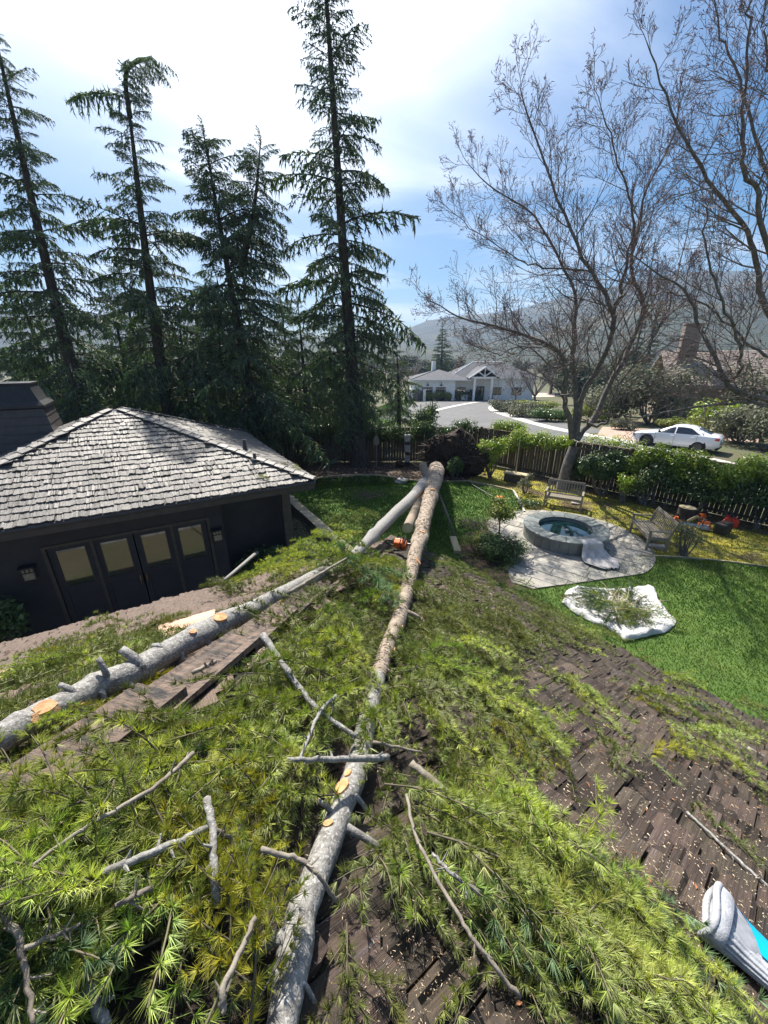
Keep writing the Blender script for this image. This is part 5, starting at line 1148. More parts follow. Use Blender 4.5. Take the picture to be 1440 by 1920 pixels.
WR = [30, 27, 26, 26, 27, 26, 26, 27, 27, 29, 30, 36, 44, 46, 48, 51, 56, 70, 62, 58]
PR, RR = stem_path(PXR, 6, .05, WR)
PXL = [(814, 885), (775, 930), (745, 958), (712, 992), (685, 1020), (655, 1050), (622, 1068), (590, 1083), (550, 1105), (510, 1125), (465, 1148), (420, 1167), (370, 1193), (325, 1217), (285, 1240), (240, 1265), (180, 1290), (120, 1322), (60, 1352), (0, 1385), (-70, 1418)]
WL_ = [22, 19, 20, 20, 20, 21, 24, 28, 30, 33, 36, 42, 46, 43, 46, 49, 51, 52, 54, 56, 58]
PL, RL = stem_path(PXL, 5, .07, WL_)
def dense(P, r, n): return spline(P, n), np.interp(np.linspace(0, 1, n), np.linspace(0, 1, len(r)), r)
def bark_tube(P, r, n, S, amp, seed, knots=0):
    p, rr = dense(P, r, n); rs = np.random.RandomState(seed); T = np.gradient(p, axis=0); T /= np.linalg.norm(T, axis=1, keepdims=True)
    n1 = np.cross(T, [0, 0, 1.]); n1 /= np.linalg.norm(n1, axis=1, keepdims=True); n2 = np.cross(n1, T); a = np.arange(S) / S * 2 * np.pi
    ph = rs.uniform(0, 6, 8); k = np.arange(n)[:, None]; bump = sum(np.sin(a[None] * (1 + q) + k * (.31 + .17 * q) + ph[q]) / (1.5 + q) for q in range(6)) * amp * .5 + rs.normal(0, amp * .22, (n, S))
    if knots:
        for q in range(knots): kc, ac = rs.randint(2, n - 2), rs.uniform(0, 6.28); bump += .20 * np.exp(-((k - kc) / 1.6) ** 2 - (np.angle(np.exp(1j * (a[None] - ac))) / .5) ** 2)
    R2 = rr[:, None] * (1 + bump); V = p[:, None] + R2[..., None] * (np.cos(a)[None, :, None] * n1[:, None] + np.sin(a)[None, :, None] * n2[:, None])
    i = np.arange(n - 1)[:, None] * S; j = np.arange(S)[None]; j2 = (j + 1) % S; mb = MB(); mb.add(V.reshape(-1, 3), q=np.stack([i + j, i + S + j, i + S + j2, i + j2], -1).reshape(-1, 4)); return mb, p, rr, n1, n2
KS = 11
mb, pR0, rR0, nr1, nr2 = bark_tube(PR[:KS], RR[:KS], 110, 18, .10, 1, 14); mb.build('trunk', m_rough, ft, True)['label'] = 'rough scaly lower trunk'
mbb, pR1, rR1, _, _ = bark_tube(PR[KS - 1:], RR[KS - 1:], 110, 18, .05, 2, 12); mbb.build('trunk', m_silver, ft, True)['label'] = 'smooth silvery upper trunk'
mbl, pL, rL, _, _ = bark_tube(PL, RL, 170, 18, .045, 3, 26); mbl.build('second_stem', m_silver, ft, True)
pl_ = [at_y(803, 908, 14.2), at_y(782, 950, 10.7), at_y(764, 990, 8.0)]; ml, _, _, _, _ = bark_tube(pl_, [.17, .13, .115], 20, 14, .04, 5); ml.build('limb', m_rough, ft, True); lc_ = MB(); aa = np.arange(14) / 14 * 2 * np.pi; ld_ = unit(np.array(pl_[2]) - pl_[1]); l1_ = unit(np.cross(ld_, [0, 0, 1])); l2_ = np.cross(l1_, ld_); lr_ = pl_[2] - ld_ * .01 + .125 * (np.cos(aa)[:, None] * l1_ + np.sin(aa)[:, None] * l2_); lc_.add(np.r_[lr_, [pl_[2] + ld_ * .01]], t=[[k, (k + 1) % 14, 14] for k in range(14)]); lc_.build('cut_face', m_edge, ft)
# loose scaly bark flakes standing off the lower trunk
mb = MB(); nf = 2600; k = RNG.integers(3, 109, nf); a = RNG.uniform(-.3, math.pi + .3, nf); dirv = np.cos(a)[:, None] * nr1[k] + np.sin(a)[:, None] * nr2[k]; T = np.gradient(pR0, axis=0); T /= np.linalg.norm(T, axis=1, keepdims=True)
C = pR0[k] + dirv * rR0[k][:, None] * 1.0; s_ = rR0[k] * RNG.uniform(.10, .30, nf); tt = T[k] * RNG.choice([-1, 1], nf)[:, None]; sdv = np.cross(dirv, T[k])
A_ = C - sdv * s_[:, None] * .5; B_ = C + sdv * s_[:, None] * .5; tip = C + dirv * s_[:, None] * RNG.uniform(.05, .4, nf)[:, None] + T[k] * s_[:, None] * RNG.uniform(.5, 1.2, nf)[:, None]
V = np.stack([A_, B_, tip + sdv * s_[:, None] * .3, tip - sdv * s_[:, None] * .3, A_ + dirv * .0 - T[k] * s_[:, None] * .2, B_ - T[k] * s_[:, None] * .2], 1); i = np.arange(nf)[:, None] * 6
mb.add(V, q=np.concatenate([i + [0, 1, 2, 3], i + [4, 5, 2, 3]])); stuff(mb.build('bark_flakes', m_flake, ft))
def on_stem(px, py, P, r):
    pj = project(P); i = int(np.argmin((pj[:, 0] - px) ** 2 + (pj[:, 1] - py) ** 2)); c = P[i]; d = pj[i, 2]
    q = ray(px, py) * d + [0, 0, CAM_H]; lat = q - c; T = unit(P[min(i + 1, len(P) - 1)] - P[max(i - 1, 0)]); lat = lat - T * (lat @ T); l = np.linalg.norm(lat); rr = r[i]
    tc_ = np.array([0, 0, CAM_H]) - c; tc_ = tc_ - T * (tc_ @ T); tc_ = unit(tc_ - unit(lat) * (tc_ @ unit(lat))) if l > 1e-6 else unit(tc_)
    o = lat if l < rr * .98 else lat / l * rr * .98
    n = unit(o + tc_ * math.sqrt(max(rr * rr - (o @ o), 0))); return c + n * rr, n, T, rr
def scar(px, py, P, r, fx, fy, lab=None):
    p, n, T, rr = on_stem(px, py, P, r); s_ = np.cross(n, T); mb = MB(); m = 14; aa = np.arange(m) / m * 2 * np.pi; jit = 1 + RNG.normal(0, .08, m)
    top = p + n * rr * .10 + (np.cos(aa) * jit)[:, None] * T * rr * fy + (np.sin(aa) * jit)[:, None] * s_ * rr * fx; bot = p - n * rr * .35 + (np.cos(aa))[:, None] * T * rr * fy * 1.12 + (np.sin(aa))[:, None] * s_ * rr * fx * 1.1
    i = np.arange(m); j = (i + 1) % m; mb.add(np.r_[top, [p + n * rr * .11], bot], t=np.stack([i, j, np.full(m, m)], -1), q=np.stack([i + m + 1, j + m + 1, j, i], -1)); mb.build('cut_face', m_cut, ft)
for a in [(634, 1492, .5, .95), (652, 1472, .3, .4), (613, 1567, .38, .35), (628, 1478, .2, .25), (480, 1790, .01, .01)][:4]: scar(a[0], a[1], pR1, rR1, a[2], a[3])
for a in [(58, 1360, .38, .5), (95, 1344, .3, .35), (70, 1328, .5, .7), (397, 1166, .45, .8), (350, 1190, .22, .3), (510, 1130, .4, .8), (142, 1330, .15, .2)]: scar(*a[:2], pL, rL, *a[2:])
for a in [(776, 1062, .5, .5), (772, 925, .5, .7), (805, 930, .4, .6), (745, 1222, .3, .4), (742, 1180, .3, .3), (790, 1010, .4, .3)]: scar(*a[:2], pR0, rR0, *a[2:])
def stub(px, py, tx, ty, P, r, w, lift=.0, mat=None, part='branch_stub'):
    p, n, T, rr = on_stem(px, py, P, r); d = project(p)[2] - lift; q = ray(tx, ty) * d + [0, 0, CAM_H]; L = q - p
    mb = MB(); ra = w / 2 * d / FPX; s0 = p - n * rr * .45; mb.tubes(spline([s0, p + L * .35 + n * ra * .2, q], 7), np.array([1.7, 1.35, 1.1, 1, .98, .96, .94]) * ra, 10, cap=True); mb.build(part, mat or m_silver, ft, True)
    mb = MB(); e = unit(q - (p + L * .35)); u_ = unit(np.cross(e, [.3, .2, 1])); v_ = np.cross(e, u_); aa = np.arange(10) / 10 * 2 * np.pi; ring_ = q + e * .001 + ra * .86 * (np.cos(aa)[:, None] * u_ + np.sin(aa)[:, None] * v_); mb.add(np.r_[ring_, [q + e * ra * .12]], t=[[k, (k + 1) % 10, 10] for k in range(10)]); mb.build('cut_face', m_cut, ft)
for a in [(248, 1250, 228, 1218, 24), (200, 1268, 184, 1234, 15), (290, 1228, 286, 1212, 16), (128, 1308, 112, 1284, 15), (270, 1262, 272, 1282, 14), (180, 1300, 196, 1315, 14), (330, 1228, 338, 1250, 14), (378, 1205, 392, 1225, 12), (405, 1190, 412, 1206, 10), (236, 1278, 250, 1300, 10), (540, 1120, 545, 1136, 14)]: stub(*a[:4], pL, rL, a[4] * .72)
for a in [(530, 1770, 478, 1787, 30), (660, 1555, 716, 1592, 18), (618, 1540, 596, 1500, 12), (585, 1700, 545, 1720, 14), (655, 1500, 690, 1525, 12), (560, 1850, 590, 1880, 12)]: stub(*a[:4], pR1, rR1, a[4] * .75)
for a in [(800, 900, 792, 868, 15), (765, 1150, 785, 1158, 9), (745, 1120, 730, 1108, 9), (735, 1260, 752, 1275, 8)]: stub(*a[:4], pR0, rR0, a[4], mat=m_rough)
# root ball
rb = MB(); m_, n_ = 40, 22; cR = np.array([3.35, 18.15, .75]); axis = unit([.45, .87, .12]); e1_ = unit(np.cross(axis, [0, 0, 1])); e2_ = np.cross(e1_, axis)
rs = np.random.RandomState(8); rows = []
for jn in range(n_):
    f = jn / (n_ - 1); th = f * math.pi
    for im in range(m_):
        a = im / m_ * 2 * math.pi; rad = math.sin(th) ** .6; ex = 1.5 * rad * math.cos(a) * (1 + .10 * math.sin(3 * a + 1) + .07 * math.sin(7 * a)); ez = 1.2 * rad * math.sin(a) * (1 + .13 * math.sin(5 * a + 2) + .22 * math.exp(-((a - 1.6) / .35) ** 2)); dp = -.55 * math.cos(th) * (1 + .2 * math.sin(4 * a + 5 * f))
        rows.append(cR + e1_ * ex + e2_ * ez + axis * dp + rs.normal(0, .055, 3))
i = np.arange(n_ - 1)[:, None] * m_; j = np.arange(m_)[None]; j2 = (j + 1) % m_; rb.add(rows, q=np.stack([i + j, i + j2, i + m_ + j2, i + m_ + j], -1).reshape(-1, 4)); rbo = rb.build('root_ball', m_root, ft)
clod = MB()
for k in range(420):
    a = rs.uniform(0, 6.28); q = rs.uniform(.15, 1.0) ** .5; p = cR + e1_ * 1.75 * q * math.cos(a) + e2_ * 1.3 * q * math.sin(a) - axis * (.55 * math.sqrt(max(0, 1 - q * q)) + .02); s = rs.uniform(.04, .13); clod.rbox(p, (s, s * .8, s * .7), s * .25, rotz(rs.uniform(0, 3)))
stuff(clod.build('soil_clods', m_root, rbo))
for k in range(34):
    a = rs.uniform(-.3, 3.5); q = rs.uniform(.5, 1.0); p = cR + e1_ * 1.7 * q * math.cos(a) + e2_ * 1.28 * q * math.sin(a) - axis * .25; d = unit(e1_ * math.cos(a) + e2_ * math.sin(a) * 1.1 - axis * rs.uniform(0, 1.1)); L = rs.uniform(.25, .75)
    P = spline([p - d * .2, p + d * L * .4 + rs.normal(0, .06, 3), p + d * L + rs.normal(0, .14, 3) - [0, 0, .06]], 7); mb = MB(); mb.tubes(P, np.linspace(rs.uniform(.02, .05), .006, 7), 6); mb.build('root', m_rootw, rbo, True)

# ================================================================== CEDAR BOUGHS
def bough_arrays(seed, kind):
    rs = np.random.RandomState(seed); wood = MB(); B, D = [], []
    x = np.linspace(0, 1, 9)
    if kind == 'bushy': L, nt, t0 = .30, 8, .04
    elif kind == 'shoot': L, nt, t0 = .34, 2, .03
    else: L, nt, t0 = .58, 13, .10
    st = np.c_[x * L, .05 * np.sin(x * rs.uniform(2, 4) + rs.uniform(0, 6)) * x, .04 * np.sin(x * 3) - .03 * x * x]; st[:, 1:] -= st[0, 1:]
    wood.tubes(st, np.linspace(.0024 if kind != 'shoot' else .0022, .001, 9), 6)
    stems = [(st, L, t0)]
    for i in range(nt):
        f = .12 + .82 * (i + rs.uniform(-.25, .25)) / nt; b = np.array([np.interp(f, x, st[:, k]) for k in range(3)]); sd = (1 if i % 2 else -1); a = R_(rs.uniform(32, 62)); Lt = ((.13 if kind == 'bushy' else .10 if kind == 'shoot' else .19) * (1 - f * .7) + .03) * rs.uniform(.6, 1.15)
        s = np.linspace(0, 1, 5)[:, None]; el = rs.normal(.12, .22); d = np.array([math.cos(a), sd * math.sin(a), el]); tp = b + d * Lt * s + np.array([.02, 0, -.05 * Lt / .2]) * s * s
        wood.tubes(tp, np.linspace(.0019, .0009, 5), 5); stems.append((tp, Lt, .06))
        if Lt > .14:
            for q in (.4, .7):
                b2 = tp[0] * (1 - q) + tp[-1] * q; a2 = a * sd + rs.choice([-1, 1]) * R_(rs.uniform(30, 55)); L2 = Lt * .38 * rs.uniform(.7, 1.2); t2 = b2 + np.array([math.cos(a2), math.sin(a2), el + rs.normal(0, .2)]) * L2 * np.linspace(0, 1, 4)[:, None]; wood.tubes(t2, np.linspace(.0014, .0008, 4), 4); stems.append((t2, L2, .1))
    for tp, Lt, t0_ in stems:
        n = max(3, int(Lt / .013)); f = np.linspace(t0_, 1, n); xx = np.linspace(0, 1, len(tp)); c = np.c_[[np.interp(f, xx, tp[:, k]) for k in range(3)]].T; tg = np.gradient(c, axis=0); tg /= np.linalg.norm(tg, axis=1, keepdims=True) + 1e-9
        for q in range(n):
            rad = rs.normal(0, 1, 3) + [0, 0, .3]; rad -= tg[q] * (rad @ tg[q]); rad = unit(rad); ax = unit(rad * .85 + tg[q] * .55); m = rs.randint(20, 33); 
            dv = rs.normal(0, 1, (m, 3)); dv -= (dv @ ax)[:, None] * ax * .0; dv /= np.linalg.norm(dv, axis=1, keepdims=True); dr = ax * .8 + dv * rs.uniform(.5, .85); dr /= np.linalg.norm(dr, axis=1, keepdims=True)
            tip = f[q] > .93; ln = rs.uniform(.017, .033, m) * (.85 if tip else 1.0)
            B.append(np.repeat((c[q] + rad * .004)[None], m, 0)); D.append(dr * ln[:, None])
    lf = MB(); B, D = np.concatenate(B), np.concatenate(D); lf.spikes(B, D, .0008); return wood, lf
POOL = {}
for kind, cnt in (('bushy', 6), ('shoot', 5), ('long', 4)):
    POOL[kind] = []
    for k in range(cnt):
        w, l = bough_arrays(500 + k * 7 + len(kind), kind); wm = w.mesh('bough_wood', m_bough, True); lm = l.mesh('needles', m_needle)
        ly = lm.copy(); ly.materials[0] = m_needle_y; lb = lm.copy(); lb.materials[0] = m_needle_b; POOL[kind].append((wm, {'g': lm, 'y': ly, 'b': lb}))
BR = random.Random(77); NB = [0]
def bough(p, xdir, nrm, label, kind='bushy', scale=1.0, col='g', roll=0.0, pitch=0.0, group='cut cedar boughs strewn over the roof', name='cedar_bough', cat='bough', idx=None):
    xd = unit(xdir - nrm * (np.asarray(xdir) @ nrm)); yd = np.cross(nrm, xd); Rm = np.stack([xd, yd, nrm], 1)
    cp_, sp_ = math.cos(-pitch), math.sin(-pitch); cr, sr = math.cos(roll), math.sin(roll)
    Rm = Rm @ np.array([[cp_, 0, sp_], [0, 1, 0], [-sp_, 0, cp_]]) @ np.array([[1, 0, 0], [0, cr, -sr], [0, sr, cr]])
    wm, ls = POOL[kind][BR.randrange(len(POOL[kind])) if idx is None else idx]
    o = bpy.data.objects.new(name, wm); COL.objects.link(o); o.matrix_world = Matrix(M4(Rm * scale, p).tolist()); tag(o, label, cat, group)
    c = bpy.data.objects.new('needles', ls[col]); COL.objects.link(c); c.parent = o; NB[0] += 1; return o
def bough_px(a, b, label, lift0=.05, lift1=.05, kind='bushy', col='g', roll=0, **kw):
    p, q = at_roof(*a, lift0), at_roof(*b, lift1); L = np.linalg.norm(q - p); Lk = {'bushy': .30, 'shoot': .34, 'long': .58}[kind]; n = roof_n(p[0], p[1]); d = unit(q - p); n = unit(n - d * (n @ d)); return bough(p, q - p, n, label, kind, min(max(L / Lk, .8), 1.7 if kind == 'long' else 1.5), col, roll, **kw)
HB = [((735, 1330), (650, 1425), 'bushy', 'g', .10, .11, 'bough lying across the trunk above the level stick'), ((640, 1310), (730, 1375), 'bushy', 'g', .10, .11, 'bough crossing the trunk below the thin crossing twig'), ((700, 1270), (655, 1340), 'bushy', 'g', .10, .10, 'bough over the trunk where silvery bark begins'), ((790, 1290), (700, 1350), 'shoot', 'g', .08, .10, 'shoot leaning on the right side of the trunk middle'),((775, 1500), (1285, 1745), 'long', 'g', .12, .10, 'long yellow green bough pointing at the grey glove'), ((720, 1470), (1160, 1630), 'long', 'g', .14, .10, 'bough whose tip ends on bare shakes above the long yellow green one'),
      ((800, 1560), (1320, 1830), 'long', 'g', .16, .10, 'big bushy bough with tip touching the shakes beside the glove'), ((860, 1640), (1250, 1930), 'long', 'g', .12, .08, 'bough running off the bottom of the picture left of the glove'),
      ((850, 1650), (1180, 1900), 'bushy', 'b', .10, .08, 'bluish green bough under the big one left of the glove'), ((1010, 1560), (1200, 1700), 'bushy', 'b', .10, .1, 'bluish sprig laid along the long yellow green bough'),
      ((425, 1880), (405, 1670), 'bushy', 'y', .10, .16, 'yellowed bough lying left of the silvery trunk at the bottom'), ((465, 1960), (460, 1800), 'bushy', 'y', .09, .13, 'bright yellow bough at the bottom edge by the trunk'),
      ((370, 1960), (420, 1790), 'bushy', 'g', .09, .12, 'green sprig at the bottom edge left of the bright yellow one'), ((470, 1640), (350, 1560), 'shoot', 'y', .12, .12, 'small yellowing sprig beside the cut sticks'),
      ((600, 1400), (430, 1550), 'long', 'g', .10, .08, 'bough hanging left over the silvery trunk below the crossed twigs'), ((620, 1360), (500, 1250), 'bushy', 'g', .10, .10, 'bough spreading uphill left of the trunk middle'),
      ((300, 1480), (30, 1640), 'long', 'g', .14, .10, 'bough reaching the split hip boards at lower left'), ((400, 1330), (230, 1440), 'bushy', 'g', .12, .08, 'bough lying over the hip boards'),
      ((520, 1700), (330, 1640), 'long', 'g', .12, .10, 'bough left of the trunk below the grey cut stick'), ((300, 1760), (80, 1900), 'long', 'g', .10, .08, 'bough in the lower left corner'),
      ((700, 1620), (770, 1680), 'bushy', 'g', .08, .06, 'bough right of the trunk above the bare shakes'), ((650, 1730), (660, 1840), 'bushy', 'g', .06, .05, 'bough hanging beside the trunk over dark gap'),
      ((1000, 1850), (860, 1880), 'shoot', 'g', .04, .04, 'single tuft of needles on the bare shakes at the bottom'), ((1290, 1500), (1445, 1660), 'shoot', 'g', .03, .03, 'long straight shoot with white stem at the right edge'),
      ((1060, 1275), (1190, 1420), 'shoot', 'g', .03, .03, 'single shoot lying across the bare shakes'), ((1215, 1418), (1290, 1398), 'shoot', 'y', .03, .03, 'small yellow green tuft alone on the dark shakes'), ((1080, 1510), (1062, 1470), 'shoot', 'g', .03, .04, 'tiny tuft standing alone on bare shakes'),
      ((900, 1290), (1060, 1395), 'bushy', 'g', .08, .05, 'bough at the border of the heap and bare shakes'), ((185, 1225), (95, 1225), 'long', 'y', .03, .07, 'yellow tinged bough behind the grey stem on the left slope'), ((200, 1290), (150, 1200), 'bushy', 'g', .03, .08, 'bough standing up behind the second stem'),
      ((440, 1120), (400, 1090), 'long', 'g', .06, .14, 'small bough sticking up in front of the french doors'), ((560, 1085), (485, 1068), 'long', 'g', .06, .12, 'long bough arching out over the left eave')]
for a, b, kind, col, l0, l1, lab in HB: bough_px(a, b, lab, l0, l1, kind, col, BR.uniform(-.3, .3))
RA = [(0, 1590), (0, 1920), (600, 1920), (690, 1800), (680, 1730), (770, 1700), (860, 1760), (960, 1840), (1060, 1920), (1230, 1920), (1290, 1800), (1230, 1710), (1130, 1620), (960, 1520), (890, 1430), (980, 1385), (1010, 1340), (900, 1300), (870, 1230), (1000, 1200), (1150, 1205), (1180, 1190), (1060, 1135), (960, 1108), (890, 1075), (820, 1040), (700, 1030), (560, 1062), (430, 1105), (330, 1160), (450, 1180), (540, 1170), (560, 1200), (440, 1290), (350, 1330), (400, 1350), (200, 1500), (100, 1570)]
HOLES = [[(690, 1720), (800, 1715), (900, 1780), (980, 1850), (1050, 1940), (620, 1940), (660, 1820)], [(830, 1090), (940, 1100), (985, 1190), (900, 1215), (820, 1160)], [(870, 1260), (960, 1270), (960, 1300), (880, 1300)], [(130, 1820), (250, 1830), (260, 1920), (90, 1920)], [(540, 1150), (640, 1120), (650, 1150), (580, 1215), (440, 1260)]]
HOLES2 = [[(-60, 1500), (200, 1385), (370, 1318), (410, 1340), (340, 1400), (200, 1455), (100, 1520), (-60, 1620)], [(440, 1262), (560, 1200), (640, 1125), (655, 1140), (600, 1215), (470, 1285)], HOLES[0], HOLES[1], [(370, 1650), (490, 1640), (500, 1760), (480, 1940), (350, 1940)]]
RB_ = [(40, 1240), (160, 1190), (330, 1150), (420, 1180), (260, 1250), (60, 1340), (0, 1360), (0, 1300)]
RB2 = [(0, 1420), (180, 1330), (330, 1270), (300, 1320), (170, 1390), (60, 1450), (0, 1500)]
RC_ = [(1000, 1215), (1180, 1205), (1440, 1330), (1440, 1470), (1300, 1420), (1150, 1440), (1020, 1300)]
RD_ = [(1060, 1240), (1200, 1240), (1440, 1350), (1440, 1620), (1200, 1480), (1080, 1420)]
trunk_px = lambda y: np.interp(y, [p[1] for p in PXR], [p[0] for p in PXR])
PJR = np.concatenate([np.c_[project(pR0), rR0 * FPX / project(pR0)[:, 2]], np.c_[project(pR1), rR1 * FPX / project(pR1)[:, 2]]]); PJL = np.c_[project(pL), rL * FPX / project(pL)[:, 2]]
def scatter(poly, n, label_fn, kinds, sc, lift, plan_w, col=None, holes=(), axis_fn=None, group='cut cedar boughs strewn over the roof'):
    k = 0; tries = 0; P = np.array(poly); lo, hi = P.min(0), P.max(0)
    while k < n and tries < n * 60:
        tries += 1; x, y = BR.uniform(lo[0], hi[0]), BR.uniform(lo[1], hi[1])
        if not in_poly([x], [y], poly)[0] or any(in_poly([x], [y], h)[0] for h in holes): continue
        p0 = at_roof(x, y, 0); d = project(p0)[2]
        if BR.random() > min(1, (d / plan_w) ** 1.6 + .12): continue
        lf = BR.uniform(*lift) * min(1, .35 + d / 3.2); p = at_roof(x, y, lf); nn = roof_n(p[0], p[1])
        if axis_fn: ax = axis_fn(x, y)
        else: ax = np.array([.75, -.45, 0]) if x > trunk_px(y) else np.array([-.55, -.75, 0])
        a = BR.gauss(0, .8); ax = rotz(a) @ ax; kind = BR.choices(*kinds)[0]; s = BR.uniform(*sc) * (1 + .28 * min(2.2, max(0, d - .8)))
        L_ = {'bushy': .30, 'shoot': .34, 'long': .58}[kind] * s; q0 = p - unit(ax) * L_ * .35; hit = False
        if any(in_poly([w_[0]], [w_[1]], h_)[0] for f_ in (0, .4, .8) for w_ in [project(q0 + unit(ax) * L_ * f_)] for h_ in HOLES2): continue
        for f_ in (0, .3, .6, .9):
            for PP_, wf in ((PJR, .75), (PJL, .8)):
                w_ = project(q0 + unit(ax) * L_ * f_); k_ = int(np.argmin(np.hypot(PP_[:, 0] - w_[0], PP_[:, 1] - w_[1]))); hit |= np.hypot(PP_[k_, 0] - w_[0], PP_[k_, 1] - w_[1]) < PP_[k_, 3] * wf + .030 * FPX / w_[2]
        if hit and BR.random() < .97: continue
        c_ = (col or (lambda: BR.choices('gyb', (85, 5, 10))[0]))()
        bough(p - unit(ax) * L_ * .35, ax, nn, nlab(x, y, {'g': 'green', 'y': 'yellowed', 'b': 'bluish green'}[c_] + ' ' + {'bushy': 'bushy bough', 'shoot': 'slim shoot', 'long': 'long bough'}[kind]), kind, s, c_, BR.gauss(0, .3), BR.gauss(.05, .16), group); k += 1
    return k
LM = [((190, 1640), 'the thick pale cut stick'), ((400, 1550), 'the dark forked stick'), ((45, 1790), 'the dark twig at the left edge'), ((165, 1860), 'the thick cut branch end'), ((530, 1245), 'the long pale branch'), ((600, 1340), 'the thin crossing twig'), ((630, 1424), 'the level stick across the trunk'), ((830, 1480), 'the dark thick branch'), ((780, 1570), 'the top of the long bare branch'), ((905, 1790), 'the foot of the long bare branch'), ((555, 1605), 'the tan peeled twig'), ((290, 1475), 'the long curved twig'), ((250, 1685), 'the short stick stub'), ((420, 1850), 'the yellow boughs'), ((634, 1492), 'the orange cut scars'), ((613, 1567), 'the small orange scar'), ((553, 1780), 'the trunk fork at the bottom'), ((200, 1400), 'the split hip boards'), ((610, 1150), 'the upper hip board'), ((58, 1360), 'the orange scars of the second stem'), ((240, 1250), 'the grey branch stubs'), ((397, 1166), 'the peeled patch on the second stem'), ((350, 1170), 'the tan plywood board'), ((755, 1016), 'the chainsaw'), ((880, 1150), 'the sawdust patch'), ((945, 1050), 'the dense rounded shrub'), ((980, 1100), 'the near corner of the patio'), ((1160, 1160), 'the white tarp'), ((1370, 1790), 'the work glove'), ((1365, 1590), 'the straight white twig'), ((1420, 1418), 'the short white stick'), ((1068, 1490), 'the lone tiny tuft'), ((1250, 1408), 'the lone yellow green tuft'), ((700, 1270), 'the silvery trunk where needles begin'), ((660, 1050), 'the second stem at the roof corner'), ((200, 1215), 'the yellow tinged bough'), ((1125, 1345), 'the single shoot on bare shakes'), ((860, 1270), 'the bare shakes by the trunk'), ((840, 1840), 'the bare shakes at the bottom')]
def nlab(x, y, kind):
    d, nm, p_ = min((math.hypot(x - p_[0], y - p_[1]), nm, p_) for p_, nm in LM); dx, dy = x - p_[0], y - p_[1]
    rel = 'covering' if d < 22 else (('just ' if d < 70 else '') + (('right of' if dx > 0 else 'left of') if abs(dx) > abs(dy) * 2 else ('below' if dy > 0 else 'above') if abs(dy) > abs(dx) * 2 else ('below and right of' if dx > 0 else 'below and left of') if dy > 0 else ('above and right of' if dx > 0 else 'above and left of')))
    return f"{kind} {rel} {nm}"
def labA(x, y):
    r = x > trunk_px(y)
    if y > 1560: return 'green cedar bough in the heap right of the silvery trunk' if r else 'green cedar bough in the heap left of the silvery trunk near the bottom'
    if y > 1250: return 'green cedar bough in the dense heap right of the crossed trunk' if r else 'green cedar bough between the two fallen stems'
    return 'small green bough in the litter right of the scaly trunk by the patio' if r else 'small green bough under the second stem near the roof corner'
scatter(RA, 160, labA, (['bushy', 'shoot', 'long'], (6, 2, 1.2)), (.75, 1.15), (.015, .10), 1.5, holes=HOLES)
scatter(RB_, 22, lambda x, y: 'green cedar bough on the sunlit left slope behind the second stem', (['bushy', 'shoot'], (2, 2)), (.6, .95), (.015, .06), 2.0)
scatter(RB2, 20, lambda x, y: 'cedar bough between the second stem and the hip boards', (['bushy', 'shoot'], (3, 1)), (.45, .7), (.01, .03), 1.2, col=lambda: BR.choices('gy', (60, 40))[0])
scatter(RC_, 32, lambda x, y: 'green sprig in the loose band between bare shakes and lawn', (['bushy', 'shoot'], (1, 1)), (.6, 1.0), (.012, .04), 2.0)
scatter(RD_, 16, lambda x, y: 'little sprig scattered on the bare brown shakes at right', (['shoot'], (1,)), (.22, .5), (.01, .02), 1.6)

for k, (f_, sd, zz_, sc_, lb_) in enumerate([(.12, -1, .3, 1.5, 'farthest out over the shaded lawn'), (.165, -1, -.1, 1.6, 'over the middle of the shaded lawn'), (.20, -1, .1, 1.5, 'near the end of the garden wall'), (.235, -1, .05, 1.5, 'at the left roof edge'), (.25, 1, .05, 1.0, 'facing the scaly trunk at the roof corner'), (.285, -1, .1, 1.3, 'just inside the left roof edge')]):
    i = int(f_ * len(pL)); T_ = unit(pL[i + 1] - pL[i]); sdv = unit(np.cross(T_, [0, 0, 1])); sdv = sdv if (sdv[0] * sd > 0) else -sdv; bough(pL[i] + sdv * rL[i] * .8, sdv + T_ * .5 + [0, 0, zz_], np.array([0, 0, 1.]), 'leafy bough still on the second stem ' + lb_, 'long', sc_, 'g', BR.gauss(0, .3), 0, 'boughs still attached to the second stem')
# finer loose litter: broken sprigs joined into one carpet where the far boughs run together
def litter(polys, n, name, scl, liftr):
    mb = MB(); lm = bough_arrays(900, 'bushy')[1]; lw = bough_arrays(900, 'bushy')[0]; k = 0; v = np.concatenate(lm.v)
    while k < n:
        poly = BR.choice(polys); P = np.array(poly); x, y = BR.uniform(*P[:, 0][[P[:, 0].argmin(), P[:, 0].argmax()]]), BR.uniform(*P[:, 1][[P[:, 1].argmin(), P[:, 1].argmax()]])
        if not in_poly([x], [y], poly)[0]: continue
        p = at_roof(x, y, BR.uniform(*liftr)) if poly is not GP else at_z(x, y, BR.uniform(.02, .15)); nn = roof_n(p[0], p[1]) if poly is not GP else np.array([0, 0, 1.]); a = BR.uniform(0, 6.28); xd = np.array([math.cos(a), math.sin(a), 0]); xd = unit(xd - nn * (xd @ nn)); Rm = np.stack([xd, np.cross(nn, xd), nn], 1) * BR.uniform(*scl); mb.merge(SUB[BR.randrange(len(SUB))], M4(Rm, p)); k += 1
    return stuff(mb.build(name, m_needle))
SUB = []
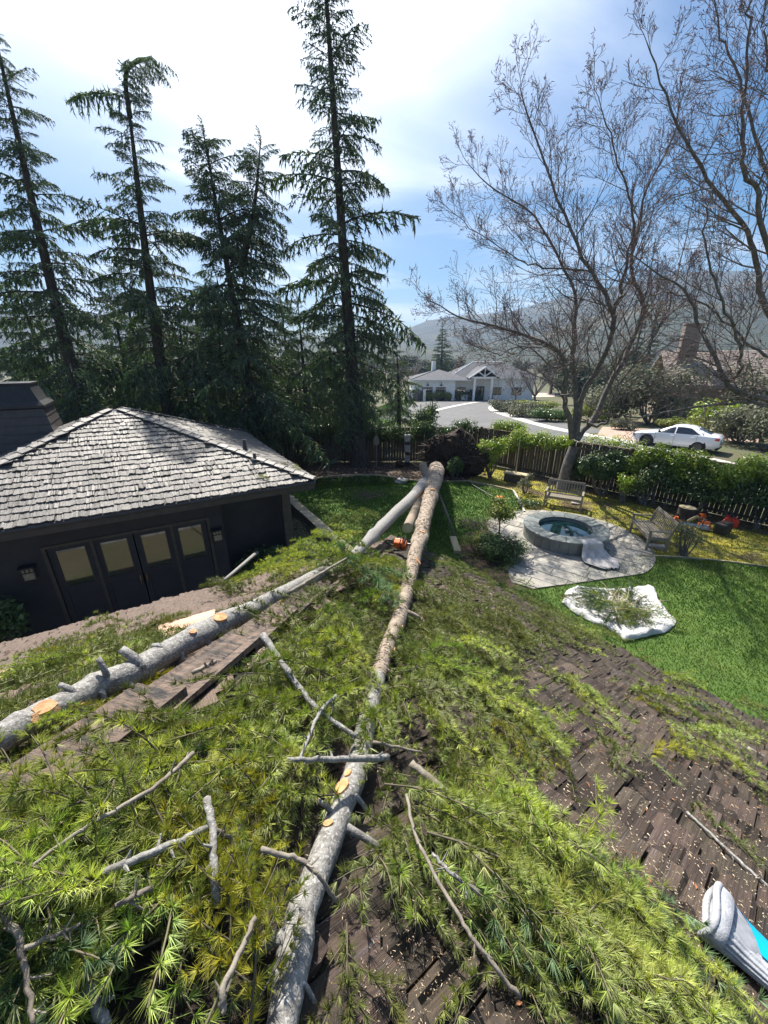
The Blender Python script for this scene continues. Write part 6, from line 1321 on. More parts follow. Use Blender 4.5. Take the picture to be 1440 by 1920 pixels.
for k in range(5):
    rs = np.random.RandomState(40 + k); lf = MB(); B, D = [], []; L = .22
    for q in range(13):
        c = np.array([L * q / 12, .02 * math.sin(q), .008]); ax = unit(rs.normal(0, 1, 3) + [.6, 0, .8]); m = 11; dv = rnd_dirs(m); dr = ax * .7 + dv * .75; dr /= np.linalg.norm(dr, axis=1, keepdims=True); B.append(np.repeat(c[None], m, 0)); D.append(dr * rs.uniform(.024, .042, m)[:, None])
    lf.spikes(np.concatenate(B), np.concatenate(D), .0015); lf.tubes([[0, 0, .008], [L * .5, 0.01, .01], [L, 0, .008]], [.0018, .0015, .001], 4); SUB.append(lf)
GP = [(858, 1005), (880, 1000), (985, 1085), (1010, 1112), (1100, 1165), (1180, 1205), (1100, 1190), (960, 1112), (880, 1068), (840, 1040)]
FARP = [(560, 1065), (700, 1030), (760, 1010), (770, 1040), (740, 1120), (700, 1240), (560, 1210), (540, 1150), (440, 1140)]
FARP2 = [(800, 1040), (860, 1050), (960, 1108), (1180, 1200), (1000, 1215), (900, 1240), (900, 1300), (760, 1250), (780, 1140)]
litter([FARP, FARP2, FARP2, FARP2, RB_], 1050, 'needle_litter', (.8, 1.3), (.01, .10)); litter([RC_], 40, 'needle_litter', (.5, .9), (.03, .05))
litter([GP], 110, 'lawn_needle_litter', (.9, 1.6), (0, 0))
# bare sticks
def stick(pts, lifts, w0, w1, label, mat=None, side=0, grp='bare cut sticks lying on the boughs'):
    lifts = [l + (.05 if p[0] < 660 and p[1] > 1400 and l > .09 else 0) for p, l in zip(pts, lifts)]; P = np.array([at_roof(*p, l) for p, l in zip(pts, lifts)]); P = spline(P, len(pts) * 6) if len(pts) > 2 else np.array([P[0] * (1 - t) + P[1] * t for t in np.linspace(0, 1, 7)]); d = project(P)[:, 2]; r = np.linspace(w0, w1, len(P)) / 2 * d / FPX
    P[1:-1] += RNG.normal(0, .0011, P[1:-1].shape); mb = MB(); mb.tubes(P, r, 7, cap=True); o = mb.build('cut_stick', mat or m_twig, None, True); tag(o, label, 'stick', grp)
    if side:
        rs = random.Random(int(pts[0][0])); sb = MB()
        for k in range(side):
            i = rs.randrange(2, len(P) - 1); t = unit(P[i] - P[i - 1]); v = unit(np.cross(t, [rs.gauss(0, 1), rs.gauss(0, 1), rs.gauss(0, 1)]) + t * .5); L = rs.uniform(.008, .03); sb.tubes([P[i], P[i] + v * L * .5, P[i] + v * L + [0, 0, .003]], np.array([.5, .4, .25]) * max(r[i], .003), 4)
        stuff(sb.build('spur_twigs', mat or m_twig, o))
    return o
STK = [([(190, 1638), (300, 1592), (395, 1548)], (.13, .15, .15), 15, 11, 'thick pale cut stick pointing left at lower left'), ([(388, 1498), (398, 1552), (402, 1640), (408, 1700)], (.16, .16, .14, .1), 16, 13, 'dark upright forked stick where the pale stick meets'), ([(402, 1555), (430, 1575), (440, 1600)], (.16, .14, .12), 9, 6, 'short bent twig curving off the dark fork'),
       ([(-5, 1700), (30, 1750), (45, 1800), (62, 1930)], (.13, .13, .12, .1), 14, 9, 'long dark twig at the left edge bottom corner'), ([(45, 1778), (150, 1733)], (.13, .12), 9, 6, 'side twig branching from the left edge twig'), ([(135, 1825), (165, 1855), (200, 1925)], (.08, .08, .07), 24, 20, 'thick pale branch end cut at the bottom left'),
       ([(493, 1190), (530, 1245), (590, 1325), (668, 1382)], (.2, .18, .16, .14), 13, 9, 'long pale branch leading down to the trunk middle'), ([(630, 1305), (600, 1335), (560, 1428)], (.19, .18, .15), 8, 6, 'thin pale twig crossing the long pale branch'), ([(538, 1424), (620, 1424), (727, 1420)], (.16, .15, .15), 8, 13, 'straight pale stick lying level across the trunk'), ([(700, 1392), (790, 1410)], (.15, .12), 7, 4, 'thin stick right of the level stick'),
       ([(770, 1430), (830, 1480), (880, 1520)], (.13, .12, .11), 15, 12, 'dark thick branch in the boughs right of the trunk'), ([(762, 1490), (780, 1570), (850, 1700), (905, 1785), (975, 1870)], (.17, .17, .17, .16, .13), 6, 9, 'long thin bare branch running through the right heap'), ([(810, 1600), (850, 1640), (898, 1675)], (.15, .15, .13), 6, 9, 'short pale stick beside the long thin branch'),
       ([(490, 1592), (560, 1612), (600, 1645), (630, 1690)], (.2, .19, .18, .13), 10, 7, 'tan peeled twig arching over the trunk'), ([(1288, 1522), (1350, 1580), (1445, 1668)], (.055, .05, .055), 5, 6, 'straight white twig on the shakes above the glove'), ([(1402, 1403), (1450, 1432)], (.03, .03), 9, 10, 'short white stick at the right edge'),
       ([(-5, 1668), (170, 1545), (290, 1475), (362, 1412)], (.15, .16, .17, .16), 7, 9, 'long curved twig above the hip boards'), ([(215, 1700), (285, 1666)], (.13, .13), 9, 10, 'short stub of stick in the lower left boughs'), ([(420, 1088), (482, 1036)], (.12, .3), 6, 7, 'pale stick standing up by the french doors'), ([(540, 1112), (590, 1082), (650, 1046)], (.2, .25, .3), 8, 4, 'twig leaning over the second stem'), ([(415, 1900), (425, 1840), (480, 1720)], (.1, .12, .14), 14, 10, 'branch among the yellow boughs at the bottom'),
       ([(360, 1262), (405, 1240)], (.08, .1), 9, 8, 'short grey stick right of the second stem'), ([(770, 1120), (840, 1140), (925, 1165)], (.06, .07, .05), 5, 4, 'thin stick on the sawdust right of the trunk'), ([(815, 1175), (880, 1190), (900, 1200)], (.06, .05, .05), 6, 5, 'short stick below the sawdust patch')]
for s_ in STK: stick(*s_[:4], s_[4], m_silver if 'pale' in s_[4] or 'white' in s_[4] else (m_rough if 'orange' in s_[4] else m_twig), side=8 if s_[2] < 14 else 4)
# chips, sawdust and dead leaves on the shakes
def chips(polys, n, name, mat, size, flat=.25):
    pts = []
    while len(pts) < n:
        poly = BR.choice(polys); P = np.array(poly); x, y = BR.uniform(P[:, 0].min(), P[:, 0].max()), BR.uniform(P[:, 1].min(), P[:, 1].max())
        if in_poly([x], [y], poly)[0]: pts.append((x, y))
    C = np.array([surf(x, y, .002) for x, y in pts]); N = np.array([roof_n(c[0], c[1]) for c in C]); mb = MB(); n = len(C); ax = np.cross(N, rnd_dirs(n)); L = (RNG.uniform(*size, n) * np.clip(project(C)[:, 2] / 1.9, .3, 1))[:, None]; mb.spikes(C, ax * L + N * L * flat * RNG.uniform(-.2, 1, (n, 1)), RNG.uniform(.0010, .0024, n) * np.clip(project(C)[:, 2] / 1.6, .35, 1)); return stuff(mb.build(name, mat))
SH = [(700, 1740), (960, 1520), (900, 1300), (1000, 1210), (1440, 1340), (1440, 1920), (640, 1920)]
chips([SH], 4200, 'wood_chips', m_chip, (.006, .024)); chips([[(780, 1090), (900, 1080), (1000, 1190), (940, 1240), (790, 1200)]], 5200, 'sawdust_chips', m_chip, (.02, .055)); chips([[(440, 1250), (560, 1160), (640, 1120), (640, 1150), (500, 1240)], [(100, 1480), (340, 1330), (340, 1370), (150, 1480)]], 700, 'sawdust_chips', m_chip, (.008, .03)); chips([RA], 900, 'wood_chips', m_chip, (.006, .02))
chips([SH, RD_], 420, 'dry_needles', m_dead, (.012, .03))
mb = MB(); n = 34; C = [];
for k in range(n):
    while True:
        x, y = BR.uniform(850, 1430), BR.uniform(1290, 1900)
        if in_poly([x], [y], SH)[0]: break
    C.append(surf(x, y, .006))
C = np.array(C); mb.leaves(C, np.array([roof_n(c[0], c[1]) for c in C]) + RNG.normal(0, .35, C.shape), RNG.uniform(.012, .026, n), .5); stuff(mb.build('dead_leaves', m_dead))
# sprigs on the wing roof
for (px, py, lab) in ((506, 900, 'green sprig lying on the lower right corner of the wing roof'), (545, 878, 'green sprig caught on the hip of the wing roof'), (565, 884, 'grey green sprig at the tip of the wing eave')):
    r = ray(px, py); ts = np.arange(6, 14, .01); pz = [(r * t)[2] + CAM_H - EAVE - WP * min(((r * t)[:2] - wC) @ w1, ((r * t)[:2] - wC) @ w2) for t in ts]; i = int(np.argmax(np.array(pz) < .06)); p = r * ts[i] + [0, 0, CAM_H]
    bough(p, np.array([-.6, .3, 0]), unit([.15, -.3, .9]), lab, 'bushy', 1.1, 'g', group='green sprigs on the wing roof')

# ================================================================== GARDEN THINGS
def bench(label, fl, fr, bl, W=1.35):
    fl, fr, bl = (np.array(v[:2]) for v in (fl, fr, bl)); xd = unit(fr - fl); yd = np.array([-xd[1], xd[0]]); yd = yd if yd @ (bl - fl) > 0 else -yd; W = np.linalg.norm(fr - fl) * 1.14
    o = thing('garden_bench', label, 'bench', (*((fl + fr) / 2), 0), 'weathered garden benches round the spa'); o0 = (fl + fr) / 2; R3 = np.stack([np.append(xd, 0), np.append(yd, 0), [0, 0, 1]], 1)
    if np.linalg.det(R3) < 0: R3[:, 0] *= -1
    def b(name, c, s, rot=None, bev=.006): mb = MB(); mb.rbox(np.array([*o0, 0]) + R3 @ np.array(c), s, bev, R3 if rot is None else R3 @ rot); return mb.build(name, m_teak, o)
    h = W / 2; D = .52; t = R_(14); rx = np.array([[1, 0, 0], [0, math.cos(t), math.sin(t)], [0, -math.sin(t), math.cos(t)]])
    for sx in (-1, 1):
        b('leg', (sx * (h - .03), .03, .31), (.06, .06, .62)); b('leg', (sx * (h - .03), D, .22), (.06, .06, .44)); b('back_post', (sx * (h - .03), D + .06, .66), (.06, .045, .48), rx); b('armrest', (sx * (h - .03), .24, .635), (.07, .58, .035)); b('stretcher', (sx * (h - .03), .27, .14), (.04, .46, .05)); b('side_rail', (sx * (h - .03), .27, .39), (.045, .46, .07))
    b('front_rail', (0, .03, .39), (W - .1, .04, .08)); b('rear_rail', (0, D, .39), (W - .1, .04, .08))
    for k in range(6): b('seat_slat', (0, .035 + k * .092, .445), (W - .02, .072, .02), bev=.004)
    b('top_rail', (0, D + .125, .90), (W - .04, .04, .09), rx); b('bottom_rail', (0, D + .03, .52), (W - .1, .035, .06), rx); n = int(W / .095)
    for k in range(n): b('back_slat', (-h + .09 + (W - .18) * k / (n - 1), D + .075, .70), (.045, .016, .32), rx, .003)
bench('weathered bench with slatted back behind the spa', at_z(1022, 950), at_z(1084, 960), at_z(1040, 937))
bench('weathered slatted bench with open arms right of the spa', at_z(1180, 999), at_z(1207, 1031), at_z(1235, 1000))
# cloth over the spa edge
def cloth(name, label, grid, mat, parent=None, thick=.004, cat='cloth'):
    G = np.array(grid); a, b = G.shape[:2]; i = np.arange(a - 1)[:, None] * b; j = np.arange(b - 1)[None]; q = np.stack([i + j, i + j + 1, i + b + j + 1, i + b + j], -1).reshape(-1, 4); mb = MB(); mb.add(G.reshape(-1, 3), q=q); o = mb.build(name, mat, parent, True); md = o.modifiers.new('thickness', 'SOLIDIFY'); md.thickness = thick; return tag(o, label, cat)
a0 = math.atan2(-1, .25); rad0 = unit([.16, -1]); tn = np.array([rad0[1], -rad0[0]]) * -1; rows = []
prof = [(.98, ZT + .02, .30), (1.12, ZT + .022, .34), (1.24, ZT + .02, .38), (1.285, ZT - .04, .40), (1.30, ZT - .14, .42), (1.33, .26, .46), (1.40, .14, .54), (1.50, .07, .60), (1.65, .055, .60), (1.85, .05, .46), (2.0, .05, .24)]
rs = np.random.RandomState(5)
for k, (rr, z, w) in enumerate(prof):
    row = []
    for t in np.linspace(-1, 1, 15):
        skew = .10 * k / 10; f = .03 * math.sin(t * 9 + k * .5) * min(1, k / 4) + rs.normal(0, .006); ca_ = TUB + rad0 * (rr + f * .8) + np.array([1, .1]) * (t * w * .75 + skew) ; z2 = z + (abs(f) * 1.1 if k > 5 else 0) + (.004 if k <= 3 else 0)
        row.append([*ca_, z2])
    rows.append(row)
rows = np.array(rows); rows = np.stack([spline(rows[k], 40) for k in range(rows.shape[0])], 0); rows = np.stack([spline(rows[:, k], 40) for k in range(40)], 1); rr_ = np.linspace(0, 1, 40)[:, None]; tt_ = np.linspace(-1, 1, 40)[None]; rdg = lambda x: (1 - np.abs(np.sin(x))) ** 4; fo = (.05 * rdg(tt_ * 4 + rr_ * 3) + .04 * rdg(tt_ * 6 - rr_ * 5 + 1) + .03 * rdg(tt_ * 3 + rr_ * 9)) * np.clip((rr_ - .3) * 2.2, 0.12, 1); rows[..., 2] += fo * .8; rows[..., :2] += fo[..., None] * rad0 * .5
cloth('drop_cloth', 'crumpled pale grey cloth hanging over the spa edge', rows, m_cloth_g)
# tarp with cuttings
TPX = [(1058, 1132), (1066, 1112), (1090, 1105), (1130, 1107), (1180, 1108), (1218, 1105), (1232, 1130), (1252, 1155), (1263, 1168), (1245, 1185), (1215, 1192), (1175, 1201), (1160, 1192), (1140, 1178), (1105, 1165), (1075, 1148)]
tp = np.array([at_z(*p)[:2] for p in TPX]); tc0 = tp.mean(0); n = 96; per = spline(np.c_[np.r_[tp, tp[:1]], np.zeros(len(tp) + 1)], n + 1)[:-1, :2]; rows = []; rs = np.random.RandomState(2)
wav = lambda k, ph: math.sin(k * .9 + ph) * .5 + math.sin(k * 2.3 + ph * 2) * .5
TF = [.05, .25, .45, .62, .76, .86, .93, .98, 1.02, 1.04, 1.03]
for f, h, am in ((.05, .03, .01), (.25, .03, .015), (.45, .035, .02), (.62, .04, .03), (.76, .05, .03), (.86, .07, .03), (.93, .09, .04), (.98, .09, .04), (1.02, .06, .03), (1.04, .03, .01), (1.03, .012, .0)):
    rows.append([[*(tc0 + (per[k % n] - tc0) * (f + .015 * wav(k, f * 9) * (f > .5))), max(.012, h * (1 + .35 * math.sin(k * .21 + 1)) + am * wav(k, f * 5) * .8)] for k in range(n + 1)])
rows = np.array(rows); nr = 34; rows = np.stack([spline(rows[:, k], nr) for k in range(rows.shape[1])], 1); rr_ = np.arange(nr)[:, None] / nr; kk_ = np.arange(rows.shape[1])[None] / n * 2 * math.pi; rdg = lambda x: (1 - np.abs(np.sin(x))) ** 4
rows[..., 2] += .5 * (.045 * rdg(kk_ * 4 + rr_ * 5) + .04 * rdg(kk_ * 3 - rr_ * 9 + 1) + .03 * rdg(kk_ * 7 + rr_ * 3 + .5) + .02 * rdg(kk_ * 11 - rr_ * 12)) * np.clip((.97 - rr_) * 5, 0, 1) * np.clip(rr_ * 3, .2, 1)
cloth('white_tarp', 'white tarp spread on the lawn holding a heap of cuttings', rows, m_cloth_w, None, .006, 'tarp')
for k in range(44):
    f = BR.random() ** .5 * .46; a = BR.uniform(0, 6.28); p = np.array([*(tc0 + np.array([-.12, -.02]) + np.array([math.cos(a) * 1.0, math.sin(a) * .62]) * f), .10 + .42 * max(0, 1 - f * 1.5) * BR.random()])
    bough(p, np.array([math.cos(a + BR.gauss(0, .8)), math.sin(a + BR.gauss(0, .8)), 0]), np.array([0, 0, 1.]), 'dark green cutting in the heap on the white tarp', BR.choice(['bushy', 'long', 'bushy']), BR.uniform(1.05, 1.5), BR.choice('gb'), BR.gauss(0, .4), BR.gauss(.05, .2), 'cuttings heaped on the white tarp', 'tree_cutting', 'cutting')
mb = MB()
for k in range(60):
    a = BR.uniform(0, 6.28); f = BR.random() * .8; p = np.array([*(tc0 + np.array([math.cos(a) * 1.05, math.sin(a) * .7]) * f), .12 + .3 * (1 - f) * BR.random()]); d = np.array([BR.gauss(0, 1), BR.gauss(0, 1), BR.gauss(.15, .3)]); d = unit(d) * BR.uniform(.2, .5); mb.tubes(spline([p, p + d * .5 + [0, 0, .04], p + d], 5), np.linspace(.007, .003, 5), 5)
tag(mb.build('loose_twigs', m_edge), 'pale loose twigs stuck in the cuttings on the tarp', 'twigs', kind='stuff')
def twig_pile(label, px, py, n, R, L):
    c = at_z(px, py); mb = MB()
    for k in range(n):
        a = BR.uniform(0, 6.28); q = BR.random() ** .5 * R; p = c + [math.cos(a) * q, math.sin(a) * q * .6, .03 + BR.random() * .12]; t = BR.uniform(0, 6.28); d = np.array([math.cos(t), math.sin(t), BR.gauss(0, .15)]) * BR.uniform(.4, 1) * L; mb.tubes(spline([p - d / 2, p + [0, 0, .04], p + d / 2], 5), np.linspace(.008, .003, 5), 4)
    tag(mb.build('twig_pile', m_rootw), label, 'twigs', kind='stuff')
twig_pile('loose heap of thin twigs on the shaded lawn', 690, 932, 70, .7, .6); twig_pile('tangle of dry twigs beside the patio shrub', 898, 985, 90, .8, .6)
# chainsaws
def chainsaw(loc, yaw, label, tilt=0.0, s=1.0):
    o = thing('chainsaw', label, 'chainsaw', loc, 'chainsaws left among the cuttings', world_built=False, rot=(tilt, 0, yaw)); o.scale = (s, s, s)
    mb = MB(); mb.rbox((0, 0, .11), (.26, .16, .14), .03, seg=2); mb.rbox((-.02, 0, .2), (.18, .13, .07), .025, seg=2); mb.build('engine_housing', m_orange, o)
    mb = MB(); mb.rbox((.02, .085, .09), (.20, .03, .11), .012); mb.rbox((0, 0, .03), (.27, .165, .05), .012); mb.build('bar_cover', m_kgrey, o)
    mb = MB(); pts = [(.13, .05, .105), (.5, .05, .105)]; prof = [(.12, -.03), (.46, -.03), (.505, -.022), (.525, 0), (.505, .022), (.46, .03), (.12, .03)]; V = [(x, .055, .09 + z) for x, z in prof] + [(x, .045, .09 + z) for x, z in prof]; k = len(prof)
    mb.add(V, q=[[i, (i + 1) % k, k + (i + 1) % k, k + i] for i in range(k)], t=[[0, i, i + 1] for i in range(1, k - 1)] + [[k, k + i + 1, k + i] for i in range(1, k - 1)]); mb.build('guide_bar', m_steel, o)
    mb = MB(); mb.tubes(spline([(.06, -.09, .06), (.05, -.11, .18), (.04, -.08, .28), (.04, .04, .29), (.05, .10, .2), (.06, .1, .1)], 18), [.012] * 18, 8); mb.build('front_handle', m_black, o, True)
    mb = MB(); mb.tubes(spline([(-.1, 0, .2), (-.22, 0, .21), (-.3, 0, .16), (-.28, 0, .08), (-.2, 0, .05), (-.1, 0, .05)], 16), [.016] * 16, 8); mb.build('rear_handle', m_black, o, True)
    mb = MB(); mb.rbox((.12, 0, .27), (.02, .16, .09), .008); mb.build('hand_guard', m_black, o)
pc_ = ray(755, 1016) * (np.interp(1016, [q[1] for q in PXR], project(PR)[:, 2]) * .99) + [0, 0, CAM_H]
chainsaw(tuple(pc_ - [.02, 0, .08]), R_(-20), 'orange and grey chainsaw lodged against the scaly trunk', .5, .62)
def gat(px, py): p = at_z(px, py); return (p[0], p[1], .012)
chainsaw(gat(1318, 994), R_(150), 'bright orange chainsaw on the ground by the rose bush', .3, 1.25); chainsaw(gat(1316, 977), R_(20), 'red orange chainsaw lying behind the brighter one', -.2, 1.1); chainsaw(gat(1266, 978), R_(60), 'partly hidden orange chainsaw behind the rose bush', 0, .8)
bgp = gat(1352, 1000); bg_ = thing('tool_bag', 'black tool bag on the ground beside the chainsaws', 'bag', bgp); mb = MB(); mb.rbox((bgp[0], bgp[1], .2), (.55, .32, .36), .06, rotz(.5), seg=2); mb.build('bag_body', m_black, bg_)
mb = MB(); mb.tubes(spline([np.array(bgp) + rotz(.5) @ q for q in ([-.16, 0, .36], [-.12, 0, .5], [.12, 0, .5], [.16, 0, .36])], 12), [.014] * 12, 6); mb.build('handle', m_red, bg_, True)
for (px, py, lab) in ((1362, 984, 'red fuel can behind the black tool bag'), (1375, 988, 'dark red fuel can right of the tool bag')):
    p = gat(px, py); fc = thing('fuel_can', lab, 'fuel can', p, 'fuel cans with the tools'); mb = MB(); mb.rbox((p[0], p[1], .15), (.3, .18, .26), .03, rotz(.9), seg=2); mb.build('can_body', m_red, fc); mb = MB(); mb.lathe([(.03, 0), (.025, .06), (.018, .10), (0, .1)], 10, c=(p[0] + .08, p[1], .27)); mb.build('spout', m_black, fc)
    mb = MB(); mb.tubes(spline([(p[0] - .1, p[1], .27), (p[0] - .08, p[1], .33), (p[0] + .02, p[1], .33), (p[0] + .03, p[1], .27)], 8), [.014] * 8, 6); mb.build('handle', m_red, fc, True)
p = gat(1283, 972); sg = thing('log_stump', 'short cut log stump with pale top behind the rose bush', 'stump', p); mb = MB(); mb.tubes([(p[0], p[1], 0), (p[0], p[1], .2), (p[0], p[1], .42)], [.27, .25, .26], 16); mb.build('stump_bark', m_conbark, sg, True); mb = MB(); mb.prism([(p[0] + .25 * math.cos(a), p[1] + .25 * math.sin(a)) for a in np.linspace(0, 6.2, 18)], .40, .425); mb.build('cut_face', m_edge, sg)
p0, p1 = at_z(1290, 977, .3), at_z(1308, 968, .55); mb = MB(); mb.tubes([p0, p1], [.05, .05], 9, cap=True); tag(mb.build('short_log', m_edge), 'short pale log leaning beside the stump', 'log')
# pole saw
pp0, pp1 = at_z(876, 903, .06), at_z(928, 934, .14); psw = thing('pole_saw', 'long black pole tool with orange motor on the shaded lawn', 'pole saw', tuple(at_z(935, 938, 0))); mb = MB(); mb.tubes([pp0, pp1], [.022, .026], 8, cap=True); mb.build('shaft', m_black, psw)
mb = MB(); c = at_z(936, 938, .16); mb.rbox(c, (.3, .26, .24), .04, rotz(-1.2), seg=2); mb.build('motor', m_black, psw); mb = MB(); mb.rbox(c + [0, 0, .1], (.24, .2, .12), .03, rotz(-1.2), seg=2); mb.build('motor_cover', m_orange, psw)
# shovel, pillar, stones
p = at_z(706, 878); sh = thing('upright_shovel', 'shovel stuck upright by the back fence with blade on top', 'shovel', (p[0], p[1], 0)); mb = MB(); mb.tubes([p + [0, 0, -.02], p + [0, 0, 1.25]], [.028, .024], 8); mb.build('handle', m_teak, sh)
mb = MB(); pr_ = [(-.09, 1.22), (-.14, 1.3), (-.14, 1.5), (-.08, 1.64), (0, 1.72), (.08, 1.64), (.14, 1.5), (.14, 1.3), (.09, 1.22)]; V = [(p[0] + x, p[1] - .03 + .25 * x * x, z) for x, z in pr_] + [(p[0] + x, p[1] - .015 + .25 * x * x, z) for x, z in pr_]; k = len(pr_); mb.add(V, q=[[i, (i + 1) % k, k + (i + 1) % k, k + i] for i in range(k)], t=[[0, i, i + 1] for i in range(1, k - 1)] + [[k, k + i + 1, k + i] for i in range(1, k - 1)]); mb.build('blade', m_teak, sh)
p = at_z(763, 872); pi_ = thing('stacked_pillar', 'slim dark pillar of stacked blocks by the back fence', 'pillar', (p[0], p[1], 0))
for k in range(9): mb = MB(); mb.rbox((p[0] + BR.uniform(-.015, .015), p[1], .09 + k * .18), (.27 + BR.uniform(-.02, .02), .27, .165), .015, rotz(BR.uniform(-.06, .06))); mb.build('block', m_rock if k % 3 else m_conbark, pi_)
def rock(name, label, px, py, s, seed, mat=m_rock):
    bm = bmesh.new(); bmesh.ops.create_icosphere(bm, subdivisions=3, radius=1); rs = random.Random(seed); ph = [rs.uniform(0, 6) for _ in range(6)]
    p = at_z(px, py)
    for v in bm.verts: c = v.co; f = 1 + .16 * math.sin(3 * c.x + ph[0]) * math.sin(3 * c.y + ph[1]) + .12 * math.sin(5 * c.z + ph[2] + 2 * c.x); v.co = Vector((p[0] + c.x * f * s[0], p[1] + c.y * f * s[1], s[2] * .7 + c.z * f * s[2]))
    me = bpy.data.meshes.new(name); bm.to_mesh(me); bm.free(); me.materials.append(mat); tag(link(bpy.data.objects.new(name, me)), label, 'rock')
rock('pale_rock', 'pale crumpled looking rock at the shaded lawn edge', 753, 906, (.26, .2, .14), 1); rock('dark_rock', 'dark rounded stone under the stacked pillar', 750, 876, (.28, .22, .2), 2, m_root); rock('flat_stone', 'flat stone under the slatted bench', 1232, 1026, (.26, .18, .04), 3); rock('pale_rock', 'small pale stone behind the wooden bench', 1080, 945, (.2, .15, .08), 4)
mb = MB(); bmc = at_z(1406, 1130); mb.lathe([(.0, 0), (.025, .008), (.036, .035), (.025, .062), (0, .07)], 14, c=tuple(bmc)); tag(mb.build('ball', m_leafy, None, True), 'small pale ball on the bright lawn', 'ball')
p0 = at_z(960, 868); 
mb = MB(); c = at_z(968, 892, .3); R3 = rotz(R_(-35)); 
sb = thing('wooden_box_seat', 'low plank seat with sunlit top against the fence', 'seat', (c[0], c[1], 0)); mb.rbox((c[0], c[1], .40), (1.1, .42, .06), .01, R3); mb.build('plank_top', m_edge, sb); mb = MB(); mb.rbox((c[0], c[1], .185), (1.0, .36, .37), .01, R3); mb.build('box_base', m_fence, sb)
st_ = at_z(990, 905); mb = MB(); mb.tubes([[st_[0] - .55, st_[1] + .2, 0], [st_[0] - .55, st_[1] + .2, 1.9]], [.03, .028], 8); tag(mb.build('plant_stake', m_edge), 'pale plant stake in front of the fence climber', 'stake')
st_ = at_z(1300, 955); mb = MB(); mb.tubes([[st_[0], st_[1] - .25, 0], [st_[0] + .05, st_[1] - .25, 1.5]], [.05, .045], 8); tag(mb.build('plant_stake', m_edge), 'thick mossy stake before the fence behind the tools', 'stake')
# long broken branch and timber by the trunk on the lawn
mb = MB(); P = spline([at_y(822, 925, 13.6), at_y(838, 965, 11.2), at_z(853, 1006, .05)], 10); mb.tubes(P, np.linspace(.05, .035, 10), 7); tag(mb.build('broken_branch', m_twig, None, True), 'thin broken branch hanging from the trunk down to the lawn', 'branch')
mb = MB(); a_, b_ = at_z(849, 1008, .06), at_z(858, 1036, .06); dv = unit(b_ - a_); mb.rbox((a_ + b_) / 2, (np.linalg.norm(b_ - a_), .2, .12), .01, rotz(math.atan2(dv[1], dv[0]))); tag(mb.build('edging_timber', m_edge), 'short tan timber on the lawn edge by the patio shrub', 'timber')
# dead leaves on the mulch
mb = MB(); L_ = np.array([at_z(BR.uniform(600, 900), BR.uniform(872, 903), .03) for _ in range(500)]); mb.leaves(L_, RNG.normal(0, .4, L_.shape) + [0, 0, 1], RNG.uniform(.06, .14, 500), .6); stuff(mb.build('leaf_litter', m_flake))
# sculpted red plant by the spa
shrub('small_plant', 'little reddish plant at the back rim of the spa', 'plant', (*(TUB + RO * np.array([.62, .95])), 0), (.25, .2, .3), 160, .07, m_dead, 4, 400, z0=.05)

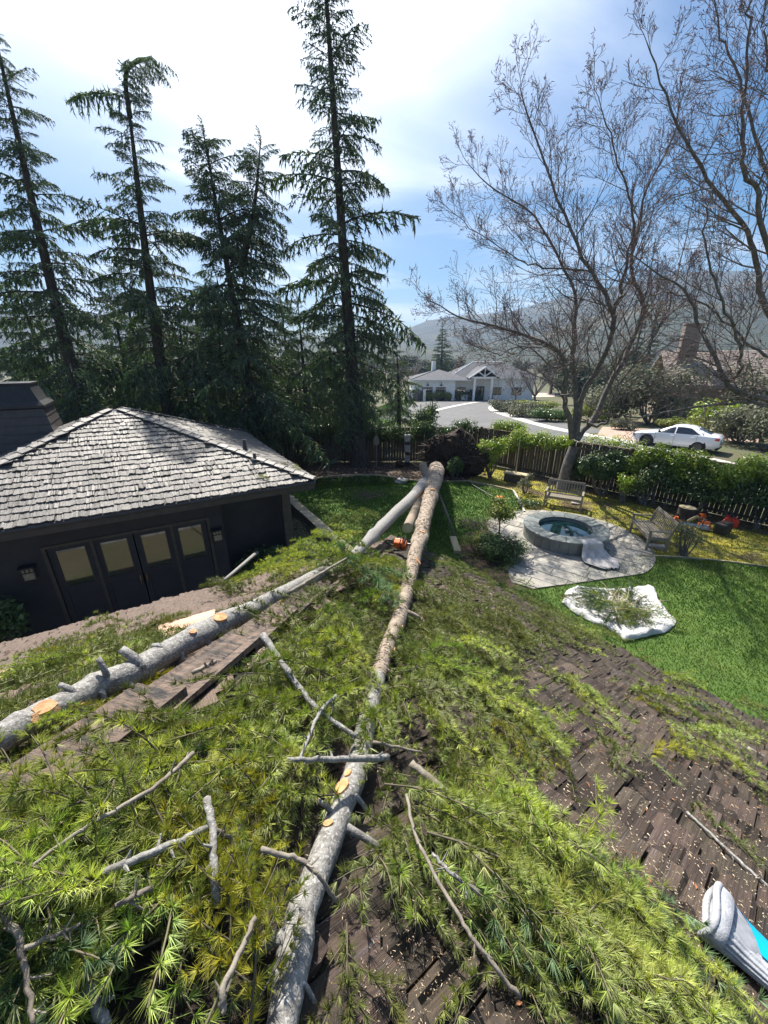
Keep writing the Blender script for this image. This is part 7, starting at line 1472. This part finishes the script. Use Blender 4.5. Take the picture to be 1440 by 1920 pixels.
# ------------------------------------------------------------------ grey and blue work glove on the shakes
def glove():
    c = at_roof(1375, 1795, .0); n = roof_n(c[0], c[1]); cu = at_roof(1350, 1735, 0); fw_ = at_roof(1500, 1860, 0); yd = unit(fw_ - cu); yd = unit(yd - n * (yd @ n)); xd = np.cross(yd, n); o0 = at_roof(1384, 1790, .03)
    R3 = np.stack([xd, yd, n], 1); g = thing('work_glove', 'grey knit work glove with blue coated palm lying on the shakes', 'glove', tuple(o0))
    def W(p): return o0 + (np.asarray(p) * 1.25) @ R3.T
    # body of glove: flattened tube from the cuff to the knuckles, then five fingers
    sec = [(-.055, .078, .040, 0), (-.03, .074, .036, 0), (0, .062, .028, 0), (.04, .056, .024, .0), (.08, .060, .024, 0), (.12, .062, .024, 0), (.15, .058, .02, 0)]
    yy = np.linspace(-.055, .15, 30); S = 96; mb = MB(); a = np.arange(S) / S * 2 * np.pi; V = []
    for y in yy:
        w = np.interp(y, [s[0] for s in sec], [s[1] for s in sec]); h = np.interp(y, [s[0] for s in sec], [s[2] for s in sec])
        rib = 1 + .035 * np.cos(a * 24) ; crease = 1 - .22 * np.exp(-((a - 1.35) / .3) ** 2) * np.exp(-((y + .0) / .05) ** 2)
        V.append(np.c_[np.cos(a) * w * rib, np.full(S, y), np.sin(a) * h * rib * crease + h * .95])
    V = np.array(V); i = np.arange(len(yy) - 1)[:, None] * S; j = np.arange(S)[None]; j2 = (j + 1) % S; q = np.stack([i + j, i + j2, i + S + j2, i + S + j], -1).reshape(-1, 4); mb.add(W(V.reshape(-1, 3)), q=q); mb.build('knit_body', m_kgrey, g, True)
    # rolled cuff hem and the lining seen inside
    hem = MB(); hy = -.057; P = np.array([W([math.cos(t) * .079, hy + .004 * math.sin(3 * t), math.sin(t) * .042 + .040]) for t in np.linspace(0, 2 * math.pi, 40)]); hem.tubes(P, [.0085] * 40, 8); 
    Vh = []
    for y, w, h in ((-.06, .081, .044), (-.05, .083, .046), (-.036, .081, .043), (-.03, .0755, .038)): Vh.append(np.c_[np.cos(a) * w, np.full(S, y), np.sin(a) * h + .0385])
    Vh = np.array(Vh); i2 = np.arange(3)[:, None] * S; hem.add(W(Vh.reshape(-1, 3)), q=np.stack([i2 + j, i2 + j2, i2 + S + j2, i2 + S + j], -1).reshape(-1, 4)); hem.build('cuff_hem', m_kgrey, g, True)
    lin = MB(); Vl = [np.c_[np.cos(a) * w, np.full(S, y), np.sin(a) * h + .038] for y, w, h in ((-.056, .074, .037), (-.02, .062, .026), (.03, .03, .01))]; Vl = np.array(Vl); i3 = np.arange(2)[:, None] * S; lin.add(W(Vl.reshape(-1, 3)), q=np.stack([i3 + j, i3 + S + j, i3 + S + j2, i3 + j2], -1).reshape(-1, 4)); lin.build('lining', m_lens_in, g, True)
    # blue coating over the palm side
    co = MB(); A = []
    for y in np.linspace(-.022, .152, 18):
        w = np.interp(y, [s[0] for s in sec], [s[1] for s in sec]) ; h = np.interp(y, [s[0] for s in sec], [s[2] for s in sec]); aa = np.linspace(3.4, max(1.0, 2.8 - (y + .022) * 44), 12); A.append(np.c_[np.cos(aa) * w * 1.045, np.full(12, y), np.sin(aa) * h * 1.10 + h * .95 + .001])
    A = np.array(A); k = np.arange(17)[:, None] * 12; l = np.arange(11)[None]; co.add(W(A.reshape(-1, 3)), q=np.stack([k + l, k + l + 1, k + 12 + l + 1, k + 12 + l], -1).reshape(-1, 4)); co.build('palm_coating', m_kblue, g, True)
    for fx, L, r in ((-.044, .062, .0135), (-.015, .078, .0145), (.016, .082, .0145), (.044, .072, .0135)):
        P = spline([[fx * .9, .135, .022], [fx, .15 + L * .5, .026], [fx * 1.05, .15 + L, .016]], 9); rr = np.array([1, 1.05, 1.03, 1, 1, .98, .95, .8, .35]) * r; f = MB(); f.tubes(W(P), rr, 10); f.build('finger', m_kblue, g, True)
    f = MB(); P = spline([[.05, .06, .022], [.085, .10, .024], [.105, .15, .016]], 9); f.tubes(W(P), np.array([1.2, 1.15, 1.05, 1, 1, .97, .93, .8, .35]) * .0155, 10); f.build('thumb', m_kblue, g, True)
glove()
# ================================================================== HAZE
mb = MB(); mb.box((0, 850, 108), (5200, 2300, 230)); hz_ = mb.build('haze', bpy.data.materials.new('haze_air')); hm = hz_.data.materials[0]; hm.use_nodes = True
hn = hm.node_tree.nodes; hn.clear(); ho = hn.new('ShaderNodeOutputMaterial'); hv = hn.new('ShaderNodeVolumePrincipled'); hv.inputs['Color'].default_value = (.42, .60, 1.0, 1); hv.inputs['Density'].default_value = .00030; hv.inputs['Anisotropy'].default_value = .1
hm.node_tree.links.new(hv.outputs[0], ho.inputs['Volume']); hz_['kind'] = 'stuff'
